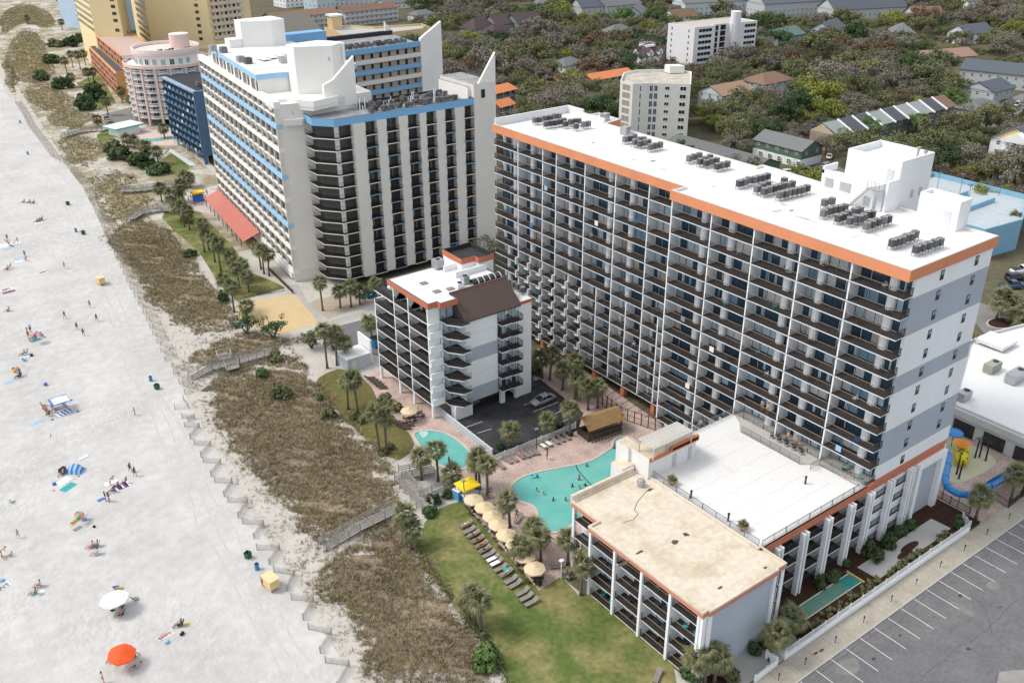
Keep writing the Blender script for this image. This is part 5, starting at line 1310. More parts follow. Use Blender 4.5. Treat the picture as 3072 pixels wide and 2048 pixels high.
# ---- the wood: individuals first, largest in view first
cand=[]
rr=random.Random(3)
for _ in range(9000):
    px_=rr.uniform(1250,3150);py_=rr.uniform(-8,640)
    if py_>470 and px_<2600:continue
    p=at(px_,py_ if py_>0 else py_*2)
    cand.append((p.x,p.y))
for _ in range(5000):cand.append((rr.uniform(160,420),rr.uniform(100,420)))
for _ in range(900):cand.append((rr.uniform(245,430),rr.uniform(5,100)))
kinds=['grey']*36+['olive']*44+['dark']*10+['lime']*4+['rust']*4
adj={'grey':['grey-brown bare tree','greyish twiggy tree','bare-limbed brown tree'],'olive':['olive-green oak','dull green spreading tree','brownish-green leafy tree'],'dark':['dark evergreen tree','deep green dense tree'],'lime':['yellow-green spring tree'],'rust':['rust-brown tree']}
wood=[]
for x,y in cand:
    dist=math.hypot(x,y)
    if x<158 or dist>760 or y<4:continue
    if 190<x<245 and 90<y<140:continue
    if any(inpoly(x,y,P) for P in OPEN):continue
    s=rr.choice((rr.uniform(.75,1.05),rr.uniform(1.1,1.45),rr.uniform(1.25,1.8)))
    if kept(x,y,2.2*s):continue
    for a,b,c,d,lb in KEEP:
        if b-a>70 or 'tower' in lb:continue
        mx_,my_=(a+b)/2,(c+d)/2;L_=math.hypot(mx_,my_);al=((mx_-x)*mx_+(my_-y)*my_)/L_;la=abs((x-mx_)*my_-(y-my_)*mx_)/L_
        if 0<al<26 and la<max(b-a,d-c)*.48:s=min(s,.68);break
    if not free(x,y,4.9*s+1.4 if dist<430 else 5.3*s+1.6):continue
    placed.append((x,y));wood.append((dist,x,y,s,rr.choice(kinds)))
def in_view(x,y):
    v_=Vector((x,y,4-CAM_H));w_=v_.dot(_f);return abs(v_.dot(_r)/w_*FPX)<1580 and abs(v_.dot(_u)/w_*FPX)<1060
wood.sort(key=lambda q:(not in_view(q[1],q[2]),q[0]))
near_n=260
made={}
for dist,x,y,s,kd in wood[:near_n]:
    lm=nearest_landmark(x,y);words=' '.join(lm[4].split(',')[0].split()[:7]).split()
    while words[-1] in ('with','and','the','of','in','at','by','behind','beside','its','left','right','a','from','among','to','on'):words.pop()
    side='before' if x+y<(lm[0]+lm[1]+lm[2]+lm[3])/2 else 'behind'
    lab=f"{adj[kd][int(s * 7) % len(adj[kd])]} {side} the {' '.join(words)}"
    t=tree(kd,x,y,s,lab,'trees of the inland wood',zs=rr.uniform(.85,1.1));v_=Vector((x,y,-CAM_H));made.setdefault(lab,[]).append((v_.dot(_r)/v_.dot(_f),t))
for lab,ts in made.items():
    if len(ts)>1:
        for i,(_,t) in enumerate(sorted(ts,key=lambda q:q[0])):t['label']=f'{lab}, {nth(i)} from left'
far_pts=wood[near_n:]
# remaining far trees: one mass, crowns instanced on points
src=bpy.data.collections.new('far_tree_shapes');far_objs=[]
for i,kd in enumerate(('grey','olive','dark','lime','rust')):
    for j in range(2 if kd in ('grey','olive') else 1):
        cm,cs=crown_mesh(kd,200+i*5+j,5.2,6.2,2.2,42,70,.20);o=bpy.data.objects.new('far_crown',cm);src.objects.link(o);far_objs.append(kd)
idx={k:[i for i,q in enumerate(far_objs) if q==k] for k in set(far_objs)}
me=bpy.data.meshes.new('distant_wood');me.from_pydata([(x,y,0) for _,x,y,_,_ in far_pts],[],[])
for nm,ty,vals in (('sc','FLOAT',[s for _,_,_,s,_ in far_pts]),('rot','FLOAT',[rr.uniform(0,6.28) for _ in far_pts]),('ix','INT',[rr.choice(idx[k]) for*_,k in far_pts])):
    a=me.attributes.new(nm,ty,'POINT');a.data.foreach_set('value',vals)
dw=put('distant_wood',me,label='far grey-brown and olive woodland filling the top of the view',kind='stuff',cat='wood')
ng=bpy.data.node_groups.new('scatter','GeometryNodeTree');ng.interface.new_socket('Geometry',in_out='INPUT',socket_type='NodeSocketGeometry');ng.interface.new_socket('Geometry',in_out='OUTPUT',socket_type='NodeSocketGeometry')
N=ng.nodes;gi,go=N.new('NodeGroupInput'),N.new('NodeGroupOutput');ip=N.new('GeometryNodeInstanceOnPoints');ci=N.new('GeometryNodeCollectionInfo');ci.inputs[0].default_value=src
ci.inputs['Separate Children'].default_value=True;ci.inputs['Reset Children'].default_value=True;ip.inputs['Pick Instance'].default_value=True
def na(nm,ty):
    q=N.new('GeometryNodeInputNamedAttribute');q.data_type=ty;q.inputs[0].default_value=nm;return q.outputs[0]
cx_=N.new('ShaderNodeCombineXYZ');Lk=ng.links
Lk.new(gi.outputs[0],ip.inputs['Points']);Lk.new(ci.outputs[0],ip.inputs['Instance']);Lk.new(na('ix','INT'),ip.inputs['Instance Index']);Lk.new(na('rot','FLOAT'),cx_.inputs[2]);Lk.new(cx_.outputs[0],ip.inputs['Rotation']);Lk.new(na('sc','FLOAT'),ip.inputs['Scale']);Lk.new(ip.outputs[0],go.inputs[0])
md=dw.modifiers.new('scatter','NODES');md.node_group=ng

# ---------------------------------------------------------------- palms
PG1=M('palm_frond_green',(.10,.115,.045),.6,.3,1.5,col2=(.18,.18,.09),lo=.3,hi=.7,rnd=.2,spec=.3);PDEAD=M('dry_palm_frond',(.24,.19,.11),.8,.2,2)
PTR=M('palm_trunk',(.145,.12,.095),.95,.25,3,1,10,stretch=(1,1,4))
def frond_arrays(L=1.0,nl=13,seed=0):
    """costapalmate fan: stalk along +x then leaflets radiating, arching down (local, tip towards +x)"""
    r=np.random.default_rng(seed);V=[];Fq=[]
    def q(a,b,c,d):o=len(V);V.extend([a,b,c,d]);Fq.append((o,o+1,o+2,o+3))
    st=.52*L
    q((0,-.022,0),(0,.022,0),(st,.018,.05*L),(st,-.018,.05*L))
    for i in range(nl):
        a=(i/(nl-1)-.5)*2.5+r.uniform(-.06,.06);ll=L*.72*(1-.22*abs(a))*r.uniform(.9,1.1)
        c,s=math.cos(a),math.sin(a);bx_=st-.05*L*(1-c);w=.042*L
        p0=np.array((bx_,0,.05*L));p1=p0+np.array((c*ll*.55,s*ll*.55,.05*L-.06*abs(a)*L));p2=p0+np.array((c*ll*.95,s*ll*.95,-.24*L-.05*abs(a)*L))
        n=np.array((-s,c,0))*w
        q(tuple(p0-n*.5),tuple(p0+n*.5),tuple(p1+n),tuple(p1-n));q(tuple(p1-n),tuple(p1+n),tuple(p2+n*.15),tuple(p2-n*.15))
    return np.array(V),np.array(Fq)
FA=[frond_arrays(1.0,13,i) for i in range(3)]
FM=[tri_mesh('frond',v,f,PG1) for v,f in FA];FMD=tri_mesh('frond',*FA[0],PDEAD)
def frond_set(n,seed):
    r=random.Random(seed);out=[]
    for i in range(n):
        t=i/n;el=math.radians(78-128*t ** .9+r.uniform(-8,8));az=i*2.39996+r.uniform(-.2,.2);out.append((az,el,r.uniform(.85,1.12),r.randrange(3)))
    return out
def rotm(az,el):return Matrix.Rotation(az,4,'Z') @ Matrix.Rotation(-el,4,'Y')
CROWNS=[]
for s_ in range(4):
    VV,FF,o=[],[],0
    for az,el,sc,v in frond_set(30,s_):
        m=np.array(rotm(az,el))[:3,:3];V=FA[v][0] @ m.T*sc*1.55;VV.append(V);FF.append(FA[v][1]+o);o += len(V)
    CROWNS.append(tri_mesh('crown',np.vstack(VV),np.vstack(FF),PG1))
_TR={}
def palm_trunk(h,lean):
    key=(round(h*2)/2,lean)
    if key not in _TR:
        hh=key[0];b=MB();pts=[];rs=[]
        for i in range(7):
            t=i/6;pts.append((lean*.5*t*t,lean*.2*t,hh*t));rs.append((.20 if i else .27)*(1-.15*t)+(.05 if i==6 else 0))
        b.tube(pts,rs,8);_TR[key]=(b.mesh('trunk',PTR,smooth=True),pts[-1])
    return _TR[key]
def hz_(bx,by,cx,cy):
    b=at(bx,by);d=_f*FPX+_r*(cx-1536)-_u*(cy-1024);s=math.hypot(b.x,b.y)/math.hypot(d.x,d.y);return CAM_H+d.z*s
NPALM=0
def palm(base,top,label,group='palms',fine=False,rad=1.0,h=None):
    """base and crown-centre pixels of the photograph"""
    global NPALM
    NPALM += 1;b=at(*base)
    hh=h or max(1.2,hz_(base[0],base[1],top[0],top[1]));hh=min(hh,11)
    tm,tp=palm_trunk(hh,random.choice((-.7,-.3,0,.3,.6,1.0)))
    t=thing('palm_tree',label,'palm tree',b,random.uniform(0,6.28),group)
    put('trunk',tm,t)
    if fine:
        for az,el,sc,v in frond_set(28,NPALM):
            f=put('frond',FM[v] if el>-.7 else (FMD if random.random()<.35 else FM[v]),t,tp,scale=sc*1.65*rad);f.rotation_euler=rotm(az,el).to_euler()
    else:
        put('crown',CROWNS[NPALM%4],t,tp,NPALM,1.1*rad)
    return t
def cp(x0,y0,s):return lambda x,y:(x0+x/s,y0+y/s)
q6,q7,q4,q5b,q5=cp(1150,1300,2.09625),cp(1700,1300,2.09625),cp(1500,900,2.61375),cp(500,500,2.24),cp(2300,900,2.2396)
GP='palms around the pools and lawn'
for (bx,by,cx,cy,lab) in ((240,292,215,150,'palm inside the boardwalk bend, left of its neighbour'),(345,300,330,100,'taller palm inside the boardwalk bend over the small pool'),(425,345,420,250,'low palm beside the boardwalk near the yellow-roofed bar'),(585,345,560,175,'palm behind the yellow-roofed bar, leftmost of three'),(607,352,605,145,'palm behind the yellow-roofed bar, middle of three'),(655,400,650,200,'palm behind the yellow-roofed bar, rightmost of three'),
                             (795,588,800,420,'palm beside the big pool between tan umbrellas'),(845,830,840,705,'palm covering the sixth tan umbrella'),(925,730,905,590,'palm on the patio just left of its taller neighbour'),(990,800,990,635,'tall palm on the patio below the big pool'),(1160,825,1140,670,'palm on the patio nearest the front wing'),(1243,1015,1230,825,'palm on the lawn at the corner of the front wing')):
    palm(q6(bx,by),q6(cx,cy),lab,GP,True)
for (bx,by,cx,cy,lab) in ((150,690,140,500,'palm at the dune edge by the boardwalk end, upper'),(175,730,165,620,'palm at the dune edge by the boardwalk end, lower'),(545,1195,510,1060,'leftmost palm of the clump on the lawn hedge'),(580,1215,560,1030,'middle palm of the clump on the lawn hedge'),(615,1250,600,1075,'rightmost palm of the clump on the lawn hedge')):
    palm(q6(bx,by),q6(cx,cy),lab,GP,True)
for (bx,by,cx,cy,lab) in ((800,1560,730,1400,'palm at the near corner of the front wing, leftmost'),(870,1570,865,1385,'palm at the near corner of the front wing, middle'),(930,1560,1015,1420,'palm at the near corner of the front wing, rightmost'),(1275,1425,1290,1265,'palm by the courtyard gate and steps'),(1405,1290,1400,1165,'palm at the end of the green court')):
    palm(q7(bx,by),q7(cx,cy),lab,GP,True,1.05)
for i,(bx,by,cx,cy) in enumerate(((330,610,320,460),(390,625,385,430),(490,705,465,550),(590,780,590,500),(600,790,600,620),(690,860,690,690),(765,845,770,685),(545,1062,545,840),(370,1045,365,945),(70,1155,65,1020))):
    palm(q4(bx,by),q4(cx,cy),f'palm of the row under the white tower, {ORD[i]} from the far end' if i<7 else ('palm at the left end of the thatched bar','palm by the lamp post at the dark car park fence','palm at the lower corner of the dark car park')[i-7],GP,i>5)
for i,(bx,by,cx,cy,lab) in enumerate(((1050,968,1040,790,'palm in the pebble bed, leftmost'),(1168,948,1150,840,'palm in the pebble bed, second from left'),(1240,945,1235,808,'palm in the pebble bed, middle'),(1300,928,1300,850,'palm in the pebble bed, fourth from left'),(1410,895,1410,790,'palm in the pebble bed, rightmost'),(542,1018,530,945,'short palm in the yellow sand court'),(1388,1195,1345,1060,'leaning palm in the car park beside the small hotel'),
                             (1080,1355,1075,1095,'tall palm at the lawn corner near the white hut, left'),(1145,1335,1130,1125,'tall palm at the lawn corner near the white hut, middle'),(1205,1335,1200,1190,'tall palm at the lawn corner near the white hut, right'))):
    palm(q5b(bx,by),q5b(cx,cy),lab,GP,i in (7,8,9))
for i,(bx,by,cx,cy) in enumerate(((120,405,100,260),(155,425,140,300),(255,575,220,390),(325,640,312,490),(365,705,350,520),(425,715,410,620),(395,842,380,750),(490,815,470,690),(555,842,545,745),(455,978,420,820),(635,690,590,555),(690,735,665,600),(655,720,630,570),(285,560,265,470),(520,760,505,660))):
    palm(q5b(bx,by),q5b(cx,cy),f'palm on the banded hotel lawn, {ORD[i]} along from the far end' if i not in (10,11,12) else ('palm in front of the red awning, left','palm in front of the red awning, right','palm in front of the red awning, middle')[i-10],'palms on the banded hotel lawn')
for i,(bx,by,cx,cy) in enumerate(((800,940,790,880),(822,950,820,868),(888,1040,870,955),(872,1045,892,945))):
    palm((bx*K,by*K),(cx*K,cy*K),('palm on the small pool lawn, upper left','palm on the small pool lawn, upper right','palm over the small pool lawn beds, left','palm over the small pool lawn beds, right')[i],GP,i>1)
for i,(bx,by,cx,cy) in enumerate(((1405,1465,1440,1335),(1640,1345,1690,1190),(1715,1300,1729,1150))):
    palm(q5(bx,by),q5(cx,cy),('palm at the splash pad gate by the sidewalk','palm at the right end of the splash pad fence','palm partly cut by the right edge at the splash pad')[i],GP,True,1.1)
qc3=cp(2200,400,2.6135)
palm(qc3(2060,1455),qc3(2060,1295),'thick palm on the kerbed road island, left',GP,True,1.7);palm(qc3(2160,1485),qc3(2190,1360),'thick palm on the kerbed road island, right',GP,True,1.7)
palm((3060,1020),(3060,985),'palm cut by the right edge beside the low white building',GP,False,1.3)
for i,(px_,py_,cy) in enumerate(((1718,300,275),(1765,330,310),(2115,205,180),(2078,190,178),(1560,250,215),(1600,235,205),(1620,250,215),(1640,225,195),(1660,240,205),(2000,195,175),(1985,190,172),(2160,220,200),(2760,410,360),(2770,420,375),(1545,240,210),(1580,260,230),(1495,345,325),(2900,760,710),(2985,740,690),(3030,720,660),(3060,700,650))):
    palm((px_,py_),(px_,cy),f'palm in the grounds inland of the hotels, {ORD[min(i, 19)]} from the left end' if i<16 else f'palm beside the blue parking deck, {ORD[i - 16]} from the left','inland palms',False,1.25,None)
# palms and shrubs along the far beach front
k0=cp(0,0,2.2956)
for i,(bx,by,cx,cy) in enumerate(((470,540,440,420),(505,470,500,380),(555,480,540,380),(590,450,580,370),(620,590,620,500),(650,585,645,490),(500,600,480,530),(745,795,735,700),(680,870,650,820),(1010,1090,980,1000),(1025,1130,1015,1010),(1095,1140,1080,1050),(880,1010,870,960),(930,1020,920,970),(845,710,850,625),(910,780,885,690),(925,790,905,680),(1240,1390,1225,1300),(1265,1400,1245,1280),(1115,1390,1100,1300),(1190,1430,1180,1340),(1250,1520,1250,1430),(1290,1530,1265,1470),(190,170,185,130),(430,210,420,150),(1290,1290,1270,1220),(1310,1290,1300,1230),(1135,950,1125,890))):
    palm(k0(bx,by),k0(cx,cy),f'beach-front palm past the banded hotel, {ORD[i] if i < 20 else str(i + 1) + "th"} of the far row','palms along the far beach front',False,1.2)

# ---------------------------------------------------------------- shrubs and hedges
BUSH={}
def bush_mesh(kind,seed,n=16,per=60,size=.11):
    r=np.random.default_rng(seed);d=r.normal(size=(n,3));d /= np.linalg.norm(d,axis=1)[:,None];d[:,2]=np.abs(d[:,2])*.9
    cs=d*r.uniform(.35,.75,n)[:,None]+np.array([0,0,.25]);V,Fq=leaves(cs,r.uniform(.25,.42,n),per,size,.8,seed);V[:,2]=np.maximum(V[:,2],-.02)
    return tri_mesh('foliage',V,Fq,LM[kind])
for kd in ('olive','dark','green','grey','lime'):BUSH[kd]=[bush_mesh(kd,300+i) for i in range(2)]
STEMM=MB().tube([(0,0,-.05),(0,0,.35)],.07,5).tube([(0,0,.2),(.3,.1,.6)],.04,5).tube([(0,0,.2),(-.25,.2,.6)],.04,5).mesh('stem',BARK)
def bush(kind,p,w,h,label,group='shrubs'):
    t=thing('shrub',label,'shrub',(p[0],p[1],0),random.uniform(0,6),group,(w/2,w/2,h))
    put('foliage',random.choice(BUSH[kind]),t);put('stem',STEMM,t);return t
for i,(x,y,w,h) in enumerate(((84.6,50.2,2.0,1.7),(87,50.1,2.4,2.0),(90.4,50.6,1.5,1.4),(94.7,49.7,3.2,2.4),(98.3,49.9,2.8,2.2),(101.8,50.2,2.2,1.9),(103.8,50.1,2.2,2.0),(109.3,46.4,1.6,1.4),(110.6,47.2,1.3,1.3),(75.4,50.6,1.6,1.8),(71.5,47.6,1.8,1.8))):
    bush('dark',(x,y),w,h,f'rounded dark shrub at the foot of the white columns, {ORD[i]} from the beach end' if i<7 else ('small shrub by the courtyard gate, left','small shrub by the courtyard gate, right','shrub at the wing corner beside the court','shrub beside the grey wing end wall')[i-7],'courtyard shrubs')
def hedge(label,x0,x1,y,w=.9,h=.9):
    n=int((x1-x0)*5);r=np.random.default_rng(int(x0*10));cs=np.stack([r.uniform(x0,x1,n)-(x0+x1)/2,r.uniform(-w/2,w/2,n),r.uniform(.2,h,n)],1)
    V,Fq=leaves(cs,np.full(n,.3),34,.10,.8,n);V[:,2]=np.maximum(V[:,2],0)
    t=thing('hedge',label,'hedge',((x0+x1)/2,y,0),0,'clipped courtyard hedge');put('foliage',tri_mesh('foliage',V,Fq,LM['olive']),t)
hedge('clipped hedge along the white lattice fence, nearest the beach',76,83.4,46.4);hedge('clipped hedge along the white lattice fence, second piece',83.7,91.3,46.4);hedge('clipped hedge along the white lattice fence beside the concrete pad',93,97.2,46.3);hedge('clipped hedge along the white lattice fence, fourth piece',97.5,102.4,46.3);hedge('short hedge along the white lattice fence, nearest the gate',103.6,107,46.3)
for kd,px_,py_,w,h,lab in (('green',790,1130,3.2,2.2,'bright green round shrub in the brown dune scrub'),('olive',845,1190,4.2,2.4,'olive shrub in the dune scrub below the bright green one'),('olive',830,1080,3.6,1.8,'low olive shrub just right of the wooden walkway'),('green',962,1200,1.8,1.6,'small green shrub at the pool lawn edge'),('olive',985,1255,3.0,2.0,'olive shrub at the dune side of the pool lawn'),('dark',670,905,3.0,3.0,'dark conical shrub beside the yellow sand court'),('dark',570,770,4.5,2.2,'dark grey shrub at the dune edge by the banded hotel lawn'),
                              ('green',1452,1990,4.2,2.8,'leafy green shrub by the dune fence at the bottom of the lawn'),('olive',1452,1915,1.5,1.2,'small yellowish shrub beside the lawn hedge palms'),('dark',1300,1510,2.4,1.8,'dark shrub on the lawn corner behind the boardwalk'),('dark',1340,1490,2.2,1.6,'dark shrub between boardwalk and blue bin box'),('dark',1290,1545,3,1.6,'low dark shrub at the boardwalk end'),('olive',1160,1210,3.6,1.6,'brownish rounded shrub by the small hotel steps'),('olive',1190,1235,2.6,1.5,'olive rounded shrub below the small hotel steps'),
                              ('olive',1060,1255,2.4,1.5,'flowering shrub at the foot of the pool lawn palms, left'),('olive',1090,1265,2.2,1.4,'flowering shrub at the foot of the pool lawn palms, right'),('olive',1150,1360,2.4,1.4,'flowering shrub at the small pool beds, left'),('olive',1170,1345,2.2,1.4,'flowering shrub at the small pool beds, right'),('dark',360,480,9,4,'dark dune thicket behind the banded hotel, left'),('dark',420,500,10,4.5,'dark dune thicket behind the banded hotel, right'),('olive',340,455,7,3.5,'olive dune thicket by the navy hotel lawn'),('dark',480,520,9,4,'dark thicket at the foot of the banded hotel'),
                              ('dark',155,190,11,5,'dark dune thicket near the orange hotel, left'),('dark',190,265,9,5,'dark thicket in front of the orange hotel lawn'),('dark',130,240,9,4,'dark low thicket at the far dune'),('olive',170,140,10,4,'olive thicket near the far hotels'),('dark',255,330,10,7,'dense clump in front of the pink round hotel, left'),('dark',285,300,10,7,'dense clump in front of the pink round hotel, right'),('dark',210,140,10,5,'thicket below the pale blue hotel, left'),('dark',240,125,10,5,'thicket below the pale blue hotel, right'),('green',1580,1165,2.4,1.6,'shrub beside the silver car'),('dark',1715,1225,2.2,1.6,'shrub at the car park end of the thatched bar'),('dark',1672,1285,2.4,1.5,'rounded shrub by the car park fence'),('dark',1500,1345,1.9,1.3,'rounded shrub at the low end of the car park fence'),
                              ('dark',1600,1120,3.5,1.5,'dark planting bed shrub at the small hotel end wall'),('grey',1705,1725,3,1.2,'silvery round shrub at the patio corner by the front wing'),('dark',2080,2030,4,1.8,'dark shrub mass at the near wing corner'),('olive',2180,2035,3,1.5,'olive shrub by the lower path'),('dark',2260,1960,2,2,'shrub against the grey end wall'),('lime',2350,550,2.5,1.8,'yellow-flowered shrub behind the tower roof'),('dark',2480,515,4,2,'round shrub at the green house corner')):
    p=at(px_,py_);bush(kd,p,w,h,lab,None)
# pines by the sand court
def pine(px_,py_,s,label):
    r=random.Random(px_);p=at(px_,py_);t=thing('pine_tree',label,'pine tree',p,0,'pines by the sand court');b=MB();cs=[]
    for j in range(4):
        a=j*1.6+r.random();q=Vector((math.cos(a)*1.2*s,math.sin(a)*1.2*s,2.2*s));b.tube([(0,0,0),q*.5,q],[.16,.12,.07],6)
        for i in range(7):cs.append((q.x+r.uniform(-1.2,1.2)*s,q.y+r.uniform(-1.2,1.2)*s,q.z+r.uniform(-.5,1.3)*s))
    b.build('trunk',BARK,t,local=True);V,Fq=leaves(np.array(cs),np.full(len(cs),.75*s),46,.13,.6,px_);put('crown',tri_mesh('crown',V,Fq,LM['olive'] if px_>850 else LM['dark']),t)
for px_,py_,s,lab in ((820,1015,1.15,'shaggy pine at the edge of the yellow sand court, right'),(740,1000,1.0,'shaggy pine at the edge of the yellow sand court, left'),(935,1045,.9,'windswept pine beside the path to the walkway, left'),(1000,1050,.9,'windswept pine beside the path to the walkway, right'),(2,0,.1,'')):
    if lab:pine(px_,py_,s,lab)
pine(1470,790,1.6,'dark pine between the small hotel and the tall tower')

# ---------------------------------------------------------------- dune scrub
VEG=[[(830,1580),(838,1480),(790,1400),(738,1335),(760,1290),(860,1205),(920,1190),(962,1250),(1000,1330),(1066,1430),(1130,1500),(1172,1590)],
       [(465,885),(640,812),(700,830),(712,870),(790,955),(850,1015),(893,1068),(908,1115),(915,1160),(870,1192),(745,1250),(705,1245),(690,1200),(650,1160),(612,1110),(592,1080),(545,1030),(505,985),(485,930)],
       [(248,548),(300,503),(385,527),(432,582),(482,652),(528,702),(560,752),(480,768),(405,742),(350,690),(290,620)],[(432,830),(475,792),(560,758),(700,785),(640,800),(440,858)],
       [(212,402),(260,398),(300,430),(345,450),(360,478),(300,508),(250,520),(222,470)],[(132,302),(235,322),(240,358),(200,388),(150,368)],[(100,258),(205,250),(222,285),(130,305)],[(48,205),(120,190),(180,235),(160,262),(80,250)],[(8,120),(60,60),(110,110),(130,185),(50,195),(20,160)],[(2,30),(60,5),(130,40),(120,70),(50,50),(5,90)],[(4,150),(20,130),(50,200),(20,220)],[(240,385),(300,400),(330,420),(280,425)]]
thatch=M('dead_scrub_thatch',(.20,.155,.11),.95,.3,.16,1,5,col2=(.31,.255,.18),lo=.35,hi=.7,spec=.1)
far_thatch=M('tan_dune_grass_mat',(.235,.205,.115),.95,.3,.2,1,3,col2=(.33,.285,.185),lo=.3,hi=.7,spec=.1)
G_BR=M('brown_scrub_stems',(.20,.15,.105),.9,.3,.10,col2=(.34,.27,.18),lo=.36,hi=.66,spec=.1);G_TN=M('tan_dune_grass',(.34,.29,.18),.9,.3,.15,col2=(.24,.225,.11),lo=.4,hi=.65,spec=.1);G_GY=M('grey_sprigs',(.25,.23,.18),.9,.3,.4,spec=.1)
def tufts(pts,mat,name,label,hmin=.35,hmax=.8,nb=6,w=.035,spread=.35):
    n=len(pts);P=np.repeat(pts,nb,0);m=len(P);a=rng.uniform(0,2*PI,m);ln=rng.uniform(hmin,hmax,m);tilt=rng.uniform(.15,1.15,m)
    base=P+np.stack([rng.normal(0,spread*.4,m),rng.normal(0,spread*.4,m),np.zeros(m)],1)
    d=np.stack([np.cos(a)*np.sin(tilt),np.sin(a)*np.sin(tilt),np.cos(tilt)],1)*ln[:,None];s=np.stack([-np.sin(a),np.cos(a),np.zeros(m)],1)*w*rng.uniform(.7,1.6,m)[:,None]
    V=np.stack([base-s,base+s,base+d],1).reshape(-1,3);return put(name,tri_mesh(name,V,np.arange(m*3).reshape(m,3),mat),label=label,cat='grass',kind='stuff')
def sample_poly(poly,dens,edge=.0):
    xs=[p[0] for p in poly];ys=[p[1] for p in poly];A=abs(area(poly))/2;n=int(A*dens);out=[]
    while len(out)<n:
        x,y=rng.uniform(min(xs),max(xs)),rng.uniform(min(ys),max(ys))
        if inpoly(x,y,poly):
            v=math.sin(x*.55+1.3*math.sin(y*.31))+math.sin(y*.47-.8*math.sin(x*.4))+.8*math.sin(x*1.7+y*1.3)
            if v<-1.5 and rng.random()<.8:n -= 1;continue
            out.append((x,y,.01))
    return out
br,tn=[],[]
for i,v in enumerate(VEG):
    poly=[p+Vector((rng.normal(0,.7),rng.normal(0,.7),0)) for p in smooth_poly([ov(*p) for p in v],2)];c=sum(poly,Vector())/len(poly);q=[c+(p-c)*(.9 if i<4 else .86) for p in poly]
    rag=[]
    for k_,p in enumerate(q):rag.append(p+(p-c).normalized()*rng.uniform(-2.4,.4)*(1 if i<4 else 2.2))
    sheet('dune_scrub_ground',rag,.016+.0005*i,thatch if i<4 else far_thatch)
    d=12.0 if i<2 else (8.0 if i<4 else 2.4)
    s=sample_poly([c+(p-c)*1.02 for p in poly],d)+sample_poly([c+(p-c)*1.16 for p in poly],d*.10);k_=.76 if i<2 else (.62 if i<4 else .25)
    for p in s:(br if rng.random()<k_ else tn).append(p)
tufts(np.array(br),G_BR,'dune_scrub','dense dead brown scrub covering the dune',.25,.62,6,.03)
tufts(np.array(tn),G_TN,'dune_grass','tan and olive grass among the dune scrub',.35,.9,7,.05)
# sparse sprigs on the open dune sand beside the fence
sp=[]
fx=[(p.x,p.y) for p in FENCE]
for _ in range(5200):
    i=rng.integers(1,len(fx)-2);t=rng.random();x=fx[i][0]*(1-t)+fx[i+1][0]*t;y=fx[i][1]*(1-t)+fx[i+1][1]*t
    off=rng.uniform(.3,9) ;
    if rng.random()<.8 and (math.sin(x*1.3+y*.7)+math.sin(y*.9-x))<.2:continue
    sp.append((x+off,y+rng.normal(0,.5),.008))
tufts(np.array(sp),G_GY,'dune_sprigs','sparse grey-green sprigs in the sand behind the sand fence',.2,.5,5,.025)
# flowering edge along the lawn fence
hl=[ov(*p) for p in ((955,1240),(975,1290),(1010,1340),(1060,1400),(1100,1460),(1135,1500),(1150,1540))];hp=[]
for a,b in zip(hl,hl[1:]):
    n=int((b-a).length*14)
    for j in range(n):p=a.lerp(b,rng.random());hp.append((p.x+rng.normal(0,.25),p.y+rng.normal(0,.25),.02))
tufts(np.array(hp),LM['green'],'flower_border','green border plants along the fence between lawn and dune',.2,.6,7,.05)
hp2=np.array(hp)[rng.random(len(hp))<.4]+np.array([0,0,.3]);tufts(hp2,M('yellow_flowers',(.55,.42,.05),.8),'yellow_flowers','small yellow flowers dotted along the lawn border',.08,.14,4,.05)
# ================================================================ people, built once per pose
SKIN=[M('fair_skin',(.56,.36,.27),.6,.05,3),M('tan_skin',(.42,.25,.17),.6,.05,3),M('brown_skin',(.18,.09,.055),.6,.05,3)]
HAIRM=[M('dark_hair',(.025,.018,.014),.6,.2,5),M('brown_hair',(.09,.05,.03),.6,.2,5),M('fair_hair',(.30,.21,.11),.6,.2,5)]
CLO={n:M('cloth_'+n,c,.85,.06,4) for n,c in dict(black=(.02,.02,.022),navy=(.025,.04,.11),red=(.45,.04,.05),pink=(.60,.22,.30),white=(.72,.72,.72),teal=(.04,.33,.33),blue=(.06,.17,.48),yellow=(.60,.45,.08),grey=(.22,.22,.23),purple=(.20,.06,.22),orange=(.60,.20,.04),lightblue=(.30,.48,.66)).items()}
def skin_mesh(name,V,E,R,root=0,sub=1):
    bm=bmesh.new();lay=bm.verts.layers.skin.verify();vs=[]
    for i,(v,r) in enumerate(zip(V,R)):
        q=bm.verts.new(v);q[lay].radius=(r,r) if not hasattr(r,'__len__') else r;q[lay].use_root=(i==root);vs.append(q)
    for a,b in E:bm.edges.new((vs[a],vs[b]))
    me=bpy.data.meshes.new('tmp');bm.to_mesh(me);bm.free();o=bpy.data.objects.new('tmp',me);COL.objects.link(o)
    m=o.modifiers.new('s','SKIN');m.use_smooth_shade=True;s=o.modifiers.new('u','SUBSURF');s.levels=s.render_levels=sub
    dg=bpy.context.evaluated_depsgraph_get();out=bpy.data.meshes.new_from_object(o.evaluated_get(dg));out.name=name
    bpy.data.objects.remove(o);out.materials.clear();out.materials.append(SKIN[0])
    out.polygons.foreach_set('use_smooth',[True]*len(out.polygons));return out
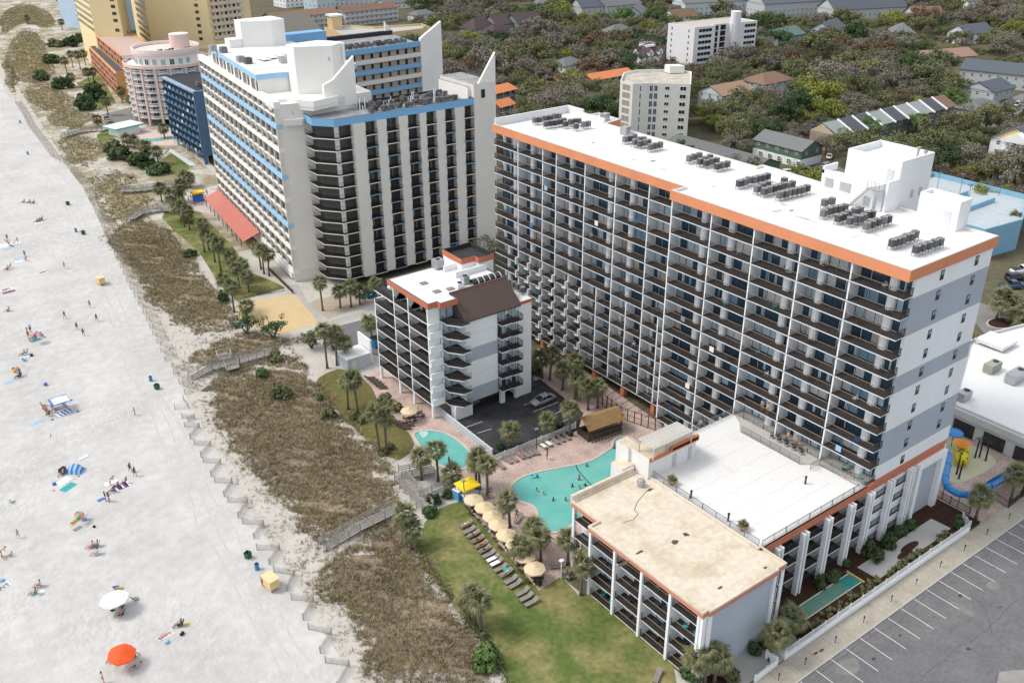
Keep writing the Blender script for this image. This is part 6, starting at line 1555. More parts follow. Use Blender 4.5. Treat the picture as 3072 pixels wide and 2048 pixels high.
def figure(J):
    """J: joints pelvis, chest, neck, head and left/right limbs; returns body, trunks, top, hair meshes"""
    names=['pelvis','belly','chest','neck','head','crown'];V=[J[n] for n in names];R=[.125,.12,.145,.055,.085,.07];E=[(0,1),(1,2),(2,3),(3,4),(4,5)]
    def chain(root,pts,rs):
        p=root
        for q,r in zip(pts,rs):V.append(q);R.append(r);E.append((p,len(V)-1));p=len(V)-1
        return p
    for s in 'lr':
        h=chain(2,[J['sh'+s],J['el'+s],J['wr'+s],J['ha'+s]],[.06,.043,.03,.034])
        d=(Vector(J['ha'+s])-Vector(J['wr'+s])).normalized();sd=d.orthogonal().normalized()
        for i,(off,ln) in enumerate(((-.03,.07),(-.012,.085),(.008,.08),(.026,.065))):chain(h,[tuple(Vector(J['ha'+s])+d*ln+sd*off)],[.009])
        chain(h-0,[tuple(Vector(J['ha'+s])+sd*.05+d*.02)],[.010])
        f=chain(0,[J['hi'+s],J['kn'+s],J['an'+s],J['to'+s]],[.088,.055,.038,.032])
    body=skin_mesh('body',V,E,R,0,1)
    def part(name,keys,rs):
        vv=[J[k] for k in keys[0]];return skin_mesh(name,vv,keys[1],rs,0,1)
    mid=lambda a,b,t:tuple(Vector(a).lerp(Vector(b),t))
    sv=[J['pelvis'],J['belly'],J['hil'],mid(J['hil'],J['knl'],.45),J['hir'],mid(J['hir'],J['knr'],.45)]
    trunks=skin_mesh('shorts',[sv[0],mid(sv[0],sv[1],.5)]+sv[2:],[(0,1),(0,2),(2,3),(0,4),(4,5)],[.138,.132,.102,.088,.102,.088])
    top=skin_mesh('top',[mid(J['belly'],J['chest'],.0),J['chest'],mid(J['chest'],J['neck'],.45),J['shl'],mid(J['shl'],J['ell'],.4),J['shr'],mid(J['shr'],J['elr'],.4)],[(0,1),(1,2),(1,3),(3,4),(1,5),(5,6)],[.134,.158,.08,.074,.062,.074,.062])
    up=(Vector(J['crown'])-Vector(J['neck'])).normalized();back=Vector(J['back'])
    hair=skin_mesh('hair',[tuple(Vector(J['head'])+up*.045+back*.02),tuple(Vector(J['crown'])+up*.012),tuple(Vector(J['head'])+back*.075-up*.05)],[(0,1),(0,2)],[.088,.075,.05])
    return dict(body=body,shorts=trunks,top=top,hair=hair)
# faces +x; heights for a 1.7 m adult
def jn(**k):
    d=dict(pelvis=(0,0,.92),belly=(0,0,1.08),chest=(0,0,1.28),neck=(0,0,1.46),head=(.01,0,1.57),crown=(0,0,1.65),back=(-1,0,0),hil=(0,.10,.86),hir=(0,-.10,.86),knl=(.02,.11,.48),knr=(.02,-.11,.48),anl=(-.01,.11,.08),anr=(-.01,-.11,.08),tol=(.14,.12,.03),tor=(.14,-.12,.03),
             shl=(0,.19,1.39),shr=(0,-.19,1.39),ell=(-.02,.25,1.12),elr=(-.02,-.25,1.12),wrl=(.06,.26,.88),wrr=(.06,-.26,.88),hal=(.08,.26,.82),har=(.08,-.26,.82));d.update(k);return d
sit=dict(pelvis=(-.1,0,.34),belly=(-.18,0,.50),chest=(-.26,0,.70),neck=(-.30,0,.88),head=(-.27,0,.99),crown=(-.29,0,1.07),hil=(-.02,.10,.32),hir=(-.02,-.10,.32),knl=(.42,.13,.42),knr=(.42,-.13,.42),anl=(.72,.13,.08),anr=(.72,-.13,.08),tol=(.84,.13,.06),tor=(.84,-.13,.06),shl=(-.27,.19,.81),shr=(-.27,-.19,.81),ell=(-.10,.28,.58),elr=(-.10,-.28,.58),wrl=(.13,.25,.50),wrr=(.13,-.25,.50),hal=(.2,.24,.49),har=(.2,-.24,.49))
lie=dict(pelvis=(0,0,.14),belly=(-.16,0,.15),chest=(-.36,0,.16),neck=(-.55,0,.15),head=(-.66,0,.17),crown=(-.74,0,.17),back=(-.3,0,-.9),hil=(.06,.10,.13),hir=(.06,-.10,.13),knl=(.45,.13,.15),knr=(.45,-.12,.24),anl=(.84,.14,.08),anr=(.78,-.14,.07),tol=(.92,.15,.16),tor=(.88,-.14,.13),shl=(-.48,.19,.15),shr=(-.48,-.19,.15),ell=(-.26,.34,.11),elr=(-.62,-.36,.11),wrl=(-.02,.34,.10),wrr=(-.80,-.22,.13),hal=(.05,.34,.09),har=(-.84,-.16,.14))
walk=dict(knl=(.22,.10,.50),anl=(.20,.10,.09),tol=(.34,.10,.05),knr=(-.06,-.10,.47),anr=(-.34,-.10,.16),tor=(-.24,-.11,.06),ell=(-.14,.26,1.14),wrl=(-.12,.28,.90),hal=(-.10,.28,.84),elr=(.10,-.26,1.14),wrr=(.26,-.24,.98),har=(.31,-.23,.95),chest=(.03,0,1.28),neck=(.05,0,1.45),head=(.08,0,1.56),crown=(.07,0,1.64),shl=(.03,.19,1.39),shr=(.03,-.19,1.39))
bend=dict(belly=(.12,0,1.02),chest=(.34,0,1.10),neck=(.52,0,1.14),head=(.63,0,1.12),crown=(.71,0,1.14),back=(0,0,1),shl=(.44,.19,1.1),shr=(.44,-.19,1.1),ell=(.46,.22,.84),elr=(.46,-.22,.84),wrl=(.55,.15,.62),wrr=(.55,-.15,.62),hal=(.57,.13,.56),har=(.57,-.13,.56))
carry=dict(ell=(.05,.28,1.14),wrl=(.28,.2,1.2),hal=(.34,.16,1.22),elr=(.05,-.28,1.14),wrr=(.28,-.2,1.2),har=(.34,-.16,1.22))
POSE={'stand':figure(jn()),'walk':figure(jn(**walk)),'sit':figure(jn(**sit)),'lie':figure(jn(**lie)),'bend':figure(jn(**bend)),'carry':figure(jn(**carry))}
def person(pose,p,rz,label,skin=0,shorts='navy',top=None,hair=0,s=1.0,group=None,z=None):
    t=thing('person',label,'person',(p[0],p[1],p[2] if z is None else z),rz,group,s);P=POSE[pose]
    def sub(n,m):
        o=put(n,P[n],t);o.material_slots[0].link='OBJECT';o.material_slots[0].material=m
    sub('body',SKIN[skin]);sub('shorts',CLO[shorts]);sub('hair',HAIRM[hair])
    if top:sub('top',CLO[top])
    return t
# ================================================================ furniture, roof plant, vehicles, beach things
def copyset(name,label,cat,loc,rz,group,parts,scale=None):
    t=thing(name,label,cat,loc,rz,group,scale)
    for n,m in parts:put(n,m,t)
    return t
# ---- rooftop condensers
CB=M('condenser_grey',(.12,.12,.125),.6,.2,6,rnd=.5);CT=M('condenser_top',(.36,.36,.36),.5,.2,6);
def cond(w=.8,h=.85):
    b=MB();n=20
    for k_ in range(n):
        a0,a1=2*PI*k_/n,2*PI*(k_+1)/n
        def q(a):
            c,s=math.cos(a),math.sin(a);e=.32;return (math.copysign(abs(c) ** e,c)*w/2,math.copysign(abs(s) ** e,s)*w/2)
        p0,p1=q(a0),q(a1);b.quad((*p0,.45),(*p1,.45),(*p1,.45+h),(*p0,.45+h))
    cab=b.mesh('cabinet',CB)
    t=MB().lathe([(w*.5,.45+h-.02),(w*.52,.45+h+.05),(w*.40,.45+h+.06),(w*.38,.45+h-.05)],16,cap=False);t.lathe([(w*.14,.45+h),(w*.14,.45+h+.07)],8)
    for k_ in range(4):
        a=k_*PI/2;t.tube([(0,0,.45+h+.04),(w*.45*math.cos(a),w*.45*math.sin(a),.45+h+.04)],.025,4)
    top=t.mesh('fan_guard',CT)
    s=MB()
    for x in (-w*.4,w*.4):
        s.box(x-.04,x+.04,-w*.55,w*.55,.38,.45)
        for y in (-w*.45,w*.45):s.box(x-.03,x+.03,y-.03,y+.03,0,.38)
    fanb=MB().lathe([(w*.38,.45+h-.1),(.02,.45+h-.1)],14,cap=False).mesh('fan_well',DARK)
    return [('cabinet',cab),('fan_guard',top),('stand',s.mesh('stand',STEEL)),('fan_well',fanb)]
COND=cond()
RC2,RC3=crop(1450,330,2.6133),crop(2200,400,2.6135)
clus=[('far-end cluster',RC2,[(405,78),(440,75),(485,65),(525,60),(560,48),(593,47),(493,108),(533,102),(565,98),(600,90),(633,83),(645,107),(685,92),(718,87),(748,85),(728,125),(786,112),(822,107)]),
        ('second cluster',RC2,[(1113,228),(1150,222),(1185,208),(1187,250),(1226,262),(1225,232),(1257,230),(1268,255),(1295,250),(1311,288),(1348,278),(1386,271)]),
        ('third cluster',RC2,[(1615,378),(1653,365),(1693,355),(1700,402),(1747,413),(1742,385),(1777,370),(1785,400),(1828,395),(1835,440),(1873,430),(1912,422)]),
        ('cluster left of stair house',RC3,[(48,390),(85,380),(118,365),(163,362),(200,352),(235,345),(268,335),(188,433),(228,412),(268,398),(243,452),(280,440),(318,430),(352,422),(385,410),(400,370),(425,407),(462,395),(365,480),(405,472),(432,462),(468,455),(505,447),(540,440),(578,427)]),
        ('cluster before stair house',RC3,[(718,540),(773,528),(710,622),(750,605),(788,595),(830,588),(873,578),(825,662),(862,650),(900,630),(950,612),(992,600),(915,683),(955,665),(990,668),(1020,655),(1050,635),(1088,630),(1048,722),(1090,708),(1130,692),(1180,678),(1215,668)]),
        ('street-corner cluster',RC3,[(1250,855),(1285,845),(1322,833),(1355,815),(1390,808),(1425,787),(1438,905),(1483,890),(1530,875),(1577,858),(1620,845)])]
for nm,f,pts in clus:
    for i,q in enumerate(pts):
        p=f(*q,40.15);copyset('rooftop_condenser',f'grey condenser on the white tower roof, {nm}, '+f'{nth(i)} unit','air conditioner',(p.x,p.y,39.25),random.uniform(-.1,.1),'condensers on the white tower roof',COND)
rstain=M('roof_grime',(.40,.38,.35),.8,.2,1.5,col2=(.56,.55,.52));gro=M('drain_grime',(.16,.15,.14),.9,.4,3)
for f,q,w,h in ((RC2,(860,258),1.6,.5),(RC2,(1330,400),1.4,.8),(RC2,(1180,388),1.5,.3),(RC2,(1815,598),2.0,.8),(RC2,(560,158),1.5,.4),(RC2,(1410,465),.8,1.4),(RC3,(455,605),1.2,.6),(RC3,(560,670),1.0,5),(RC3,(340,610),2.2,1.0),(RC3,(970,805),3.5,.25),(RC3,(400,560),1.0,1.5),(RC3,(1120,795),.4,3)):
    p=f(*q,39.26);pts=[(p.x+w/2*math.cos(a)*random.uniform(.3,1.1),p.y+h/2*math.sin(a)*random.uniform(.4,1.2)) for a in np.linspace(0,2*PI,19)[:-1]]
    MB().prism(pts,39.251,39.256).build('roof_stain',gro if w<1.7 and h<.9 else rstain,T)
for (x,y) in ((111.2,117.5),(115,127)):MB().cbox((x,y,39.25),(1.6,1.2,1.3),.3).build('roof_vent_box',STEEL,T)
# condensers on other roofs (too alike to tell apart)
small=MB().box(-.4,.4,-.4,.4,.2,1.0).lathe([(.32,1.0),(.32,1.06)],10).mesh('rooftop_condenser',CB)
dq=crop(800,40,3.36)
for i in range(46):
    x=92+(i%23)*.95+random.uniform(-.2,.2);y=173.5+(i // 23)*4+random.uniform(-1,1)
    put('rooftop_condenser',small,None,(x,y,35.5),random.uniform(0,1),random.uniform(.9,1.25),label=f'small condenser on the banded hotel street wing roof, {("near", "back")[i // 23]} row, {nth(i % 23)} from beach',cat='air conditioner',group='condensers on the banded hotel street wing')
for i in range(26):
    put('rooftop_condenser',small,None,(107+(i%13)*1.6+random.uniform(-.3,.3),216+(i // 13)*2.2,40.6),random.uniform(0,1),1.1,label=f'small condenser on the banded hotel rear wing roof, {("near", "back")[i // 13]} row, {nth(i % 13)} from left',cat='air conditioner',group='condensers on the banded hotel rear wing')
for i in range(14):
    x,y=90+(i*1.9)%24,172.8+(i%3)*2.6;MB().tube([(x,y,35.5),(x,y,35.5+random.uniform(1.4,3.2))],.09,6).build('vent_pipe',WHITE,BH)
for i,(x,y) in enumerate(((79.5,226),(80.5,222),(79.0,208),(79.5,205),(86,201),(83.5,188.2),(85,186.5))):put('roof_unit',MB().cbox((0,0,0),(1.5,1.5,1.3)).lathe([(.55,1.3),(.55,1.38)],12).mesh('roof_unit',CB if i%2 else STEEL),BH,(x,y,42.3 if i<5 else 38.0),world=True)
for i in range(12):put('roof_condenser',small,NV,(96+(i%4)*2.4,284.5+(i // 4)*3,21.7),i,1.3,world=True)
# small hotel roof units
sh=crop(1300,730,6.82)
for i,(q,z,w,lab) in enumerate((((1570,830),17.9,.8,'condenser on the small hotel annex roof, farthest'),((1645,875),17.9,.8,'condenser on the small hotel annex roof, second'),((1735,920),17.9,.8,'condenser on the small hotel annex roof, third'),((1820,985),17.9,.8,'condenser on the small hotel annex roof, nearest'))):
    p=sh(*q,18.1);copyset('rooftop_condenser',lab,'air conditioner',(p.x,p.y,17.6),0,'condensers on the small hotel',COND)
for q,lab,d in (((95,470),'large grey package unit at the back of the small hotel roof',(1.6,1.5,1.5)),((650,790),'square unit by the skylight on the small hotel roof',(1.1,1.1,1.3)),((540,870),'white boxed unit near the brown slope of the small hotel',(1.2,.8,.8))):
    p=sh(*q,20.9);t=thing('package_unit',lab,'air conditioner',(p.x,p.y,20.6));MB().cbox((0,0,.1),d).build('cabinet',STEEL if 'white' not in lab else WHITE,t,local=True);MB().lathe([(.42,d[2]+.1),(.42,d[2]+.16)],12).build('fan_guard',DARK,t,local=True);MB().box(-d[0]/2,d[0]/2,-.1,.1,0,.1).build('base_rail',STEEL,t,local=True)
r5=crop(2300,900,2.2396)
for q,lab,d,m in (((1515,455),'greenish package unit on the low white roof',(3.2,1.6,1.4),M('unit_green',(.30,.33,.27),.6)),((1675,520),'larger dark-ended package unit on the low white roof',(4.2,1.8,1.6),STEEL),((1325,645),'grey package unit at the edge of the low white roof',(2.4,1.4,1.3),STEEL)):
    p=r5(*q,4.7);t=thing('package_unit',lab,'air conditioner',(p.x,p.y,4.1));MB().cbox((0,0,.2),d).build('cabinet',m,t,local=True);MB().lathe([(.5,d[2]+.2),(.5,d[2]+.28)],12,(d[0]*.25,0,0)).build('fan_guard',DARK,t,local=True);MB().box(-d[0]/2,d[0]/2,-.3,.3,0,.2).build('base_rail',STEEL,t,local=True)

# ---- loungers
LGM=M('taupe_sling',(.23,.205,.19),.8,.08,4);LGF=M('dark_lounger_frame',(.06,.05,.045),.6)
def lounger_parts(m):
    seat=MB().add([(-1.0,-.32,.34),(.35,-.32,.34),(.35,.32,.34),(-1.0,.32,.34),(-1.0,-.32,.30),(.35,-.32,.30),(.35,.32,.30),(-1.0,.32,.30)],((0,1,2,3),(7,6,5,4),(0,4,5,1),(1,5,6,2),(2,6,7,3),(3,7,4,0))).mesh('seat',m)
    back=MB().add([(.36,-.32,.34),(.95,-.32,.72),(.95,.32,.72),(.36,.32,.34),(.38,-.32,.30),(.97,-.32,.68),(.97,.32,.68),(.38,.32,.30)],((0,1,2,3),(7,6,5,4),(0,4,5,1),(1,5,6,2),(2,6,7,3),(3,7,4,0))).mesh('backrest',m)
    leg=MB().box(-.03,.03,-.03,.03,0,.30).mesh('leg',LGF)
    return seat,back,leg
def lounger(p,rz,label,group,m=LGM,z=.03):
    key='L'+m.name
    if key not in _RAIL:_RAIL[key]=lounger_parts(m)
    s,b,l=_RAIL[key];t=thing('sun_lounger',label,'sun lounger',(p.x,p.y,z),rz,group)
    put('seat',s,t);put('backrest',b,t)
    for x in (-.85,.25):
        for y in (-.28,.28):put('leg',l,t,(x,y,0))
    return t
towel_n=0
def towel(p,rz,w,d,cm,label,z=.02,name='beach_towel',drape=0):
    n=8;b=MB();r=random.Random(label)
    V=[(-w/2+w*i/n,-d/2+d*j/4,.012+.02*r.random()) for i in range(n+1) for j in range(5)]
    F_=[(i*5+j,(i+1)*5+j,(i+1)*5+j+1,i*5+j+1) for i in range(n) for j in range(4)]
    b.add(V,F_);mats=[cm]
    if isinstance(cm,(list,tuple)):mats=list(cm);b.m=[(k_ // 4)%len(mats) for k_ in range(len(F_))]
    return put(name,b.mesh(name,mats),None,(p.x,p.y,z),rz,label=label,cat='towel')
LP=[(522,582),(540,620),(567,645),(594,678),(617,710),(638,740),(665,770),(690,797),(712,823),(738,858),(772,890),(803,932),(830,960),(876,1008),(900,1040),(932,1072)]
for i,q in enumerate(LP):
    p=c6(*q);lounger(p,.0+random.uniform(-.05,.05),f'taupe sun lounger in the lawn row, {ORD[i]} from the pool end','sun loungers in a row on the lawn')
    if i in (0,2,3,4,5,10):person('lie',(p.x-.1,p.y,.36),PI,f'sunbather lying on the {ORD[i]} lawn lounger in '+('white','','dark','black','red','black','','','','','teal')[i]+' swimwear',random.choice((0,1)),('white','','navy','black','red','black','','','','','teal')[i],None,i%3,group='sunbathers on the lawn')
    if i in (7,8):towel(p-Vector((.2,0,0)),0,1.5,.62,CLO['white'],f'white towel spread on the {ORD[i]} lawn lounger',.385)
    if i==10:towel(p+Vector((.6,.5,0)),.3,1.2,.8,CLO['teal'],'turquoise towel on the eleventh lawn lounger',.4)
lounger(crop(1700,1300,2.09625)(570,1535),.5,'single taupe lounger at the bottom of the lawn beside the wing',None)
for i,q in enumerate(((5,1305),(62,1265),(108,1250),(158,1228),(198,1218),(236,1202),(275,1195),(335,1150),(375,1132),(432,1112),(475,1095),(518,1080))):
    p=crop(1500,900,2.61375)(*q);lounger(p,PI/2+random.uniform(-.06,.06),f'taupe lounger along the white fence by the big pool, {ORD[i]} from the small pool','loungers along the pool fence')
    if i in (3,):person('lie',(p.x,p.y,.36),-PI/2,'sunbather in red on a lounger along the white fence',1,'red',None,0)
    if i in (7,8):towel(p,PI/2,1.5,.6,CLO['white'],f'white towel on a fence lounger, {"left" if i == 7 else "right"} one',.385)
s1=crop(1100,730,2.7508)
dkl=M('dark_brown_sling',(.075,.058,.05),.8,.1,4)
for i,q in enumerate(((25,1120),(52,1140),(78,1158),(100,1178),(122,1198))):lounger(s1(*q),2.6,f'dark lounger at the lawn edge of the small hotel terrace, {ORD[i]} from the far end','dark loungers by the small hotel',dkl)
for i,q in enumerate(((235,1480),(262,1500),(290,1515),(318,1530),(340,1505))):lounger(s1(*q),2.4,f'dark lounger above the small pool, {ORD[i]} from the left','dark loungers by the small hotel',dkl)
for i,(q,rz) in enumerate((((705,430),.4),((760,497),.2),((850,545),.5),((1100,845),-.6))):lounger(c6(*q),rz,f'taupe lounger on the patio among the umbrellas, {ORD[i]} from the bar','loungers on the patio')
# ---- umbrellas, tables, chairs
UMB=M('tan_umbrella_canvas',(.62,.50,.325),.85,.05,2);TBM=M('brown_table',(.085,.06,.045),.6,.1,3);CHM=M('brown_wicker_chair',(.075,.055,.042),.7,.15,6)
def canopy(r,h,n,mats,sag=.06,vent=True):
    b=MB()
    for i in range(n):
        a0,a1=2*PI*i/n,2*PI*(i+1)/n;am=(a0+a1)/2
        P_=lambda a,t,dr=0:(math.cos(a)*r*t*(1-dr),math.sin(a)*r*t*(1-dr),h*(1-t ** 1.15))
        for t0,t1 in ((.0,.35),(.35,.7),(.7,1.0)):
            b.add([P_(a0,t0),P_(a0,t1),P_(am,t1,sag),P_(a1,t1),P_(a1,t0),P_(am,t0,sag)],((0,1,2,5),(5,2,3,4)),i%len(mats))
        b.add([P_(a0,1),P_(a1,1),(P_(a1,1)[0],P_(a1,1)[1],-.16),(P_(am,1,sag)[0],P_(am,1,sag)[1],-.14),(P_(a0,1)[0],P_(a0,1)[1],-.16)],((1,0,4,3,2),),i%len(mats))
    return b.mesh('canopy',mats)
CAN=canopy(1.42,.58,8,[UMB]);POLE=MB().tube([(0,0,0),(0,0,2.65)],.025,6).mesh('pole',TBM);UB=MB().lathe([(.25,0),(.25,.06),(.05,.1)],12).mesh('base',DARK)
VENT=MB().lathe([(.38,0),(.05,.16)],8,cap=False).mesh('vent_cap',UMB);RIB=MB().tube([(0,0,.5),(1.2,0,.04)],.012,4).mesh('rib',TBM)
TABLE=[('table_top',MB().lathe([(.55,.70),(.58,.72),(.55,.74)],16).mesh('table_top',TBM)),('pedestal',MB().tube([(0,0,0),(0,0,.7)],.05,6).mesh('pedestal',TBM)),('foot',MB().lathe([(.3,0),(.28,.05)],10).mesh('foot',TBM))]
def chair_mesh():
    b=MB().box(-.22,.22,-.22,.22,.40,.44)
    n=6
    for i in range(n):
        a0,a1=PI*i/n,PI*(i+1)/n;P_=lambda a:(.22+.03*math.sin(a),math.cos(a)*.23,.44+math.sin(a)*.42)
        b.tube([P_(a0),P_(a1)],.02,4,cap=False)
    for y in (-.1,0,.1):b.tube([(.22,y,.44),(.25,y,.44+.42*math.sqrt(max(0,1-(y/.23) ** 2)))],.012,4,cap=False)
    for x in (-.2,.2):
        for y in (-.2,.2):b.box(x-.02,x+.02,y-.02,y+.02,0,.40)
    for y in (-.23,.23):b.tube([(-.2,y,.44),(-.2,y,.62),(.22,y,.64)],.016,4,cap=False)
    return b
CHAIR=chair_mesh().mesh('patio_chair',CHM);CHAIRW=chair_mesh().mesh('patio_chair',M('white_plastic',(.72,.73,.73),.5));CHAIRT=chair_mesh().mesh('patio_chair',M('teal_plastic',(.03,.36,.40),.5));CHAIRD=chair_mesh().mesh('patio_chair',M('dark_balcony_chair',(.04,.032,.03),.6))
def umbrella(p,lab,i,can=CAN):
    t=thing('patio_umbrella',lab,'umbrella',(p.x,p.y,.02),i,'tan patio umbrellas');put('canopy',can,t,(0,0,2.1));put('pole',POLE,t);put('base',UB,t);put('vent_cap',VENT,t,(0,0,2.58))
    for k_ in range(8):put('rib',RIB,t,(0,0,2.08),k_*PI/4+PI/8)
for i,q in enumerate(((567,405),(636,455),(686,510),(724,562),(774,627),(835,682),(892,760),(952,838))):
    pz=c6(*q,2.35);p=Vector((pz.x,pz.y,0));umbrella(p,f'tan octagonal patio umbrella, {ORD[i]} from the yellow-roofed bar',i)
    copyset('patio_table',f'round brown table under the {ORD[i]} tan umbrella','table',(p.x+.05,p.y,.02),0,'tables under the tan umbrellas',TABLE)
    for k_ in range(4):a=k_*PI/2+.5+i;put('patio_chair',CHAIR,None,(p.x+math.cos(a)*.95,p.y+math.sin(a)*.95,.02),a,label=f'brown chair around the {ORD[i]} patio table, '+('north','west','south','east')[k_]+' side',cat='chair',group='chairs around patio tables')
for i,q in enumerate(((350,1375),(425,1430))):
    pz=s1(*q,2.2 if i==0 else 0);p=Vector((pz.x,pz.y,0))
    if i==0:umbrella(p,'open tan umbrella on the small hotel terrace',20)
    copyset('patio_table',('round table under the small hotel umbrella','round table beside the folded umbrella')[i],'table',(p.x,p.y,.02),0,None,TABLE)
    for k_ in range(4):a=k_*PI/2+.5;put('patio_chair',CHAIRD,None,(p.x+math.cos(a)*.95,p.y+math.sin(a)*.95,.02),a,label=f'dark chair at the small hotel terrace table, {("umbrella", "folded umbrella")[i]} table, {("inland", "far", "beach", "near")[k_]} side',cat='chair',group='chairs on the small hotel terrace')
p=s1(425,1430);t=thing('folded_umbrella','folded tan umbrella on the small hotel terrace','umbrella',(p.x,p.y,0));put('pole',POLE,t);MB().lathe([(.06,1.2),(.2,1.5),(.12,2.2),(.03,2.6)],8).build('canopy',UMB,t,local=True)
# ---- balcony furniture
n_ch=0
rb=random.Random(11)
for (xe,xb,y0,y1,z,k_,bay,pv) in bal:
    if z>38 or rb.random()>(.62 if pv=='r' else .34):continue
    part_='street part' if pv=='r' else 'far part'
    for j in range(rb.choice((1,2))):
        if n_ch >= 215:break
        y=rb.uniform(y0+.5,y1-.5);me=CHAIRD if rb.random()<.82 else (CHAIRW if rb.random()<.6 else CHAIRT);cname={CHAIRD:'dark',CHAIRW:'white',CHAIRT:'teal'}[me]
        put('patio_chair',me,None,(xe+rb.uniform(.45,1.3),y,z),rb.uniform(-1,1),label=f'{cname} chair on the white tower, {fl(k_)} floor, {ORD[bay]} bay of the {part_}, {("first", "second")[j]} chair',cat='chair',group='chairs on the white tower balconies');n_ch += 1
for (xe,xb,y0,y1,z,k_,bay) in wb:
    for j in range(2):put('patio_chair',CHAIRD if (bay+k_)%5 else CHAIRT,None,(xe+.8,y0+1.0+j*1.5,z),rb.uniform(-.6,.6),label=f'chair on the front wing, {("ground", "second", "third", "top")[k_]} level, {ORD[bay]} bay from the pool, {("pool", "street")[j]} side',cat='chair',group='chairs on the front wing balconies')
for (xe,xb,y0,y1,z,k_,bay) in sb:
    if (k_+bay)%2:continue
    put('patio_chair',(CHAIRW,CHAIRD,CHAIRT)[(k_*2+bay)%3],None,(xe+.9,y0+1.2,z),.3,label=f'{("white", "dark", "teal")[(k_ * 2 + bay) % 3]} chair on the small hotel beach balcony, {ORD[k_]} level, {ORD[bay]} bay',cat='chair',group='chairs on the small hotel balconies')
for i in range(9):put('patio_chair',CHAIRD,None,(93.2+(i%2)*.5,61.5+i*.62,10.3),rb.uniform(-.5,.5),label=f'dark chair lined up on the concrete roof terrace, {ORD[i]} from the street',cat='chair',group='chairs on the roof terrace')
for i,(y,me) in enumerate(((56.0,CHAIRT),(55.2,CHAIRD),(53.4,CHAIRT))):put('patio_chair',me,None,(94.6,y,10.3),.4,label=('teal chair on the street end of the roof terrace, farther','dark chair on the street end of the roof terrace','teal chair at the corner of the roof terrace')[i],cat='chair')
tw=[(2052,1119,'white'),(1996,1044,'lightblue'),(1915,588,'blue'),(2640,1280,'lightblue')]
# hanging towels on balcony railings
for i,(fl_k,bay,dy,cm,pt) in enumerate(((5,5,3,'blue','l'),(9,0,4.8,'lightblue','r'),(11,3,2,'white','r'),(7,3,5,'white','r'),(3,2,4,'white','l'),(10,4,1.5,'white','r'),(12,4,4.5,'navy','r'),(6,4,3.5,'grey','r'),(2,4,2.6,'lightblue','l'),(8,0,2.5,'navy','r'))):
    xe=94.0 if pt=='r' else 96.75;y=(DIV_R[bay] if pt=='r' else DIV_LU[bay])+dy;z=ZT-fl_k*FH
    put('hanging_towel',MB().box(-.03,-.01,-.4,.4,-.75,.03).box(-.03,.05,-.4,.4,.03,.045).mesh('hanging_towel',CLO[cm]),None,(xe,y,z+1.06),label=f"{cm} towel hung on the white tower railing, {fl(fl_k)} floor, {ORD[bay]} bay of the {'street' if pt == 'r' else 'far'} part",cat='towel',group='towels hung on the tower')
for i,(fk,bay,x,dy,sk,tp_,lab) in enumerate(((9,2,.6,2,0,'white','person in white on a lower balcony of the white tower, left'),(9,2,.6,3.0,1,'white','person in white on a lower balcony of the white tower, right'),(10,1,.5,5.5,0,'purple','person in purple leaning at a tower railing above the terrace'),(10,1,.5,4.0,1,'navy','person in navy at a tower railing above the terrace'))):
    person('stand',(94+x,DIV_R[bay]+dy,ZT-fk*FH),PI,lab,sk,'grey',tp_,i%3)

# ---- fences
def slat_fence(name,label,A,B,h,mat,cat='fence',sp=.14,w=.07,posts=2.4,z=0.0,rails=2,group=None,wall=0,wallm=None):
    A,B=Vector((*A[:2],z)),Vector((*B[:2],z));L=(B-A).length;rz=math.atan2(B.y-A.y,B.x-A.x);t=thing(name,label,cat,A,rz,group)
    if wall:MB().box(0,L,-.12,.12,0,wall).build('base_wall',wallm or WHITE,t,local=True)
    n=max(1,round(L/posts));pm=MB().box(-.06,.06,-.06,.06,wall,wall+h+.12).mesh('post',mat)
    for i in range(n+1):put('post',pm,t,(i*L/n,0,0))
    b=MB();Lp=L/n;k_=max(1,int((Lp-.12)/sp))
    for r_ in range(rails):zz=wall+.12+r_*(h-.2)/max(1,rails-1);b.box(.06,Lp-.06,-.02,.02,zz-.03,zz+.03)
    for j in range(1,k_):u=.06+j*(Lp-.12)/k_;b.box(u-w/2,u+w/2,-.012,.012,wall+.05,wall+h)
    pn=b.mesh('panel',mat)
    for i in range(n):put('panel',pn,t,(i*L/n,0,0))
    return t
lat=M('white_vinyl',(.70,.71,.73),.6,.05,2)
slat_fence('street_fence','white slatted fence on a low white wall along the sidewalk',(71.3,45.1),(109.6,45.1),.95,lat,sp=.16,w=.08,posts=2.4,rails=2,wall=.75)
slat_fence('gate_fence','short white gate at the end of the street fence',(109.9,45.2),(111.2,47.0),1.3,lat,'gate',posts=1.4)
slat_fence('wall_fence','white wall running down to the sidewalk steps at the near wing corner',(66,44.9),(70.0,45.1),.2,lat,'wall',sp=1.0,wall=.9)
q4w=crop(1500,900,2.61375)
slat_fence('pool_fence','white fence between the dark car park and the big pool terrace',q4w(-60,1270),q4w(592,1005),1.1,lat,sp=.13,w=.09)
slat_fence('terrace_wall','pale grey wall from the small hotel down to the pool fence',at(1309,1234),at(1477,1367),.1,lat,'wall',wall=1.2,wallm=GREYL,sp=2)
blk=M('black_iron',(.03,.028,.026),.5)
slat_fence('iron_fence','black iron fence between the splash pad and the courtyard',r5(1105,1300),r5(1360,1440),1.2,blk,sp=.12,w=.025)
slat_fence('iron_fence','black iron fence at the right of the splash pad along the sidewalk',r5(1500,1320),r5(1620,1400),1.2,blk,sp=.12,w=.025)
slat_fence('iron_fence','black iron fence running off the right edge by the sidewalk',r5(1620,1400),r5(1760,1290),1.2,blk,sp=.12,w=.025)
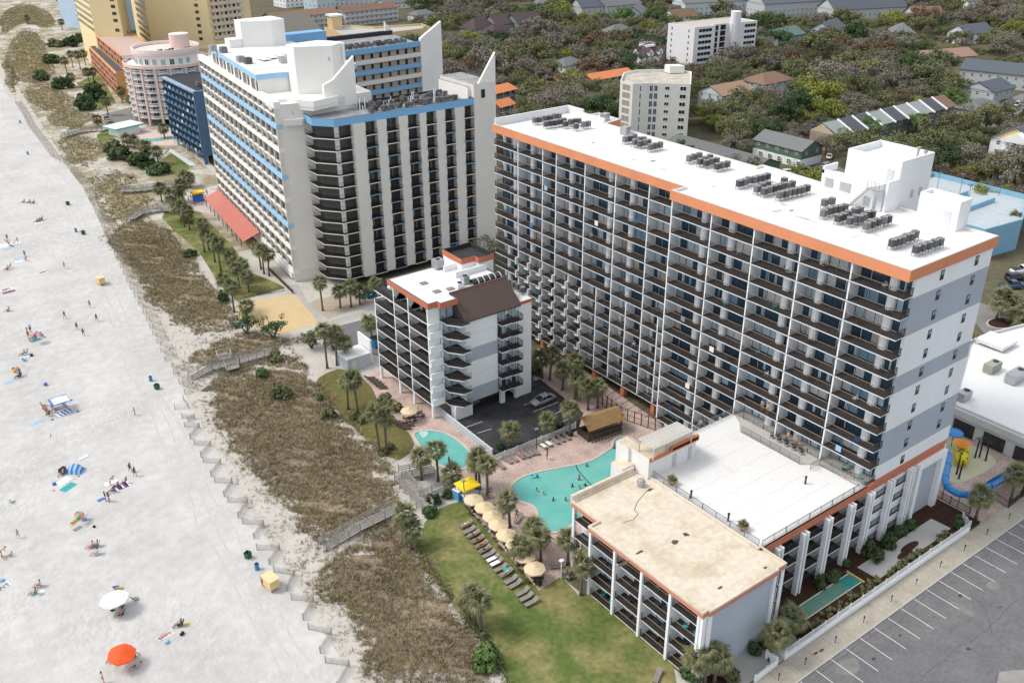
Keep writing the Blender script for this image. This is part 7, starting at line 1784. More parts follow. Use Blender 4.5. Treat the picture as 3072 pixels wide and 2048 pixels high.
slat_fence('iron_fence','black gate by the steps at the near wing corner',(70.6,47.6),(71.6,45.6),1.2,blk,'gate',sp=.12,w=.03)
slat_fence('iron_fence','tall black screen fence under the white tower beside the thatched bar',q4w(945,930),q4w(1270,1040),2.2,blk,sp=.6,w=.04,posts=1.3,rails=3)
slat_fence('iron_fence','tall black screen fence under the white tower farther left',q4w(700,740),q4w(945,930),2.2,blk,sp=.6,w=.04,posts=1.3,rails=3)
# dark beam canopy lines from the tower edge
t=thing('beam_canopy','row of thin dark beams reaching from the white tower to the screen fence','canopy',(94,97,0))
for i in range(12):MB().tube([(96.9,91+i*1.75,2.2),(92.6,90.2+i*1.75,2.25)],.05,4).build('beam',blk,t)
wdf=M('grey_wire_fence',(.12,.11,.10),.8)
slat_fence('wire_fence','grey wire fence between the lawn and the dune',ov(958,1248),ov(1012,1345),.9,wdf,sp=.2,w=.012,group='fence along the dune side of the lawn');slat_fence('wire_fence','grey wire fence at the lower lawn beside the palm clump',ov(1012,1345),ov(1110,1475),.9,wdf,sp=.2,w=.012,group='fence along the dune side of the lawn');slat_fence('wire_fence','grey wire fence at the bottom of the lawn',ov(1110,1475),ov(1165,1565),.9,wdf,sp=.2,w=.012,group='fence along the dune side of the lawn')
slat_fence('wire_fence','grey mesh fence across the end of the banded hotel lawn',q5b(440,895)[0:2] and at(*q5b(440,895)),at(*q5b(785,835)),1.0,wdf,sp=.2,w=.012)
slat_fence('brown_fence','brown fence along the path at the foot of the banded hotel',at(*q5b(690,700)),at(*q5b(850,855)),1.0,M('brown_wood',(.10,.07,.05),.9),sp=.15,w=.1)
# sand fences: zigzag picket panels
PKM=M('weathered_pickets',(.34,.32,.29),.9,.2,4);
def sand_fence(a,m,b,label,ps=.15):
    t=thing('sand_fence',label,'sand fence',(a.x,a.y,0),0,'zigzag sand fences along the dune')
    for (p,q) in ((a,m),(m,b)):
        L=(q-p).length;k_=max(6,int(L/ps));mb=MB();rz=math.atan2(q.y-p.y,q.x-p.x)
        for j in range(k_):u=j*L/k_;sag=.06*math.sin(j*.7);mb.box(u,u+.04,-.01,.01,0,.9+sag)
        for zz in (.25,.55,.9):mb.box(0,L,-.008,.008,zz-.012,zz+.012)
        put('picket_panel',mb.mesh('picket_panel',PKM),t,(p.x-a.x,p.y-a.y,0),rz)
    for p in (a,m,b):put('post',MB().box(-.05,.05,-.05,.05,0,1.1).mesh('post',PKM),t,(p.x-a.x,p.y-a.y,0))
b2=crop(0,1250,1.965);b1=crop(0,600,2.2396)
SF=[((1075,10),(1150,12),(1110,30)),((1090,60),(1178,65),(1122,132)),((1147,165),(1246,172),(1185,238)),((1200,270),(1303,278),(1245,352)),((1268,388),(1371,393),(1322,470)),((1345,502),(1462,510),(1405,596)),((1432,630),(1556,640),(1498,718)),((1517,785),(1650,785),(1588,870)),((1617,915),(1737,935),(1690,1028)),((1720,1078),(1850,1090),(1788,1197)),((1820,1252),(1955,1285),(1888,1392)),((1920,1450),(2060,1470),(1990,1600))]
for i,(a,m,b) in enumerate(SF):sand_fence(b2(*a),b2(*m),b2(*b),f'zigzag picket sand fence, {ORD[len(SF) - 1 - i]} from the bottom of the beach')
ff_=FENCE[13:];cum=0;last=None;cnt=0
end_near=b2(1075,10)
pts_f=[p for p in FENCE if p.y>end_near.y+3];path=[end_near+Vector((0,3.5,0))]+pts_f
for a,b in zip(path,path[1:]):
    d=(b-a);L=d.length;n=max(1,round(L/4.3))
    for j in range(n):
        p=a+d*(j/n);u=d.normalized();r_=Vector((u.y,-u.x,0))
        if cnt<62:sand_fence(p,p+r_*2.2+u*.3,p+u*3.0+r_*.5,f'zigzag picket sand fence far up the beach, {nth(cnt)} beyond the wooden walkway',.3);cnt += 1

# ---- boardwalks
BW=M('weathered_boards',(.30,.285,.265),.9,.15,2,.4,6,rnd=.15);PLK={}
def boardwalk(label,pts,w,z,rails=True,z_end=None,platforms=()):
    t=thing('boardwalk',label,'boardwalk',(pts[0].x,pts[0].y,0));o=t.location
    for i,(a,b) in enumerate(zip(pts,pts[1:])):
        d=b-a;L=d.length;rz=math.atan2(d.y,d.x);n=int(L/.30);za=z if not (z_end and i==0) else z_end;
        for j in range(n):
            zz=za+(z-za)*j/n
            key=round(w,2)
            if key not in PLK:PLK[key]=MB().box(0,.26,-w/2,w/2,-.05,0).mesh('plank',BW)
            p=a+d*((j+.5)/n);put('plank',PLK[key],t,(p.x-o.x,p.y-o.y,zz),rz)
        if rails:
            for s in (-1,1):
                off=Vector((-d.y,d.x,0)).normalized()*s*(w/2-.05);p=a+off;m=max(1,round(L/1.8))
                rm=MB()
                for zr in (.35,.65,.95):rm.add([(0,-.025,za+zr-.06),(L,-.025,z+zr-.06),(L,-.025,z+zr+.06),(0,-.025,za+zr+.06),(0,.025,za+zr-.06),(L,.025,z+zr-.06),(L,.025,z+zr+.06),(0,.025,za+zr+.06)],((0,1,2,3),(7,6,5,4),(3,2,6,7),(1,0,4,5)))
                rm.box(0,.001,0,.001,0,.001);put('rail',rm.mesh('rail',BW),t,(p.x-o.x,p.y-o.y,0),rz)
                for j in range(m+1):q=p+d*(j/m);zz=za+(z-za)*j/m;put('post',MB().box(-.05,.05,-.05,.05,0,zz+1.08).mesh('post',BW),t,(q.x-o.x,q.y-o.y,0),rz)
    return t
b5=lambda x,y,z=0:at(*q5b(x,y),z)
boardwalk('weathered wooden beach walkway with stairs and bump-out platforms by the sand court',[b5(160,1415,.3),b5(290,1345,1.0),b5(480,1300,1.0),b5(700,1235,1.0)],1.9,1.0,True,.15)
for lab,poly in (('bench platform on the upper side of the wooden beach walkway',((335,1262),(425,1245),(440,1285),(350,1305))),('bench platform on the lower side of the wooden beach walkway',((385,1335),(470,1300),(490,1345),(405,1370)))):
    pp=[b5(*q,1.0) for q in poly];c_=sum(pp,Vector())/4;t=thing('bench_platform',lab,'platform',(c_.x,c_.y,0),0,'walkway bench platforms')
    MB().prism([(p.x-c_.x,p.y-c_.y) for p in pp],.9,.99).build('deck',BW,t,local=True)
    for i in range(4):
        a,b=pp[i]-c_,pp[(i+1)%4]-c_;bb=MB()
        for zr in (1.35,1.65,1.95):bb.tube([(a.x,a.y,zr),(b.x,b.y,zr)],.045,4)
        bb.build('rail',BW,t,local=True);MB().box(a.x-.05,a.x+.05,a.y-.05,a.y+.05,0,2.05).build('post',BW,t,local=True)
    MB().cbox((0,.5,1.35),(1.6,.35,.06)).build('bench',BW,t,local=True)
boardwalk('grey wooden walkway crossing the dune from beach to lawn',[ov(742,1252,.4),ov(820,1212,.6),ov(905,1168,.8)],1.8,.7,True,.1)
boardwalk('grey wooden walkway bending around the palm bed beside the small pool',[c6(280,468,.7),c6(105,262,.7),c6(310,222,.7)],1.9,.7)
boardwalk('short grey walkway from the palm bed to the yellow-roofed bar',[c6(250,412,.7),c6(400,345,.7),c6(455,320,.7)],1.7,.7)
k0c=crop(0,0,2.2956)
boardwalk('far grey walkway on the dune near the navy hotel',[k0c(440,955),k0c(560,915),k0c(740,900)],2,.8)
boardwalk('far grey walkway behind the banded hotel with a square platform',[k0c(830,1330),k0c(930,1330),k0c(1190,1290)],2.2,.8)
boardwalk('curved grey walkway at the far end of the banded hotel lawn',[k0c(900,1530),k0c(980,1480),k0c(1110,1455),k0c(1190,1470)],2.2,.9)

# ---- bars, huts, small structures
th=M('thatch',(.30,.19,.085),.95,.25,3,1,14,stretch=(1,1,.4))
tk=[q4w(*q,3.1) for q in ((605,905),(895,808),(948,895),(690,1008))];c_=sum(tk,Vector())/4;t=thing('thatched_bar','long thatched-roof pool bar with dark counter by the screen fence','bar',(c_.x,c_.y,0))
A_,B2_,C2_,D_=[p-Vector((c_.x,c_.y,0)) for p in tk];r1=A_.lerp(D_,.0);
ux=(B2_-A_).normalized();L_=(B2_-A_).length;vy=Vector((ux.y,-ux.x,0));wv=abs((D_-A_).dot(vy));rzb=math.atan2(ux.y,ux.x)
b=MB();hx=L_/2;n=14
for s in (-1,1):
    for i in range(n):
        t0,t1=i/n,(i+1)/n;f_=lambda t_:(s*2.1*t_,3.55-1.2*t_ ** 1.2)
        y0_,z0_=f_(t0);y1_,z1_=f_(t1);b.add([(-hx,y0_,z0_+.03),(hx,y0_,z0_+.03),(hx,y1_,z1_+.07),(-hx,y1_,z1_+.07),(hx,y1_,z1_),(-hx,y1_,z1_)],((0,1,2,3),(3,2,4,5)))
o_=put('thatched_roof',b.mesh('thatched_roof',th),t,(0,0,0),rzb)
put('counter',MB().box(-hx+.4,hx-.4,-1.5,-1.1,0,1.1).box(-hx+.4,hx-.4,1.1,1.5,0,1.1).box(-hx+.4,-hx+.8,-1.1,1.1,0,1.1).mesh('counter',TBM),t,(0,0,0),rzb)
for sx in (-1,1):
    for sy in (-1,1):put('post',MB().box(-.08,.08,-.08,.08,0,3.0).mesh('post',TBM),t,(math.cos(rzb)*sx*(hx-.4)-math.sin(rzb)*sy*1.4,math.sin(rzb)*sx*(hx-.4)+math.cos(rzb)*sy*1.4,0))
STOOL=MB().lathe([(.17,.72),(.17,.78)],10).tube([(0,0,0),(0,0,.72)],.03,5).lathe([(.2,0),(.18,.03)],10).mesh('bar_stool',CHM)
for i in range(10):
    u=-hx+.9+i*(2*hx-1.8)/9;p=Vector((c_.x+math.cos(rzb)*u+math.sin(rzb)*2.0,c_.y+math.sin(rzb)*u-math.cos(rzb)*2.0,.02));put('bar_stool',STOOL,None,p,label=f'dark stool at the thatched bar, {ORD[i]} from the car park end',cat='stool',group='stools at the thatched bar')
# yellow-roofed bar kiosk
_yc=sum((c6(*q,2.7) for q in ((468,300),(545,277),(580,322),(515,348))),Vector())/4;yk=[_yc+Vector((dx,dy,0)) for dx,dy in ((-1.45,-1.3),(1.45,-1.3),(1.45,1.3),(-1.45,1.3))];c_=_yc;t=thing('bar_kiosk','bar kiosk with bright yellow canopy at the head of the umbrella row','kiosk',(c_.x,c_.y,0))
YR=M('bright_yellow_canopy',(.80,.55,.02),.7,.05,2)
MB().add([(p.x-c_.x,p.y-c_.y,2.6) for p in yk]+[(0,0,3.1)]+[(p.x-c_.x,p.y-c_.y,2.4) for p in yk],((0,1,4),(1,2,4),(2,3,4),(3,0,4),(5,6,1,0),(6,7,2,1),(7,8,3,2),(8,5,0,3))).build('canopy',YR,t,local=True)
for p in yk:MB().box((p.x-c_.x)*.9-.05,(p.x-c_.x)*.9+.05,(p.y-c_.y)*.9-.05,(p.y-c_.y)*.9+.05,0,2.5).build('post',CLO['blue'],t,local=True)
MB().cbox((0,0,0),(1.9,1.7,1.05),.0).build('counter',CLO['blue'],t,local=True);MB().cbox((0,0,1.05),(2.1,1.9,.06)).build('counter_top',CLO['white'],t,local=True)
p=c6(475,405);t=thing('ice_box','pale blue box with white lid beside the yellow kiosk','box',(p.x,p.y,0),.2);MB().cbox((0,0,0),(1.3,1.2,1.5)).build('body',M('box_blue',(.10,.32,.55),.6),t,local=True);MB().cbox((0,0,1.5),(1.36,1.26,.1)).build('lid',CLO['white'],t,local=True)
# white hut and blade wall near the small hotel
p=b5(1262,1330);t=thing('utility_hut','small white-roofed hut with tall blade wall beside the small hotel','hut',(p.x,p.y,0));MB().cbox((0,0,0),(4.6,4.0,2.4)).build('wall',GREYL,t,local=True);MB().cbox((0,0,2.4),(4.8,4.2,.25)).build('roof',ROOFW,t,local=True);MB().cbox((2.9,1.0,0),(.35,4.6,4.6)).build('blade_wall',WHITE,t,local=True);MB().cbox((-1,-2.02,0),(.9,.06,2.0)).build('door',PANEL,t,local=True)
dm=M('dumpster_blue',(.02,.16,.30),.6,.1,3)
for q,d,lab in (((1365,875),(2.2,1.6,1.6),'blue refuse container with light logo under the banded hotel'),((1480,830),(2.4,1.6,1.8),'bright blue refuse container behind the pebble bed'),((1420,1205),(2.2,1.6,1.8),'blue refuse container beside the small hotel'),((992,1190),(.8,.8,.8),'small turquoise drum by the path to the walkway')):
    p=b5(*q);t=thing('refuse_container',lab,'dumpster',(p.x,p.y,0),.1,'refuse containers');MB().cbox((0,0,.12),d).build('body',dm,t,local=True);MB().cbox((0,0,d[2]+.12),(d[0]+.06,d[1]+.06,.08)).build('lid',DARK,t,local=True);MB().cbox((0,0,0),(d[0]*.8,d[1]*.8,.12)).build('skid',DARK,t,local=True)
    if 'logo' in lab:MB().cbox((-.2,-d[1]/2-.012,.7),(.5,.02,.35),0).build('logo',CLO['white'],t,local=True)
# planters on the white roof
POTM=M('terracotta_pot',(.50,.17,.10),.8,.08,3)
for q,lab in (((652,325),'terracotta pot with palm on the white roof, nearer the stair house'),((1097,612),'terracotta pot with palm on the white roof, nearer the street corner')):
    p=crop(1700,1300,2.09625)(*q,10.2);t=thing('planter_pot',lab,'planter',(p.x+.3,p.y,10.2),0,'planters on the white roof');MB().lathe([(.3,0),(.48,.6),(.54,.62),(.54,.75),(.46,.75),(.44,.66)],16).build('pot',POTM,t,local=True);MB().lathe([(.45,.66),(.02,.68)],14,cap=False).build('soil',mulch,t,local=True)
    for az,el,sc,v in frond_set(14,5):f=put('leaf',FM[v],t,(0,0,.72),scale=.75*sc);f.rotation_euler=rotm(az,max(el,.0)).to_euler()
# lamps and bollards
r8=crop(2200,1450,2.6216)
for i,q in enumerate(((370,1565),(580,1440),(815,1270),(1038,1110),(1255,945),(1450,815),(1640,675),(1830,545),(2005,420),(2180,295))):
    p=r8(*q);t=thing('bollard_light',f'dark bollard light on the sidewalk, {ORD[i]} from the beach end','bollard',(p.x,p.y+.3,.14),0,'bollard lights along the sidewalk');MB().lathe([(.09,0),(.09,.03),(.04,.05),(.04,.75)],8).build('post',DARK,t,local=True);MB().lathe([(.09,.75),(.10,.98),(.03,1.04)],8).build('head',DARK,t,local=True);MB().cbox((0,0,-.01),(.45,.45,.03)).build('pad',CONC,t,local=True)
for (bx,by,cx,cy,f,lab,m) in ((285,1182,288,1012,q4w,'lamp post with flat head at the pool fence',DARK),(511,455,505,300,c6,'lamp post with dark square head in front of the yellow kiosk',DARK),(1118,912,1115,800,c6,'white lamp post at the patio corner by the front wing',WHITE)):
    b0=f(bx,by);pb_=(1500+bx/2.61375,900+by/2.61375) if f is q4w else (1150+bx/2.09625,1300+by/2.09625);pc_=(1500+cx/2.61375,900+cy/2.61375) if f is q4w else (1150+cx/2.09625,1300+cy/2.09625)
    h_l=hz_(*pb_,*pc_);t=thing('lamp_post',lab,'lamp post',(b0.x,b0.y,0));MB().tube([(0,0,0),(0,0,h_l)],.07,6).build('post',m,t,local=True);MB().cbox((0,0,h_l),(.55,.45,.12)).build('head',m if m is WHITE else M('lamp_head',(.2,.2,.2),.6),t,local=True)
p=c6(985,950);t=thing('trash_can','dark round trash can at the near patio corner','trash can',(p.x,p.y,.02));MB().lathe([(.26,0),(.30,.9),(.27,.9)],14).build('body',DARK,t,local=True);MB().lathe([(.31,.9),(.2,1.0),(.16,1.0),(.16,.95)],14).build('rim',DARK,t,local=True)
p=q4w(562,1065);t=thing('trash_can','dark round trash can at the thatched bar corner','trash can',(p.x,p.y,.02));MB().lathe([(.26,0),(.30,.9),(.27,.9)],14).build('body',DARK,t,local=True);MB().lathe([(.31,.9),(.2,1.0),(.16,1.0),(.16,.95)],14).build('rim',DARK,t,local=True)
# steps at the near corner
t=thing('entrance_steps','concrete steps with white cheek walls from courtyard to sidewalk','steps',(70.6,45.4,0))
for i in range(4):MB().cbox((0,-.15+i*.3,0),(1.2,.3,.2+i*.15)).build('step',CONC,t,local=True)
boxes('cheek_wall',[(-.85,-.62,-.4,1.2,0,1.3),(.62,.85,-.4,1.2,0,1.3)],WHITE,t,local=True)
for q in ((645,1340),(690,1318)):
    p=r8(*q);put('footprint_mark',MB().prism([(p.x+.45*math.cos(a)*(1 if math.cos(a)>0 else .8),p.y+.16*math.sin(a)) for a in np.linspace(0,2*PI,16)[:-1]],.141,.145).mesh('footprint_mark',M('brown_painted_mark',(.11,.06,.05),.9)),_sw)
# splash pad
pad=smooth_poly([r5(*q) for q in ((1195,960),(1270,930),(1400,980),(1540,1060),(1540,1110),(1400,1190),(1300,1230),(1200,1210),(1160,1100))],2);sheet('splash_deck',[(112.4,44.96),(131.4,44.96),(131.4,66),(112.4,66)],.02,paver);sheet('splash_pad',pad,.03,M('pale_splash_pad',(.52,.50,.36),.8,.08,.6))
SLB=M('blue_fibreglass',(.02,.20,.50),.3,.08,1,spec=.5);t=thing('water_slide','blue tube water slide curling around the splash pad','water slide',(118,52,0))
sp_=[(1180,1000,3.4),(1215,1040,3.2),(1215,1110,3.0),(1200,1190,2.8),(1215,1250,2.6),(1270,1290,2.4),(1340,1305,2.2),(1420,1290,2.0),(1500,1250,1.8)]
pts=[r5(*q[:2],q[2]) for q in sp_]
sm=[];
for i in range(len(pts)-1):
    p0,p1,p2,p3=pts[max(i-1,0)],pts[i],pts[i+1],pts[min(i+2,len(pts)-1)]
    for j in range(4):u=j/4;sm.append(.5*((2*p1)+(-p0+p2)*u+(2*p0-5*p1+4*p2-p3)*u*u+(-p0+3*p1-3*p2+p3)*u ** 3))
sm.append(pts[-1]);MB().tube(sm,.5,14).build('tube',SLB,t,smooth=True)
for i in range(0,len(sm),4):d=(sm[min(i+1,len(sm)-1)]-sm[max(i-1,0)]).normalized()*.06;MB().tube([sm[i]-d,sm[i]+d],.56,14).build('flange',SLB,t)
en=[r5(1500,1250,1.8),r5(1620,1180,1.4),r5(1760,1110,1.0)];b=MB()
for a,e in zip(en,en[1:]):
    d=(e-a).normalized();sd=Vector((-d.y,d.x,0))*.6;b.add([a-sd+Vector((0,0,.5)),a-sd,a+sd,a+sd+Vector((0,0,.5)),e-sd+Vector((0,0,.5)),e-sd,e+sd,e+sd+Vector((0,0,.5))],((0,1,5,4),(1,2,6,5),(2,3,7,6)))
b.build('open_flume',SLB,t)
for i in (4,14,22,30):
    q=sm[min(i,len(sm)-1)];MB().tube([(q.x,q.y,0),(q.x,q.y,q.z-.5)],.1,6).build('support',STEEL,t)
p=r5(1300,1090);t=thing('splash_tunnel','yellow spotted tube climber with orange funnel on the splash pad','play feature',(p.x,p.y,0));ym=M('yellow_green_spots',(.72,.58,.02),.5,.0,1.6,col2=(.03,.16,.03),lo=.56,hi=.58)
MB().tube([(-1.6,-.9,1.0),(-.5,-.3,1.2),(.8,.4,1.3),(2.0,1.2,1.1)],[.75,1.0,1.0,.6],14).build('tube',ym,t,smooth=True,local=True);MB().lathe([(.5,2.2),(1.3,3.0),(1.2,3.0),(.45,2.3)],18,(.3,.6,0),cap=False).build('funnel',M('orange_funnel',(.70,.28,.03),.4),t,local=True);MB().tube([(2.0,1.2,1.1),(2.9,1.9,1.6)],[.4,.1],8).build('tail',MATS['yellow_green_spots'],t,local=True)
for x,y in ((-1,-.5),(1.2,.8)):MB().tube([(x,y,0),(x,y,.6)],.15,8).build('leg',MATS['orange_funnel'],t,local=True)
p=r5(1238,985);t=thing('spray_mushroom','blue disc spray mushroom on a green post at the splash pad','play feature',(p.x,p.y,0));MB().tube([(0,0,0),(0,0,2.6)],.09,8).build('post',M('green_post',(.08,.32,.06),.5),t,local=True);MB().lathe([(1.35,2.55),(1.3,2.7),(.5,2.9),(.02,2.95)],24).build('cap',SLB,t,local=True)
for i,q in enumerate(((1398,1060),(1428,1055),(1470,1080),(1275,1170),(1290,1200))):
    p=r5(*q);t=thing('spray_palm',f'dark slim spray post with short arms on the splash pad, {ORD[i]} of five','play feature',(p.x,p.y,0),i,'dark spray posts');MB().tube([(0,0,0),(.05,0,2.0),(.1,0,3.2)],[.14,.12,.1],7).build('post',DARK,t,local=True)
    if i<3:
        for j in range(5):a=j*1.26;MB().tube([(.1,0,3.2),(.1+.5*math.cos(a),.5*math.sin(a),3.35),(.1+.8*math.cos(a),.8*math.sin(a),3.1)],.05,5).build('arm',DARK,t,local=True)
# pool float ring and lane rope
RING=MB();n=16
for i in range(n):
    for j in range(8):
        f_=lambda a,b:((.42+.14*math.cos(b))*math.cos(a),(.42+.14*math.cos(b))*math.sin(a),.1+.14*math.sin(b))
        a0,a1,b0,b1_=2*PI*i/n,2*PI*(i+1)/n,2*PI*j/8,2*PI*(j+1)/8;RING.add([f_(a0,b0),f_(a1,b0),f_(a1,b1_),f_(a0,b1_)],((0,1,2,3),))
p=c6(940,272);put('swim_ring',RING.mesh('swim_ring',M('turquoise_vinyl',(.10,.50,.60),.3)),None,(p.x,p.y,.05),label='turquoise swim ring near the upper edge of the big pool',cat='swim ring')
rope=[c6(*q,.06) for q in ((1213,205),(1222,228),(1245,255),(1275,290),(1310,325),(1335,345))];t=thing('lane_rope','dark float rope across the big pool','rope',rope[0]);MB().tube(rope,.05,6).build('rope',DARK,t)
for i in range(14):
    u=i/13*(len(rope)-1);a=rope[min(int(u),len(rope)-2)];b_=rope[min(int(u)+1,len(rope)-1)];q=a.lerp(b_,u-int(u));put('float',MB().lathe([(.02,-.1),(.1,-.05),(.1,.05),(.02,.1)],8).mesh('float',DARK),t,q,world=True)
for i,(q,sk,cl,lab) in enumerate((((965,362),1,'black','swimmer low in the big pool at its left end'),((1008,387),0,'yellow','swimmer with yellow float left of the pool middle'),((1068,422),2,'black','swimmer in the lower middle of the big pool'),((1147,422),2,'navy','dark-haired swimmer right of the lower middle'),((1177,447),0,'white','swimmer nearest the front wing'),((1188,335),2,'black','swimmer left of the float rope'),((1233,347),1,'red','swimmer reaching sideways beside the float rope'),((1270,330),2,'black','swimmer just left of the float rope, right of the pair'),((1230,292),1,'red','adult standing waist-deep in the big pool'),((970,278),2,'black','swimmer holding the turquoise ring'),((1280,208),2,'black','swimmer at the upper edge of the big pool by the rope'),((1450,95),1,'navy','person sitting at the narrow neck of the big pool'))):
    p=c6(*q);person('stand' if i != 6 else 'carry',(p.x,p.y,0),i,lab,sk,cl,cl if i%2 else None,0,1.0,'swimmers in the big pool',z=-1.12 if i not in (8,11) else-.75)
for q,po,rz,sk,sh_,tp_,lab in (((1030,163),'stand',2,1,'black','purple','person in purple top and black trousers walking on the pool terrace'),((675,395),'stand',1,0,'lightblue','blue','person in blue standing near the yellow kiosk'),((838,522),'sit',4,2,'navy','navy','person in navy sitting beside the pool palms'),((655,412),'sit',3,1,'grey','black','person in black sitting under the kiosk palms'),((415,205),'stand',0,2,'navy','navy','person in navy at the near edge of the small pool'),((905,870),'sit',2,0,'blue','lightblue','person in pale blue at the last umbrella table'),((985,890),'stand',3,0,'teal','teal','person in teal standing beside the last umbrella')):
    p=c6(*q);person(po,(p.x,p.y,.03),rz,lab,sk,sh_,tp_,0)

# ---- vehicles
TY=M('tyre_rubber',(.015,.015,.016),.8);RM=M('alloy_rim',(.45,.45,.46),.3,metal=.8);HLG=M('headlamp_glass',(.75,.76,.76),.1,spec=.6);TLG=M('tail_lamp',(.35,.02,.02),.2)
CG=M('car_window_glass',(.012,.014,.017),.06,.1,1,spec=.6)
def paint(n,c):return M('paint_'+n,c,.28,.03,1,spec=.6)
PN={'silver':paint('silver',(.27,.28,.29)),'white':paint('white',(.72,.72,.73)),'black':paint('black',(.018,.018,.02)),'grey':paint('grey',(.10,.105,.115)),'blue':paint('blue',(.035,.07,.16)),'red':paint('red',(.25,.02,.02))}
def loft(secs,mat_fn=None):
    b=MB();n=len(secs[0]);o=0
    for s in secs:b.v += s
    for i in range(len(secs)-1):
        for j in range(n-1):b.f.append((i*n+j,i*n+j+1,(i+1)*n+j+1,(i+1)*n+j));b.m.append(0)
    b.f.append(tuple(range(n-1,-1,-1)));b.m.append(0);b.f.append(tuple((len(secs)-1)*n+j for j in range(n)));b.m.append(0);return b
def car_meshes(kind):
    L,Wd={'sedan':(4.75,1.82),'suv':(4.7,1.88),'truck':(5.6,1.98)}[kind];hb={'sedan':.95,'suv':1.08,'truck':1.15}[kind];hr={'sedan':1.45,'suv':1.70,'truck':1.85}[kind]
    xs=[0,.04,.12,.25,.4,.6,.8,.92,.98,1.0];secs=[]
    for t_ in xs:
        x=(t_-.5)*L;w=Wd/2*(1-.16*abs(2*t_-1) ** 4);top=hb*(.80+.20*math.sin(PI*min(1,max(0,.12+t_*.8)))) if kind=='sedan' else hb*(.86+.14*math.sin(PI*min(1,.15+t_*.75)))
        if t_ in (0,1.0):top *= .80
        bot=.30 if 0<t_<1 else .38
        secs.append([(x,-w*.92,bot),(x,-w,bot+.2),(x,-w*.98,top-.18),(x,-w*.86,top),(x,0,top+.03),(x,w*.86,top),(x,w*.98,top-.18),(x,w,bot+.2),(x,w*.92,bot)])
    body=loft(secs).mesh('body',PN['silver'],smooth=True)
    c0,c1,r0,r1={'sedan':(-.36,.28,-.20,.08),'suv':(-.47,.26,-.42,.10),'truck':(-.12,.30,-.08,.14)}[kind]
    wb_,wr_=Wd/2*.88,Wd/2*.70;z0=hb-.08
    G=[(c0*L,wb_,z0),(c1*L,wb_,z0),(r1*L,wr_,hr-.06),(r0*L,wr_,hr-.06)];g=MB();R_=[(x,-y,z) for x,y,z in G]
    g.add(G+R_,((0,1,2,3),(7,6,5,4),(1,5,6,2),(0,3,7,4)));glass=g.mesh('windows',CG)
    rf_=MB().add([(r0*L-.05,-wr_-.02,hr-.07),(r1*L+.05,-wr_-.02,hr-.07),(r1*L+.05,wr_+.02,hr-.07),(r0*L-.05,wr_+.02,hr-.07),(r0*L+.1,-wr_*.85,hr),(r1*L-.1,-wr_*.85,hr),(r1*L-.1,wr_*.85,hr),(r0*L+.1,wr_*.85,hr)],((0,1,5,4),(1,2,6,5),(2,3,7,6),(3,0,4,7),(4,5,6,7)))
    for s in (-1,1):
        for a_,b_ in ((0,3),(1,2)):p,q=G[a_],G[b_];rf_.tube([(p[0],s*(p[1]+.01),p[2]),(q[0],s*(q[1]+.01),q[2])],.05,4)
        m0=(G[0][0]*.45+G[1][0]*.55);rf_.tube([(m0,s*(wb_+.01),z0),(m0-.1,s*(wr_+.01),hr-.06)],.04,4)
    cab=rf_.mesh('cabin_frame',PN['silver'])
    extra=None
    if kind=='truck':extra=MB().box(-L*.47,-L*.14,-Wd*.40,Wd*.40,hb-.35,hb+.04).mesh('cargo_bed',DARK)
    ty=MB().lathe([(.22,-.11),(.33,-.11),(.34,-.08),(.34,.08),(.33,.11),(.22,.11)],16).mesh('tyre',TY);rm=MB().lathe([(.22,-.115),(.05,-.10),(.05,.10),(.22,.115)],12).mesh('rim',RM)
    hl=MB().cbox((0,0,0),(.12,.36,.13)).mesh('headlight',HLG);tl=MB().cbox((0,0,0),(.1,.34,.15)).mesh('tail_light',TLG)
    return dict(body=body,windows=glass,cabin_frame=cab,ty=ty,rm=rm,hl=hl,tl=tl,L=L,W=Wd,hb=hb,extra=extra)
CARS={k_:car_meshes(k_) for k_ in ('sedan','suv','truck')}
def car(kind,p,rz,col,label,group=None,z=.03,big=False):
    C_=CARS[kind];t=thing('parked_car',label,'car',(p.x,p.y,z),rz,group)
    for n in ('body','cabin_frame'):o=put(n,C_[n],t);o.material_slots[0].link='OBJECT';o.material_slots[0].material=PN[col]
    put('windows',C_['windows'],t)
    if C_['extra']:put('cargo_bed',C_['extra'],t)
    for x in (-.31,.31):
        for s in (-1,1):
            w=put('wheel',C_['ty'],t,(x*C_['L'],s*(C_['W']/2-.1),.34));w.rotation_euler=(PI/2,0,0);put('rim',C_['rm'],w)
    for s in (-1,1):put('headlight',C_['hl'],t,(C_['L']*.475,s*C_['W']*.30,C_['hb']*.62));put('tail_light',C_['tl'],t,(-C_['L']*.478,s*C_['W']*.33,C_['hb']*.66))
    return t
def cpx(f,*q):return f(*q)
car('sedan',s1(1455,1312),PI+.05,'silver','silver sedan parked in the dark car park by the small hotel',z=.03)
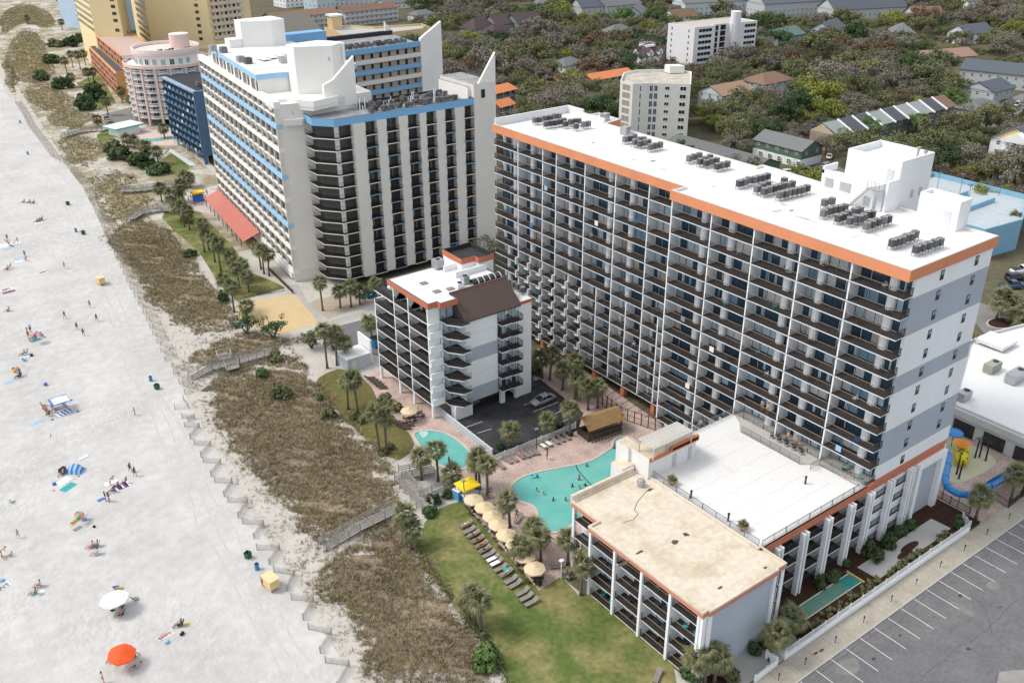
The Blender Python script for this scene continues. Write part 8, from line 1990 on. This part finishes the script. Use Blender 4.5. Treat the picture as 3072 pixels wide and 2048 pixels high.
for f,q,k_,rz,col,lab in ((RC3,(435,325),'suv',-.5,'white','white SUV in the car park behind the tower roof'),(RC3,(583,315),'truck',.1,'grey','dark pickup truck behind the tower roof'),(RC3,(652,308),'sedan',.1,'black','black sedan beside the dark pickup behind the tower'),(RC3,(735,268),'suv',.1,'silver','silver SUV by the lawn behind the tower'),(RC3,(750,195),'sedan',.6,'white','white car half hidden by the green house hedge'),
                               (RC3,(2180,1215),'truck',-.45,'blue','blue pickup truck at the right edge by the road'),(RC3,(2210,1150),'suv',-.45,'black','black SUV above the blue pickup at the right edge'),(RC3,(2265,1095),'truck',-.45,'white','white pickup at the right edge above the black SUV'),(crop(2340,230,3.213),(1485,535),'sedan',.1,'black','black sedan on the lane by the terrace row'),(crop(2340,230,3.213),(2285,285),'truck',.2,'white','white pickup near the grey buildings at right'),(crop(2340,230,3.213),(2150,265),'suv',.3,'black','black SUV left of the far white pickup'),(crop(2340,230,3.213),(1895,380),'sedan',.1,'white','white car by the low grey house'),(crop(2340,230,3.213),(1815,370),'sedan',.1,'black','black car left of the white car by the low grey house'),(crop(2340,230,3.213),(1065,545),'sedan',1.2,'grey','grey car in the shade of the terrace row'),
                               (crop(1400,0,2.41),(370,838),'sedan',.0,'white','white car beside the pointed fin wall'),(crop(1400,0,2.41),(455,828),'suv',.0,'white','white van top right of the white car at the fin wall'),(crop(1400,0,2.41),(812,765),'sedan',-.3,'black','black car under the oaks by the far street lamp'),(crop(1400,0,2.41),(735,770),'suv',-.3,'black','black SUV under the oaks left of the black car')):
    car(k_,f(*q),rz,col,lab,'parked cars')
for i,q in enumerate(((740,830),(748,845),(757,858),(775,872))):car('sedan',k0c(*q),1.45,('black','silver','silver','black')[i],f'{("black", "silver", "silver", "black")[i]} car by the turquoise-edged pavilion, {ORD[i]} from the far end','parked cars')
# road island for the thick palms
isl=[RC3(2110+130*math.cos(a),1490+45*math.sin(a)) for a in np.linspace(0,2*PI,22)[:-1]];MB().prism([(p.x,p.y) for p in isl],0,.15,0).build('road_island',CONC,kind='structure');ci_=sum(isl,Vector())/len(isl);sheet('island_mulch',[ci_+(p-ci_)*.88 for p in isl],.155,mulch)
sheet('side_road',[RC3(*q) for q in ((1830,1400),(1930,1330),(2320,1420),(2320,1640),(1960,1560))],.022,asph_far)
# far beach-front: turquoise pavilion, pool, deck
p=k0c(860,920);t=thing('pool_pavilion','white pavilion with turquoise roof edge beside the navy hotel','pavilion',(p.x,p.y,0),.3);MB().cbox((0,0,0),(8,6,2.6)).build('wall',WHITE,t,local=True);MB().cbox((0,0,2.6),(11,8,.5),0,0,1).build('roof',[M('turquoise_edge',(.10,.50,.52),.6),ROOFW],t,local=True)
sheet('far_pool_deck',[k0c(*q) for q in ((840,920),(950,890),(1190,905),(1200,1000),(870,1010))],.03,M('pink_deck_far',(.58,.44,.40),.9));sheet('far_pool_water',smooth_poly([k0c(*q) for q in ((860,985),(960,955),(1080,955),(1190,935),(1195,960),(1000,985))],1),.05,water_m)
strip('far_path',[k0c(1040,1125),k0c(1165,1030),k0c(1330,1140)],2.0,.03,M('pale_path',(.55,.58,.60),.9));sheet('far_drive',[k0c(*q) for q in ((700,790),(900,740),(960,830),(950,880),(780,900))],.026,asph_far)
# beach-bar crowd at far end of the awning
p=k0c(1368,1385);t=thing('bar_kiosk','far bar kiosk with yellow canopy at the end of the red awning','kiosk',(p.x,p.y,0));MB().cbox((0,0,2.3),(3.2,2.6,.4)).build('canopy',YR,t,local=True);MB().cbox((0,0,0),(2.4,2,2.0)).build('counter',CLO['blue'],t,local=True);boxes('post',[(-1.4,-1.3,-1.1,-1,0,2.3),(1.3,1.4,-1.1,-1,0,2.3)],CLO['blue'],t,local=True)
sheet('bar_terrace',[k0c(*q) for q in ((1270,1350),(1380,1310),(1490,1310),(1560,1500),(1420,1470),(1290,1440))],.03,M('pale_terrace',(.50,.44,.42),.9))
for i in range(10):
    p=k0c(1280+(i*37)%200,1345+(i*23)%90);person(('stand','sit')[i%2],(p.x,p.y,.05),i,f'guest in {("white", "blue", "red", "black", "teal")[i % 5]} on the far bar terrace, {("standing", "seated")[i % 2]}',i%3,'navy',('white','blue','red','black','teal')[i%5],i%3,1,'guests on the far bar terrace')
# ================================================================ beach life
BCH=M('beach_chair_frame',(.45,.45,.46),.4,metal=.5)
def bchair(p,rz,col,label,group='beach chairs'):
    key='bc'+col
    if key not in _RAIL:
        _RAIL[key]=(MB().box(-.25,.30,-.27,.27,.20,.23).mesh('seat',CLO[col]),MB().add([(-.24,-.27,.22),(-.24,.27,.22),(-.52,.27,.82),(-.52,-.27,.82),(-.27,-.27,.22),(-.27,.27,.22),(-.55,.27,.82),(-.55,-.27,.82)],((3,2,1,0),(4,5,6,7),(2,3,7,6))).mesh('backrest',CLO[col]),MB().tube([(-.3,-.29,0),(.32,-.29,.22)],.015,4).tube([(-.3,.29,0),(.32,.29,.22)],.015,4).tube([(.3,-.29,0),(-.55,-.29,.82)],.015,4).tube([(.3,.29,0),(-.55,.29,.82)],.015,4).mesh('frame',BCH))
    s,b,f=_RAIL[key];t=thing('beach_chair',label,'beach chair',(p.x,p.y,.02),rz,group);put('seat',s,t);put('backrest',b,t);put('frame',f,t);return t
def bumb(p,cols,r,label,tilt=0.0,n=8,h=1.9):
    t=thing('beach_umbrella',label,'beach umbrella',(p.x,p.y,0));c=put('canopy',canopy(r,r*.38,n,[CLO[c] if isinstance(c,str) else c for c in cols],.05),t,(0,0,h));c.rotation_euler=(tilt,tilt*.6,0)
    MB().tube([(0,0,0),(0,0,h+r*.36)],.02,6).build('pole',WHITE,t,local=True);return t
OR=M('bright_orange_canopy',(.78,.10,.02),.7,.04,2);WHc=M('white_canopy',(.74,.75,.77),.7,.04,2);WHs=M('pale_grey_canopy',(.60,.62,.66),.7,.04,2)
def B2(x,y):return b2(x,y)
def B1(x,y):return b1(x,y)
def seated(p,rz,ch,sk,sh_,tp_,label,clabel):
    bchair(p,rz,ch,clabel);return person('sit',(p.x+.05*math.cos(rz),p.y,.0),rz,label,sk,sh_,tp_,random.randrange(3))
# orange umbrella group
def upos(f,x,y,h=2.1):q=f(x,y,h);return Vector((q.x,q.y,0))
bumb(upos(b2,715,1388),[OR],1.55,'bright orange six-panel beach umbrella near the bottom left',.12,6,1.9)
seated(B2(668,1440),2.8,'blue',1,'navy','blue','person in blue in a chair left of the orange umbrella','blue chair left of the orange umbrella');seated(B2(785,1418),.3,'navy',0,'grey','grey','person in grey in a chair right of the orange umbrella','navy chair right of the orange umbrella')
p=B2(800,1475);bchair(p,.3,'lightblue','pale blue reclined chair below the orange umbrella');person('lie',(p.x,p.y,.12),PI+.3,'person in dark swimwear reclining below the orange umbrella',0,'black')
person('stand',B2(612,1568),0,'person at the very bottom edge of the beach',0,'navy',None,1);person('sit',B2(712,1450),3.4,'child sitting in the shade of the orange umbrella',0,'yellow',None,2,.7)
# white umbrella group
bumb(upos(b2,672,1065),[WHc],1.75,'white six-sided beach umbrella with grey rings',-.06,6,1.9)
c_=upos(b2,672,1065);
bchair(B2(688,1010),1.0,'blue','empty blue chair above the white umbrella');bchair(B2(708,1015),1.0,'yellow','yellow chair behind the white umbrella');bchair(B2(800,1078),.5,'grey','grey chair with bag right of the white umbrella')
seated(B2(718,1118),2.9,'navy',1,'navy',None,'person in navy shorts in a chair below the white umbrella','navy chair below the white umbrella');seated(B2(716,1168),2.8,'black',1,'red',None,'person in a dark chair farther below the white umbrella','black chair farther below the white umbrella')
put('beach_bag',MB().lathe([(.2,0),(.26,.2),(.2,.36),(.12,.38)],10).mesh('beach_bag',CLO['black']),None,(*B2(662,1140)[:2],.02),label='black bag left of the white umbrella',cat='bag')
seated(B2(1062,1232),2.9,'black',2,'black','black','person in black in a chair alone below the white umbrella group','black chair standing alone on the sand');towel(B2(1098,1222),.3,.8,.5,CLO['yellow'],'yellow towel beside the lone black chair')
towel(B2(975,1290),.1,1.9,.8,CLO['white'],'white towel under the sunbather in pink');person('lie',B2(972,1290),.1,'sunbather in pink lying on a white towel',0,'pink','pink',2);put('beach_bag',MB().lathe([(.25,0),(.32,.2),(.22,.34)],10).mesh('beach_bag',CLO['lightblue']),None,(*B2(982,1330)[:2],.02),label='pale blue bag beside the sunbather in pink',cat='bag')
put('beach_bag',MB().cbox((0,0,0),(.5,.3,.3)).mesh('beach_bag',CLO['black']),None,(*B2(1075,1282)[:2],.02),.6,label='black bag between the lone chair and the pink sunbather',cat='bag')
# blue tent
p=B2(450,318);t=thing('beach_tent','blue pop-up beach tent with open front','tent',(p.x,p.y,0),2.4);BT=CLO['blue'];b=MB();n=10
for i in range(n):
    for j in range(5):
        f_=lambda u,v:(math.cos(PI*u)*1.25,(v-.2)*1.3,math.sin(PI*u)*1.15*math.cos(v*PI/2*.95) ** .6 if v<1 else 0)
        u0,u1,v0,v1=i/n,(i+1)/n,j/5,(j+1)/5;b.add([f_(u0,v0),f_(u1,v0),f_(u1,v1),f_(u0,v1)],((0,1,2,3),),i%2)
b.build('shell',[BT,CLO['lightblue']],t,local=True);MB().box(-1.2,1.2,-.9,1.0,0,.02).build('floor',BT,t,local=True);MB().tube([(-1.25,-.26,0),(-.9,-.26,.75),(0,-.26,1.15),(.9,-.26,.75),(1.25,-.26,0)],.015,4).build('hoop',DARK,t,local=True)
p=B2(370,322);t=thing('beach_wagon','dark folding wagon loaded beside the blue tent','wagon',(p.x,p.y,0),.6);MB().cbox((0,0,.2),(1.0,.55,.45)).build('basket',CLO['black'],t,local=True);[put('wheel',MB().lathe([(.16,-.04),(.16,.04)],12).mesh('wheel',TY),t,(x,y,.16)) for x in (-.38,.38) for y in (-.3,.3)];MB().tube([(.5,0,.3),(.95,0,.8)],.02,5).build('handle',DARK,t,local=True)
seated(B2(372,340),3.5,'navy',1,'navy','black','person in black beside the folding wagon','navy chair beside the folding wagon')
towel(B2(375,380),.5,2.2,1.4,CLO['white'],'large white mat below the blue tent');towel(B2(402,414),.5,2.2,1.3,CLO['teal'],'large turquoise mat below the white mat');put('ice_chest',MB().cbox((0,0,0),(.5,.35,.35)).mesh('ice_chest',CLO['blue']),None,(*B2(322,400)[:2],.02),label='blue ice chest left of the mats',cat='ice chest')
put('sand_toy',MB().lathe([(.1,0),(.14,.2)],8).mesh('sand_toy',CLO['yellow']),None,(*B2(315,435)[:2],.02),label='yellow bucket below the blue ice chest',cat='bucket');put('sand_toy',MB().lathe([(.1,0),(.14,.2)],8).mesh('sand_toy',CLO['orange']),None,(*B2(463,352)[:2],.02),label='orange bucket in front of the blue tent',cat='bucket')
# mid groups
person('walk',B2(770,325),-1.2,'person in dark shorts walking, left of a pair',2,'black','blue');person('walk',B2(797,350),-1.2,'person in dark shorts walking, right of a pair',2,'black',None)
towel(B2(655,388),.1,1.9,1.0,CLO['white'],'pale towel at the upper end of the family group');person('bend',B2(652,402),.4,'person bending over at the upper end of the family group',1,'white',None,1)
towel(B2(715,410),.1,2.4,1.4,[CLO['navy'],CLO['white'],CLO['purple']],'patterned navy blanket of the family group');person('sit',B2(738,395),3.2,'person in black sitting on the patterned blanket',2,'black','black');person('sit',B2(690,420),2.6,'person in purple sitting at the blanket edge',2,'purple','purple');person('sit',B2(668,445),2.6,'person in pink sitting below the blanket',2,'navy','pink')
person('carry',B2(625,498),0,'person carrying something, left of the standing pair',2,'white','black');person('carry',B2(645,502),.5,'person carrying something, right of the standing pair',2,'white','grey')
put('bodyboard',MB().prism([(-.55,-.25),(.35,-.27),(.55,-.12),(.55,.12),(.35,.27),(-.55,.25)],0,.06).mesh('bodyboard',CLO['blue']),None,(*B2(598,487)[:2],.03),.2,label='blue bodyboard left of the standing pair',cat='bodyboard');put('bodyboard',MB().prism([(-.8,-.25),(.5,-.27),(.8,-.12),(.8,.12),(.5,.27),(-.8,.25)],0,.06).mesh('bodyboard',CLO['white']),None,(*B2(495,240)[:2],.03),.3,label='white board lying above the blue tent',cat='bodyboard')
bumb(upos(b2,467,572,1.6),['pink','yellow','teal'],.7,'small rainbow umbrella near a yellow towel',.5,8,1.4);towel(B2(445,615),.5,1.9,.8,CLO['yellow'],'yellow towel below the small rainbow umbrella');person('lie',B2(448,612),.5,'sunbather on the yellow towel',0,'yellow',None,2);bchair(B2(497,608),2.8,'blue','blue chair right of the yellow towel');towel(B2(458,658),.4,1.2,.7,CLO['grey'],'crumpled grey towel below the yellow towel');put('beach_bag',MB().lathe([(.18,0),(.2,.2),(.1,.3)],8).mesh('beach_bag',CLO['black']),None,(*B2(556,650)[:2],.02),label='black bag right of the crumpled towel',cat='bag')
person('walk',B2(112,715),2.0,'child in a pale blue shirt standing near the left edge',0,'lightblue','lightblue',1,.85)
person('bend',B2(12,822),.2,'shirtless person bending at the left edge',0,'navy',None,0);person('sit',B2(66,822),3,'child sitting in the sand at the left edge',1,'black',None,0,.7);person('sit',B2(20,838),1,'child digging beside the bending person',0,'grey',None,1,.7)
seated(B2(540,770),2.8,'pink',0,'pink','pink','person in pink sitting in the close group of three','pink chair in the close group of three');seated(B2(570,765),2.8,'teal',1,'teal','orange','person in orange in a teal chair','teal chair in the close group of three');seated(B2(568,812),2.8,'white',0,'lightblue','white','person in white at the lower end of the close group','white chair at the lower end of the close group')
towel(B2(12,1000),.3,1.9,1.2,[CLO['lightblue'],CLO['white']],'blue striped towel at the left edge');bchair(B2(10,965),.5,'lightblue','pale blue chair at the left edge');person('lie',B2(12,1005),.4,'sunbather at the left edge on a striped towel',0,'white',None,1)
seated(B2(205,1045),2.6,'teal',1,'white','teal','person in teal in a chair, left of two','teal chair, left of two near the left edge');seated(B2(230,1000),2.6,'white',0,'navy',None,'person in navy in a chair, right of two','white chair, right of two near the left edge');towel(B2(235,1040),.5,1.2,.7,CLO['white'],'white towel beside the two chairs near the left edge')
t_=b2(72,500);bchair(t_,1.0,'white','empty white chair by itself near the left edge')
# bins, barrels, lifeguard boxes
def bin_(p,col,label):
    t=thing('wheeled_bin',label,'trash bin',(p.x,p.y,0),.5,'green beach bins');MB().add([(-.26,-.26,.06),(.26,-.26,.06),(.26,.26,.06),(-.26,.26,.06),(-.36,-.34,1.0),(.36,-.34,1.0),(.36,.34,1.0),(-.36,.34,1.0),(-.31,-.29,1.0),(.31,-.29,1.0),(.31,.29,1.0),(-.31,.29,1.0),(-.25,-.25,.4),(.25,-.25,.4),(.25,.25,.4),(-.25,.25,.4)],((3,2,1,0),(0,1,5,4),(1,2,6,5),(2,3,7,6),(3,0,4,7),(4,5,9,8),(5,6,10,9),(6,7,11,10),(7,4,8,11),(8,9,13,12),(9,10,14,13),(10,11,15,14),(11,8,12,15),(12,13,14,15))).build('body',M('bin_green',(.02,.11,.05),.6),t,local=True);MB().add([(.36,-.36,.98),(.42,-.36,.25),(.42,.36,.25),(.36,.36,.98),(.39,-.36,.99),(.45,-.36,.26),(.45,.36,.26),(.39,.36,.99)],((0,1,2,3),(7,6,5,4),(0,4,5,1),(3,2,6,7))).build('lid',M('bin_green',(.02,.11,.05)),t,local=True);[put('wheel',MB().lathe([(.12,-.04),(.12,.04)],10).mesh('wheel',TY),t,(.28,y,.12)) for y in (-.3,.3)]
def barrel(p,label):
    t=thing('barrel',label,'barrel',(p.x,p.y,0),0,'blue beach barrels');MB().lathe([(.29,0),(.29,.3),(.305,.32),(.29,.34),(.29,.62),(.305,.64),(.29,.66),(.29,.92),(.31,.93),(.27,.93),(.26,.5)],16,cap=False).build('drum',M('barrel_blue',(.05,.22,.42),.5,.1,3),t,local=True);MB().lathe([(.26,.5),(.01,.5)],14,cap=False).build('liner',DARK,t,local=True);MB().cbox((.2,-.22,.55),(.2,.02,.12),.8).build('sticker',CLO['white'],t,local=True)
bin_(B2(1462,832),0,'green wheeled bin beside the near blue barrel');barrel(B2(1517,898),'blue barrel beside the near cream box');bin_(B1(1055,1270),0,'green wheeled bin at the foot of the wooden walkway');barrel(B1(1015,1215),'blue barrel above the green bin at the wooden walkway');barrel(B1(512,215),'blue barrel farther up the beach');bin_(B1(560,232),0,'green wheeled bin farther up the beach');bin_(B1(456,35),0,'green wheeled bin high up the beach near the dune path');barrel(k0c(140,848),'blue barrel far up the beach');barrel(k0c(193,1065),'blue barrel far up the beach, lower one')
def lbox(p,rz,label):
    t=thing('storage_box',label,'storage box',(p.x,p.y,0),rz,'cream beach storage boxes');cm=M('cream_wood',(.68,.52,.27),.8,.05,2);MB().cbox((0,0,.35),(1.3,1.9,1.25)).build('body',cm,t,local=True);MB().cbox((0,0,1.6),(1.5,2.1,.12)).build('lid',M('cream_lid',(.72,.56,.32),.8),t,local=True)
    for x in (-.55,.55):
        for y in (-.8,.8):MB().cbox((x,y,0),(.12,.12,.35)).build('leg',cm,t,local=True)
lbox(B2(1600,1005),.15,'cream wooden beach box near the bottom of the sand fence');lbox(B1(680,565),.15,'cream wooden beach box farther up the sand fence');person('stand',B2(1547,998),0,'person in black beside the near cream box',1,'black',None,0)
# upper beach
for q,lab,sk,sh_,tp_ in (((435,462),'person in pink walking alone on the upper beach',0,'pink','pink'),((606,722),'person in black shorts walking, uppermost of five',1,'black',None),((438,798),'person in white shorts walking, leftmost of five',2,'white','black'),((520,872),'person in dark shorts walking, third of five',2,'black',None),((563,912),'person in dark clothes walking, lowest of five',2,'black','grey'),((652,815),'person in red walking, rightmost of five',2,'navy','red')):
    person('walk',B1(*q),random.uniform(-1.5,-.9),lab,sk,sh_,tp_,0,1,'walkers on the beach')
p=upos(b1,238,895);bumb(p,['orange','purple','lightblue','pink'],.95,'multicoloured umbrella over a group on the middle beach',.1,8,1.9)
for i,(q,po,sk,a,b_) in enumerate((((188,905),'stand',2,'black','black'),((195,930),'stand',1,'red','navy'),((208,890),'stand',2,'navy','white'),((222,938),'sit',2,'blue','black'),((245,935),'sit',2,'teal','red'),((285,922),'sit',1,'navy','lightblue'),((265,915),'sit',2,'grey','purple'))):person(po,B1(*q),i,f'{("standing", "standing", "standing", "seated", "seated", "seated", "seated")[i]} person in {b_} by the multicoloured umbrella',sk,a,b_)
towel(B1(240,942),.2,2.0,1.2,CLO['teal'],'teal towel under the multicoloured umbrella group')
person('sit',B1(158,1042),3.0,'person in black sitting on a towel, left of two',1,'black','black');person('sit',B1(180,1035),3.0,'person in red sitting on a towel, right of two',1,'red',None);towel(B1(178,1052),.1,2.2,1.0,[CLO['white'],CLO['lightblue']],'striped towel under two sitters');put('ice_chest',MB().cbox((0,0,0),(.5,.35,.35)).cbox((0,0,.35),(.54,.38,.06)).mesh('ice_chest',CLO['navy']),None,(*B1(213,1048)[:2],.02),label='navy ice chest right of the two sitters',cat='ice chest');bchair(B1(165,1078),1,'lightblue','pale blue chair below the two sitters')
bumb(upos(b1,108,1135,1.5),['yellow','orange','lightblue','purple'],.75,'tilted rainbow umbrella at the left',.55,8,1.4);seated(B1(130,1190),3.3,'navy',2,'black','black','person in black in a chair by the tilted rainbow umbrella','navy chair by the tilted rainbow umbrella');towel(B1(68,1218),.3,1.9,.8,CLO['lightblue'],'pale blue towel left of the tilted rainbow umbrella');put('beach_ball',MB().lathe([(.02,0),(.2,.06),(.32,.22),(.32,.38),(.2,.54),(.02,.6)],12).mesh('beach_ball',CLO['blue']),None,(*B1(308,1245)[:2],.0),label='blue round float lying alone on the sand',cat='float')
# stretched canopy
cp_=[b1(*q,1.9) for q in ((318,1342),(440,1302),(470,1352),(355,1388))];c_=sum(cp_,Vector())/4;t=thing('beach_canopy','blue and white stretched beach canopy over a group','canopy',(c_.x,c_.y,0));b=MB();n=8
for i in range(n):
    for j in range(n):
        f_=lambda u,v:(cp_[0]*(1-u)*(1-v)+cp_[1]*u*(1-v)+cp_[2]*u*v+cp_[3]*(1-u)*v)-Vector((c_.x,c_.y,-.25*math.sin(PI*u)*math.sin(PI*v)))
        b.add([f_(i/n,j/n),f_((i+1)/n,j/n),f_((i+1)/n,(j+1)/n),f_(i/n,(j+1)/n)],((0,1,2,3),),1 if j in (0,7) or i in (0,) else 0)
b.build('cloth',[WHc,CLO['blue']],t,local=True)
for i,q in enumerate(cp_):d=Vector((q.x-c_.x,q.y-c_.y,0));MB().tube([(d.x,d.y,0),(d.x,d.y,1.95)],.02,5).build('pole',WHITE,t,local=True);e=d*1.5;MB().tube([(d.x,d.y,1.9),(e.x,e.y,.1)],.012,4).build('guy_rope',CLO['blue'],t,local=True);MB().lathe([(.16,0),(.2,.12),(.05,.24)],8,(e.x,e.y,0)).build('sand_bag',CLO['blue'],t,local=True)
towel(B1(430,1428),.3,2.4,1.5,[CLO['white'],CLO['blue']],'blue and white striped blanket below the stretched canopy');towel(B1(400,1395),.3,2.0,1.2,CLO['grey'],'grey mat in the shade of the stretched canopy')
for i,(q,po,a,b_) in enumerate((((292,1392),'sit','purple','pink'),((302,1418),'sit','orange','orange'),((330,1450),'sit','teal','black'),((348,1428),'sit','navy','purple'),((318,1440),'stand','black','red'),((435,1385),'sit','red',None),((362,1410),'sit','blue','navy'))):person(po,B1(*q),i,f'{"standing" if po == "stand" else "seated"} person in {b_ or a} at the stretched canopy',i%3,a,b_)
towel(B1(248,1492),.3,2.2,.8,CLO['lightblue'],'pale blue towel below the stretched canopy')
# upper left groups
for f,q,i in ((b1,(160,18),0),(b1,(198,20),1),(b1,(226,24),2),(b1,(248,148),3),(b1,(265,142),4),(b1,(280,135),5)):seated(f(*q),3,('navy','black','purple','red','pink','blue')[i],i%3,'navy',('navy','black','purple','red','pink','blue')[i],f'person in {("navy", "black", "purple", "red", "pink", "blue")[i]} seated high on the beach, {("left pair group", "left pair group", "left pair group", "right trio", "right trio", "right trio")[i]}',f'{("navy", "black", "purple", "red", "pink", "blue")[i]} chair high on the beach')
towel(B1(262,155),.1,2,.8,CLO['white'],'white towel beside the upper trio');towel(B1(60,300),.1,5,2.4,CLO['white'],'large white blanket of the upper left group');towel(B1(60,322),.1,3,1.0,CLO['lightblue'],'pale blue towel below the large white blanket')
for i,q in enumerate(((45,285),(60,302),(75,310),(98,298),(122,292),(52,270))):person(('sit','sit','lie','sit','stand','stand')[i],B1(*q),i,f'{("seated", "seated", "lying", "seated", "standing", "standing")[i]} person in {("red", "navy", "pink", "teal", "white", "black")[i]} on the large white blanket',i%3,('red','navy','pink','teal','white','black')[i],None,i%3,.95)
towel(B1(145,382),.1,3.2,1.0,CLO['lightblue'],'long pale blue towel on the upper beach');towel(B1(140,412),.1,2.4,1.0,CLO['white'],'white towel below the long pale blue one');person('stand',B1(170,385),1,'person in navy standing by the long pale blue towel',1,'navy','navy');person('sit',B1(175,408),2,'person in maroon sitting by the white towel',1,'red',None)
person('lie',B1(292,487),.2,'sunbather lying alone on the upper beach',0,'black');towel(B1(292,490),.2,2.0,.8,CLO['white'],'white towel under the lone upper sunbather');seated(B1(50,470),3,'orange',1,'black',None,'person in an orange chair at the left edge, lower','orange chair at the left edge, lower');person('sit',B1(68,455),3,'person in teal sitting at the left edge, upper',1,'teal','teal');towel(B1(45,600),.1,2.6,.9,CLO['white'],'white towel at the left with two sunbathers, upper');towel(B1(60,618),.1,2.6,.9,CLO['purple'],'purple towel at the left with two sunbathers, lower');person('lie',B1(40,602),.1,'sunbather in black on the upper left towel',0,'black');person('lie',B1(62,616),.1,'sunbather in pink on the purple towel',0,'pink');seated(B1(55,748),3,'grey',0,'black','purple','person in purple in a grey chair near the left edge','grey chair near the left edge')
# wooden post and sand ridge
p=B1(908,1445);put('wooden_post',MB().cbox((0,0,0),(.14,.14,1.5)).cbox((0,0,1.5),(.1,.1,.05)).mesh('wooden_post',PKM),None,(p.x,p.y,0),.2,label='short wooden post at the end of the sand ridge',cat='post')
rg=[b1(*q) for q in ((470,1568),(560,1530),(680,1485),(790,1450),(880,1428))] ;rg=[b2(168,120),b2(300,105),b2(430,70),b2(560,38),b2(690,5)];b=MB()
for i,(a,c) in enumerate(zip(rg,rg[1:])):
    for j in range(6):
        u0,u1=j/6,(j+1)/6;p0,p1=a.lerp(c,u0),a.lerp(c,u1);d=(c-a).normalized();nn=Vector((-d.y,d.x,0));w0,w1=.5+.12*math.sin(i*6+j),.5+.12*math.sin(i*6+j+1)
        b.add([(p0.x-nn.x*.9,p0.y-nn.y*.9,.0),(p1.x-nn.x*.9,p1.y-nn.y*.9,.0),(p1.x,p1.y,.34*w1*1.5),(p0.x,p0.y,.34*w0*1.5),(p1.x+nn.x*w1,p1.y+nn.y*w1,.0),(p0.x+nn.x*w0,p0.y+nn.y*w0,.0)],((0,1,2,3),(3,2,4,5)))
b.build('sand_ridge',sand_near,kind='structure',smooth=True)
# ================================================================ doors and windows: panes and curtains as pieces of their own
_SP={}
def split_by_material(me):
    if me.name not in _SP:
        out={}
        for mi in range(len(me.materials)):
            fs=[p for p in me.polygons if p.material_index==mi]
            if not fs:continue
            b=MB();b.v=[tuple(v.co) for v in me.vertices];used={};V=[];F_=[]
            for p in fs:
                f=[]
                for i in p.vertices:
                    if i not in used:used[i]=len(V);V.append(b.v[i])
                    f.append(used[i])
                F_.append(tuple(f))
            n=bpy.data.meshes.new(me.name);n.from_pydata(V,[],F_);n.materials.append(me.materials[mi]);out[mi]=n
        _SP[me.name]=out
    return _SP[me.name]
PIECES={'sliding_door':((0,None),(1,'pane'),(2,'curtain')),'window':((1,None),(0,'pane'),(2,'blind'))}
for o in [q for q in bpy.data.objects if q.parent in (T,WG,S,PD,OC,AP) and q.name.split('.')[0] in PIECES]:
    me=o.data;sp=split_by_material(me);over={i:sl.material for i,sl in enumerate(o.material_slots) if sl.link=='OBJECT'}
    for mi,nm in PIECES[o.name.split('.')[0]]:
        if mi not in sp:continue
        if nm is None:o.data=sp[mi]
        else:
            c=put(nm,sp[mi],o)
            if mi in over:c.material_slots[0].link='OBJECT';c.material_slots[0].material=over[mi]
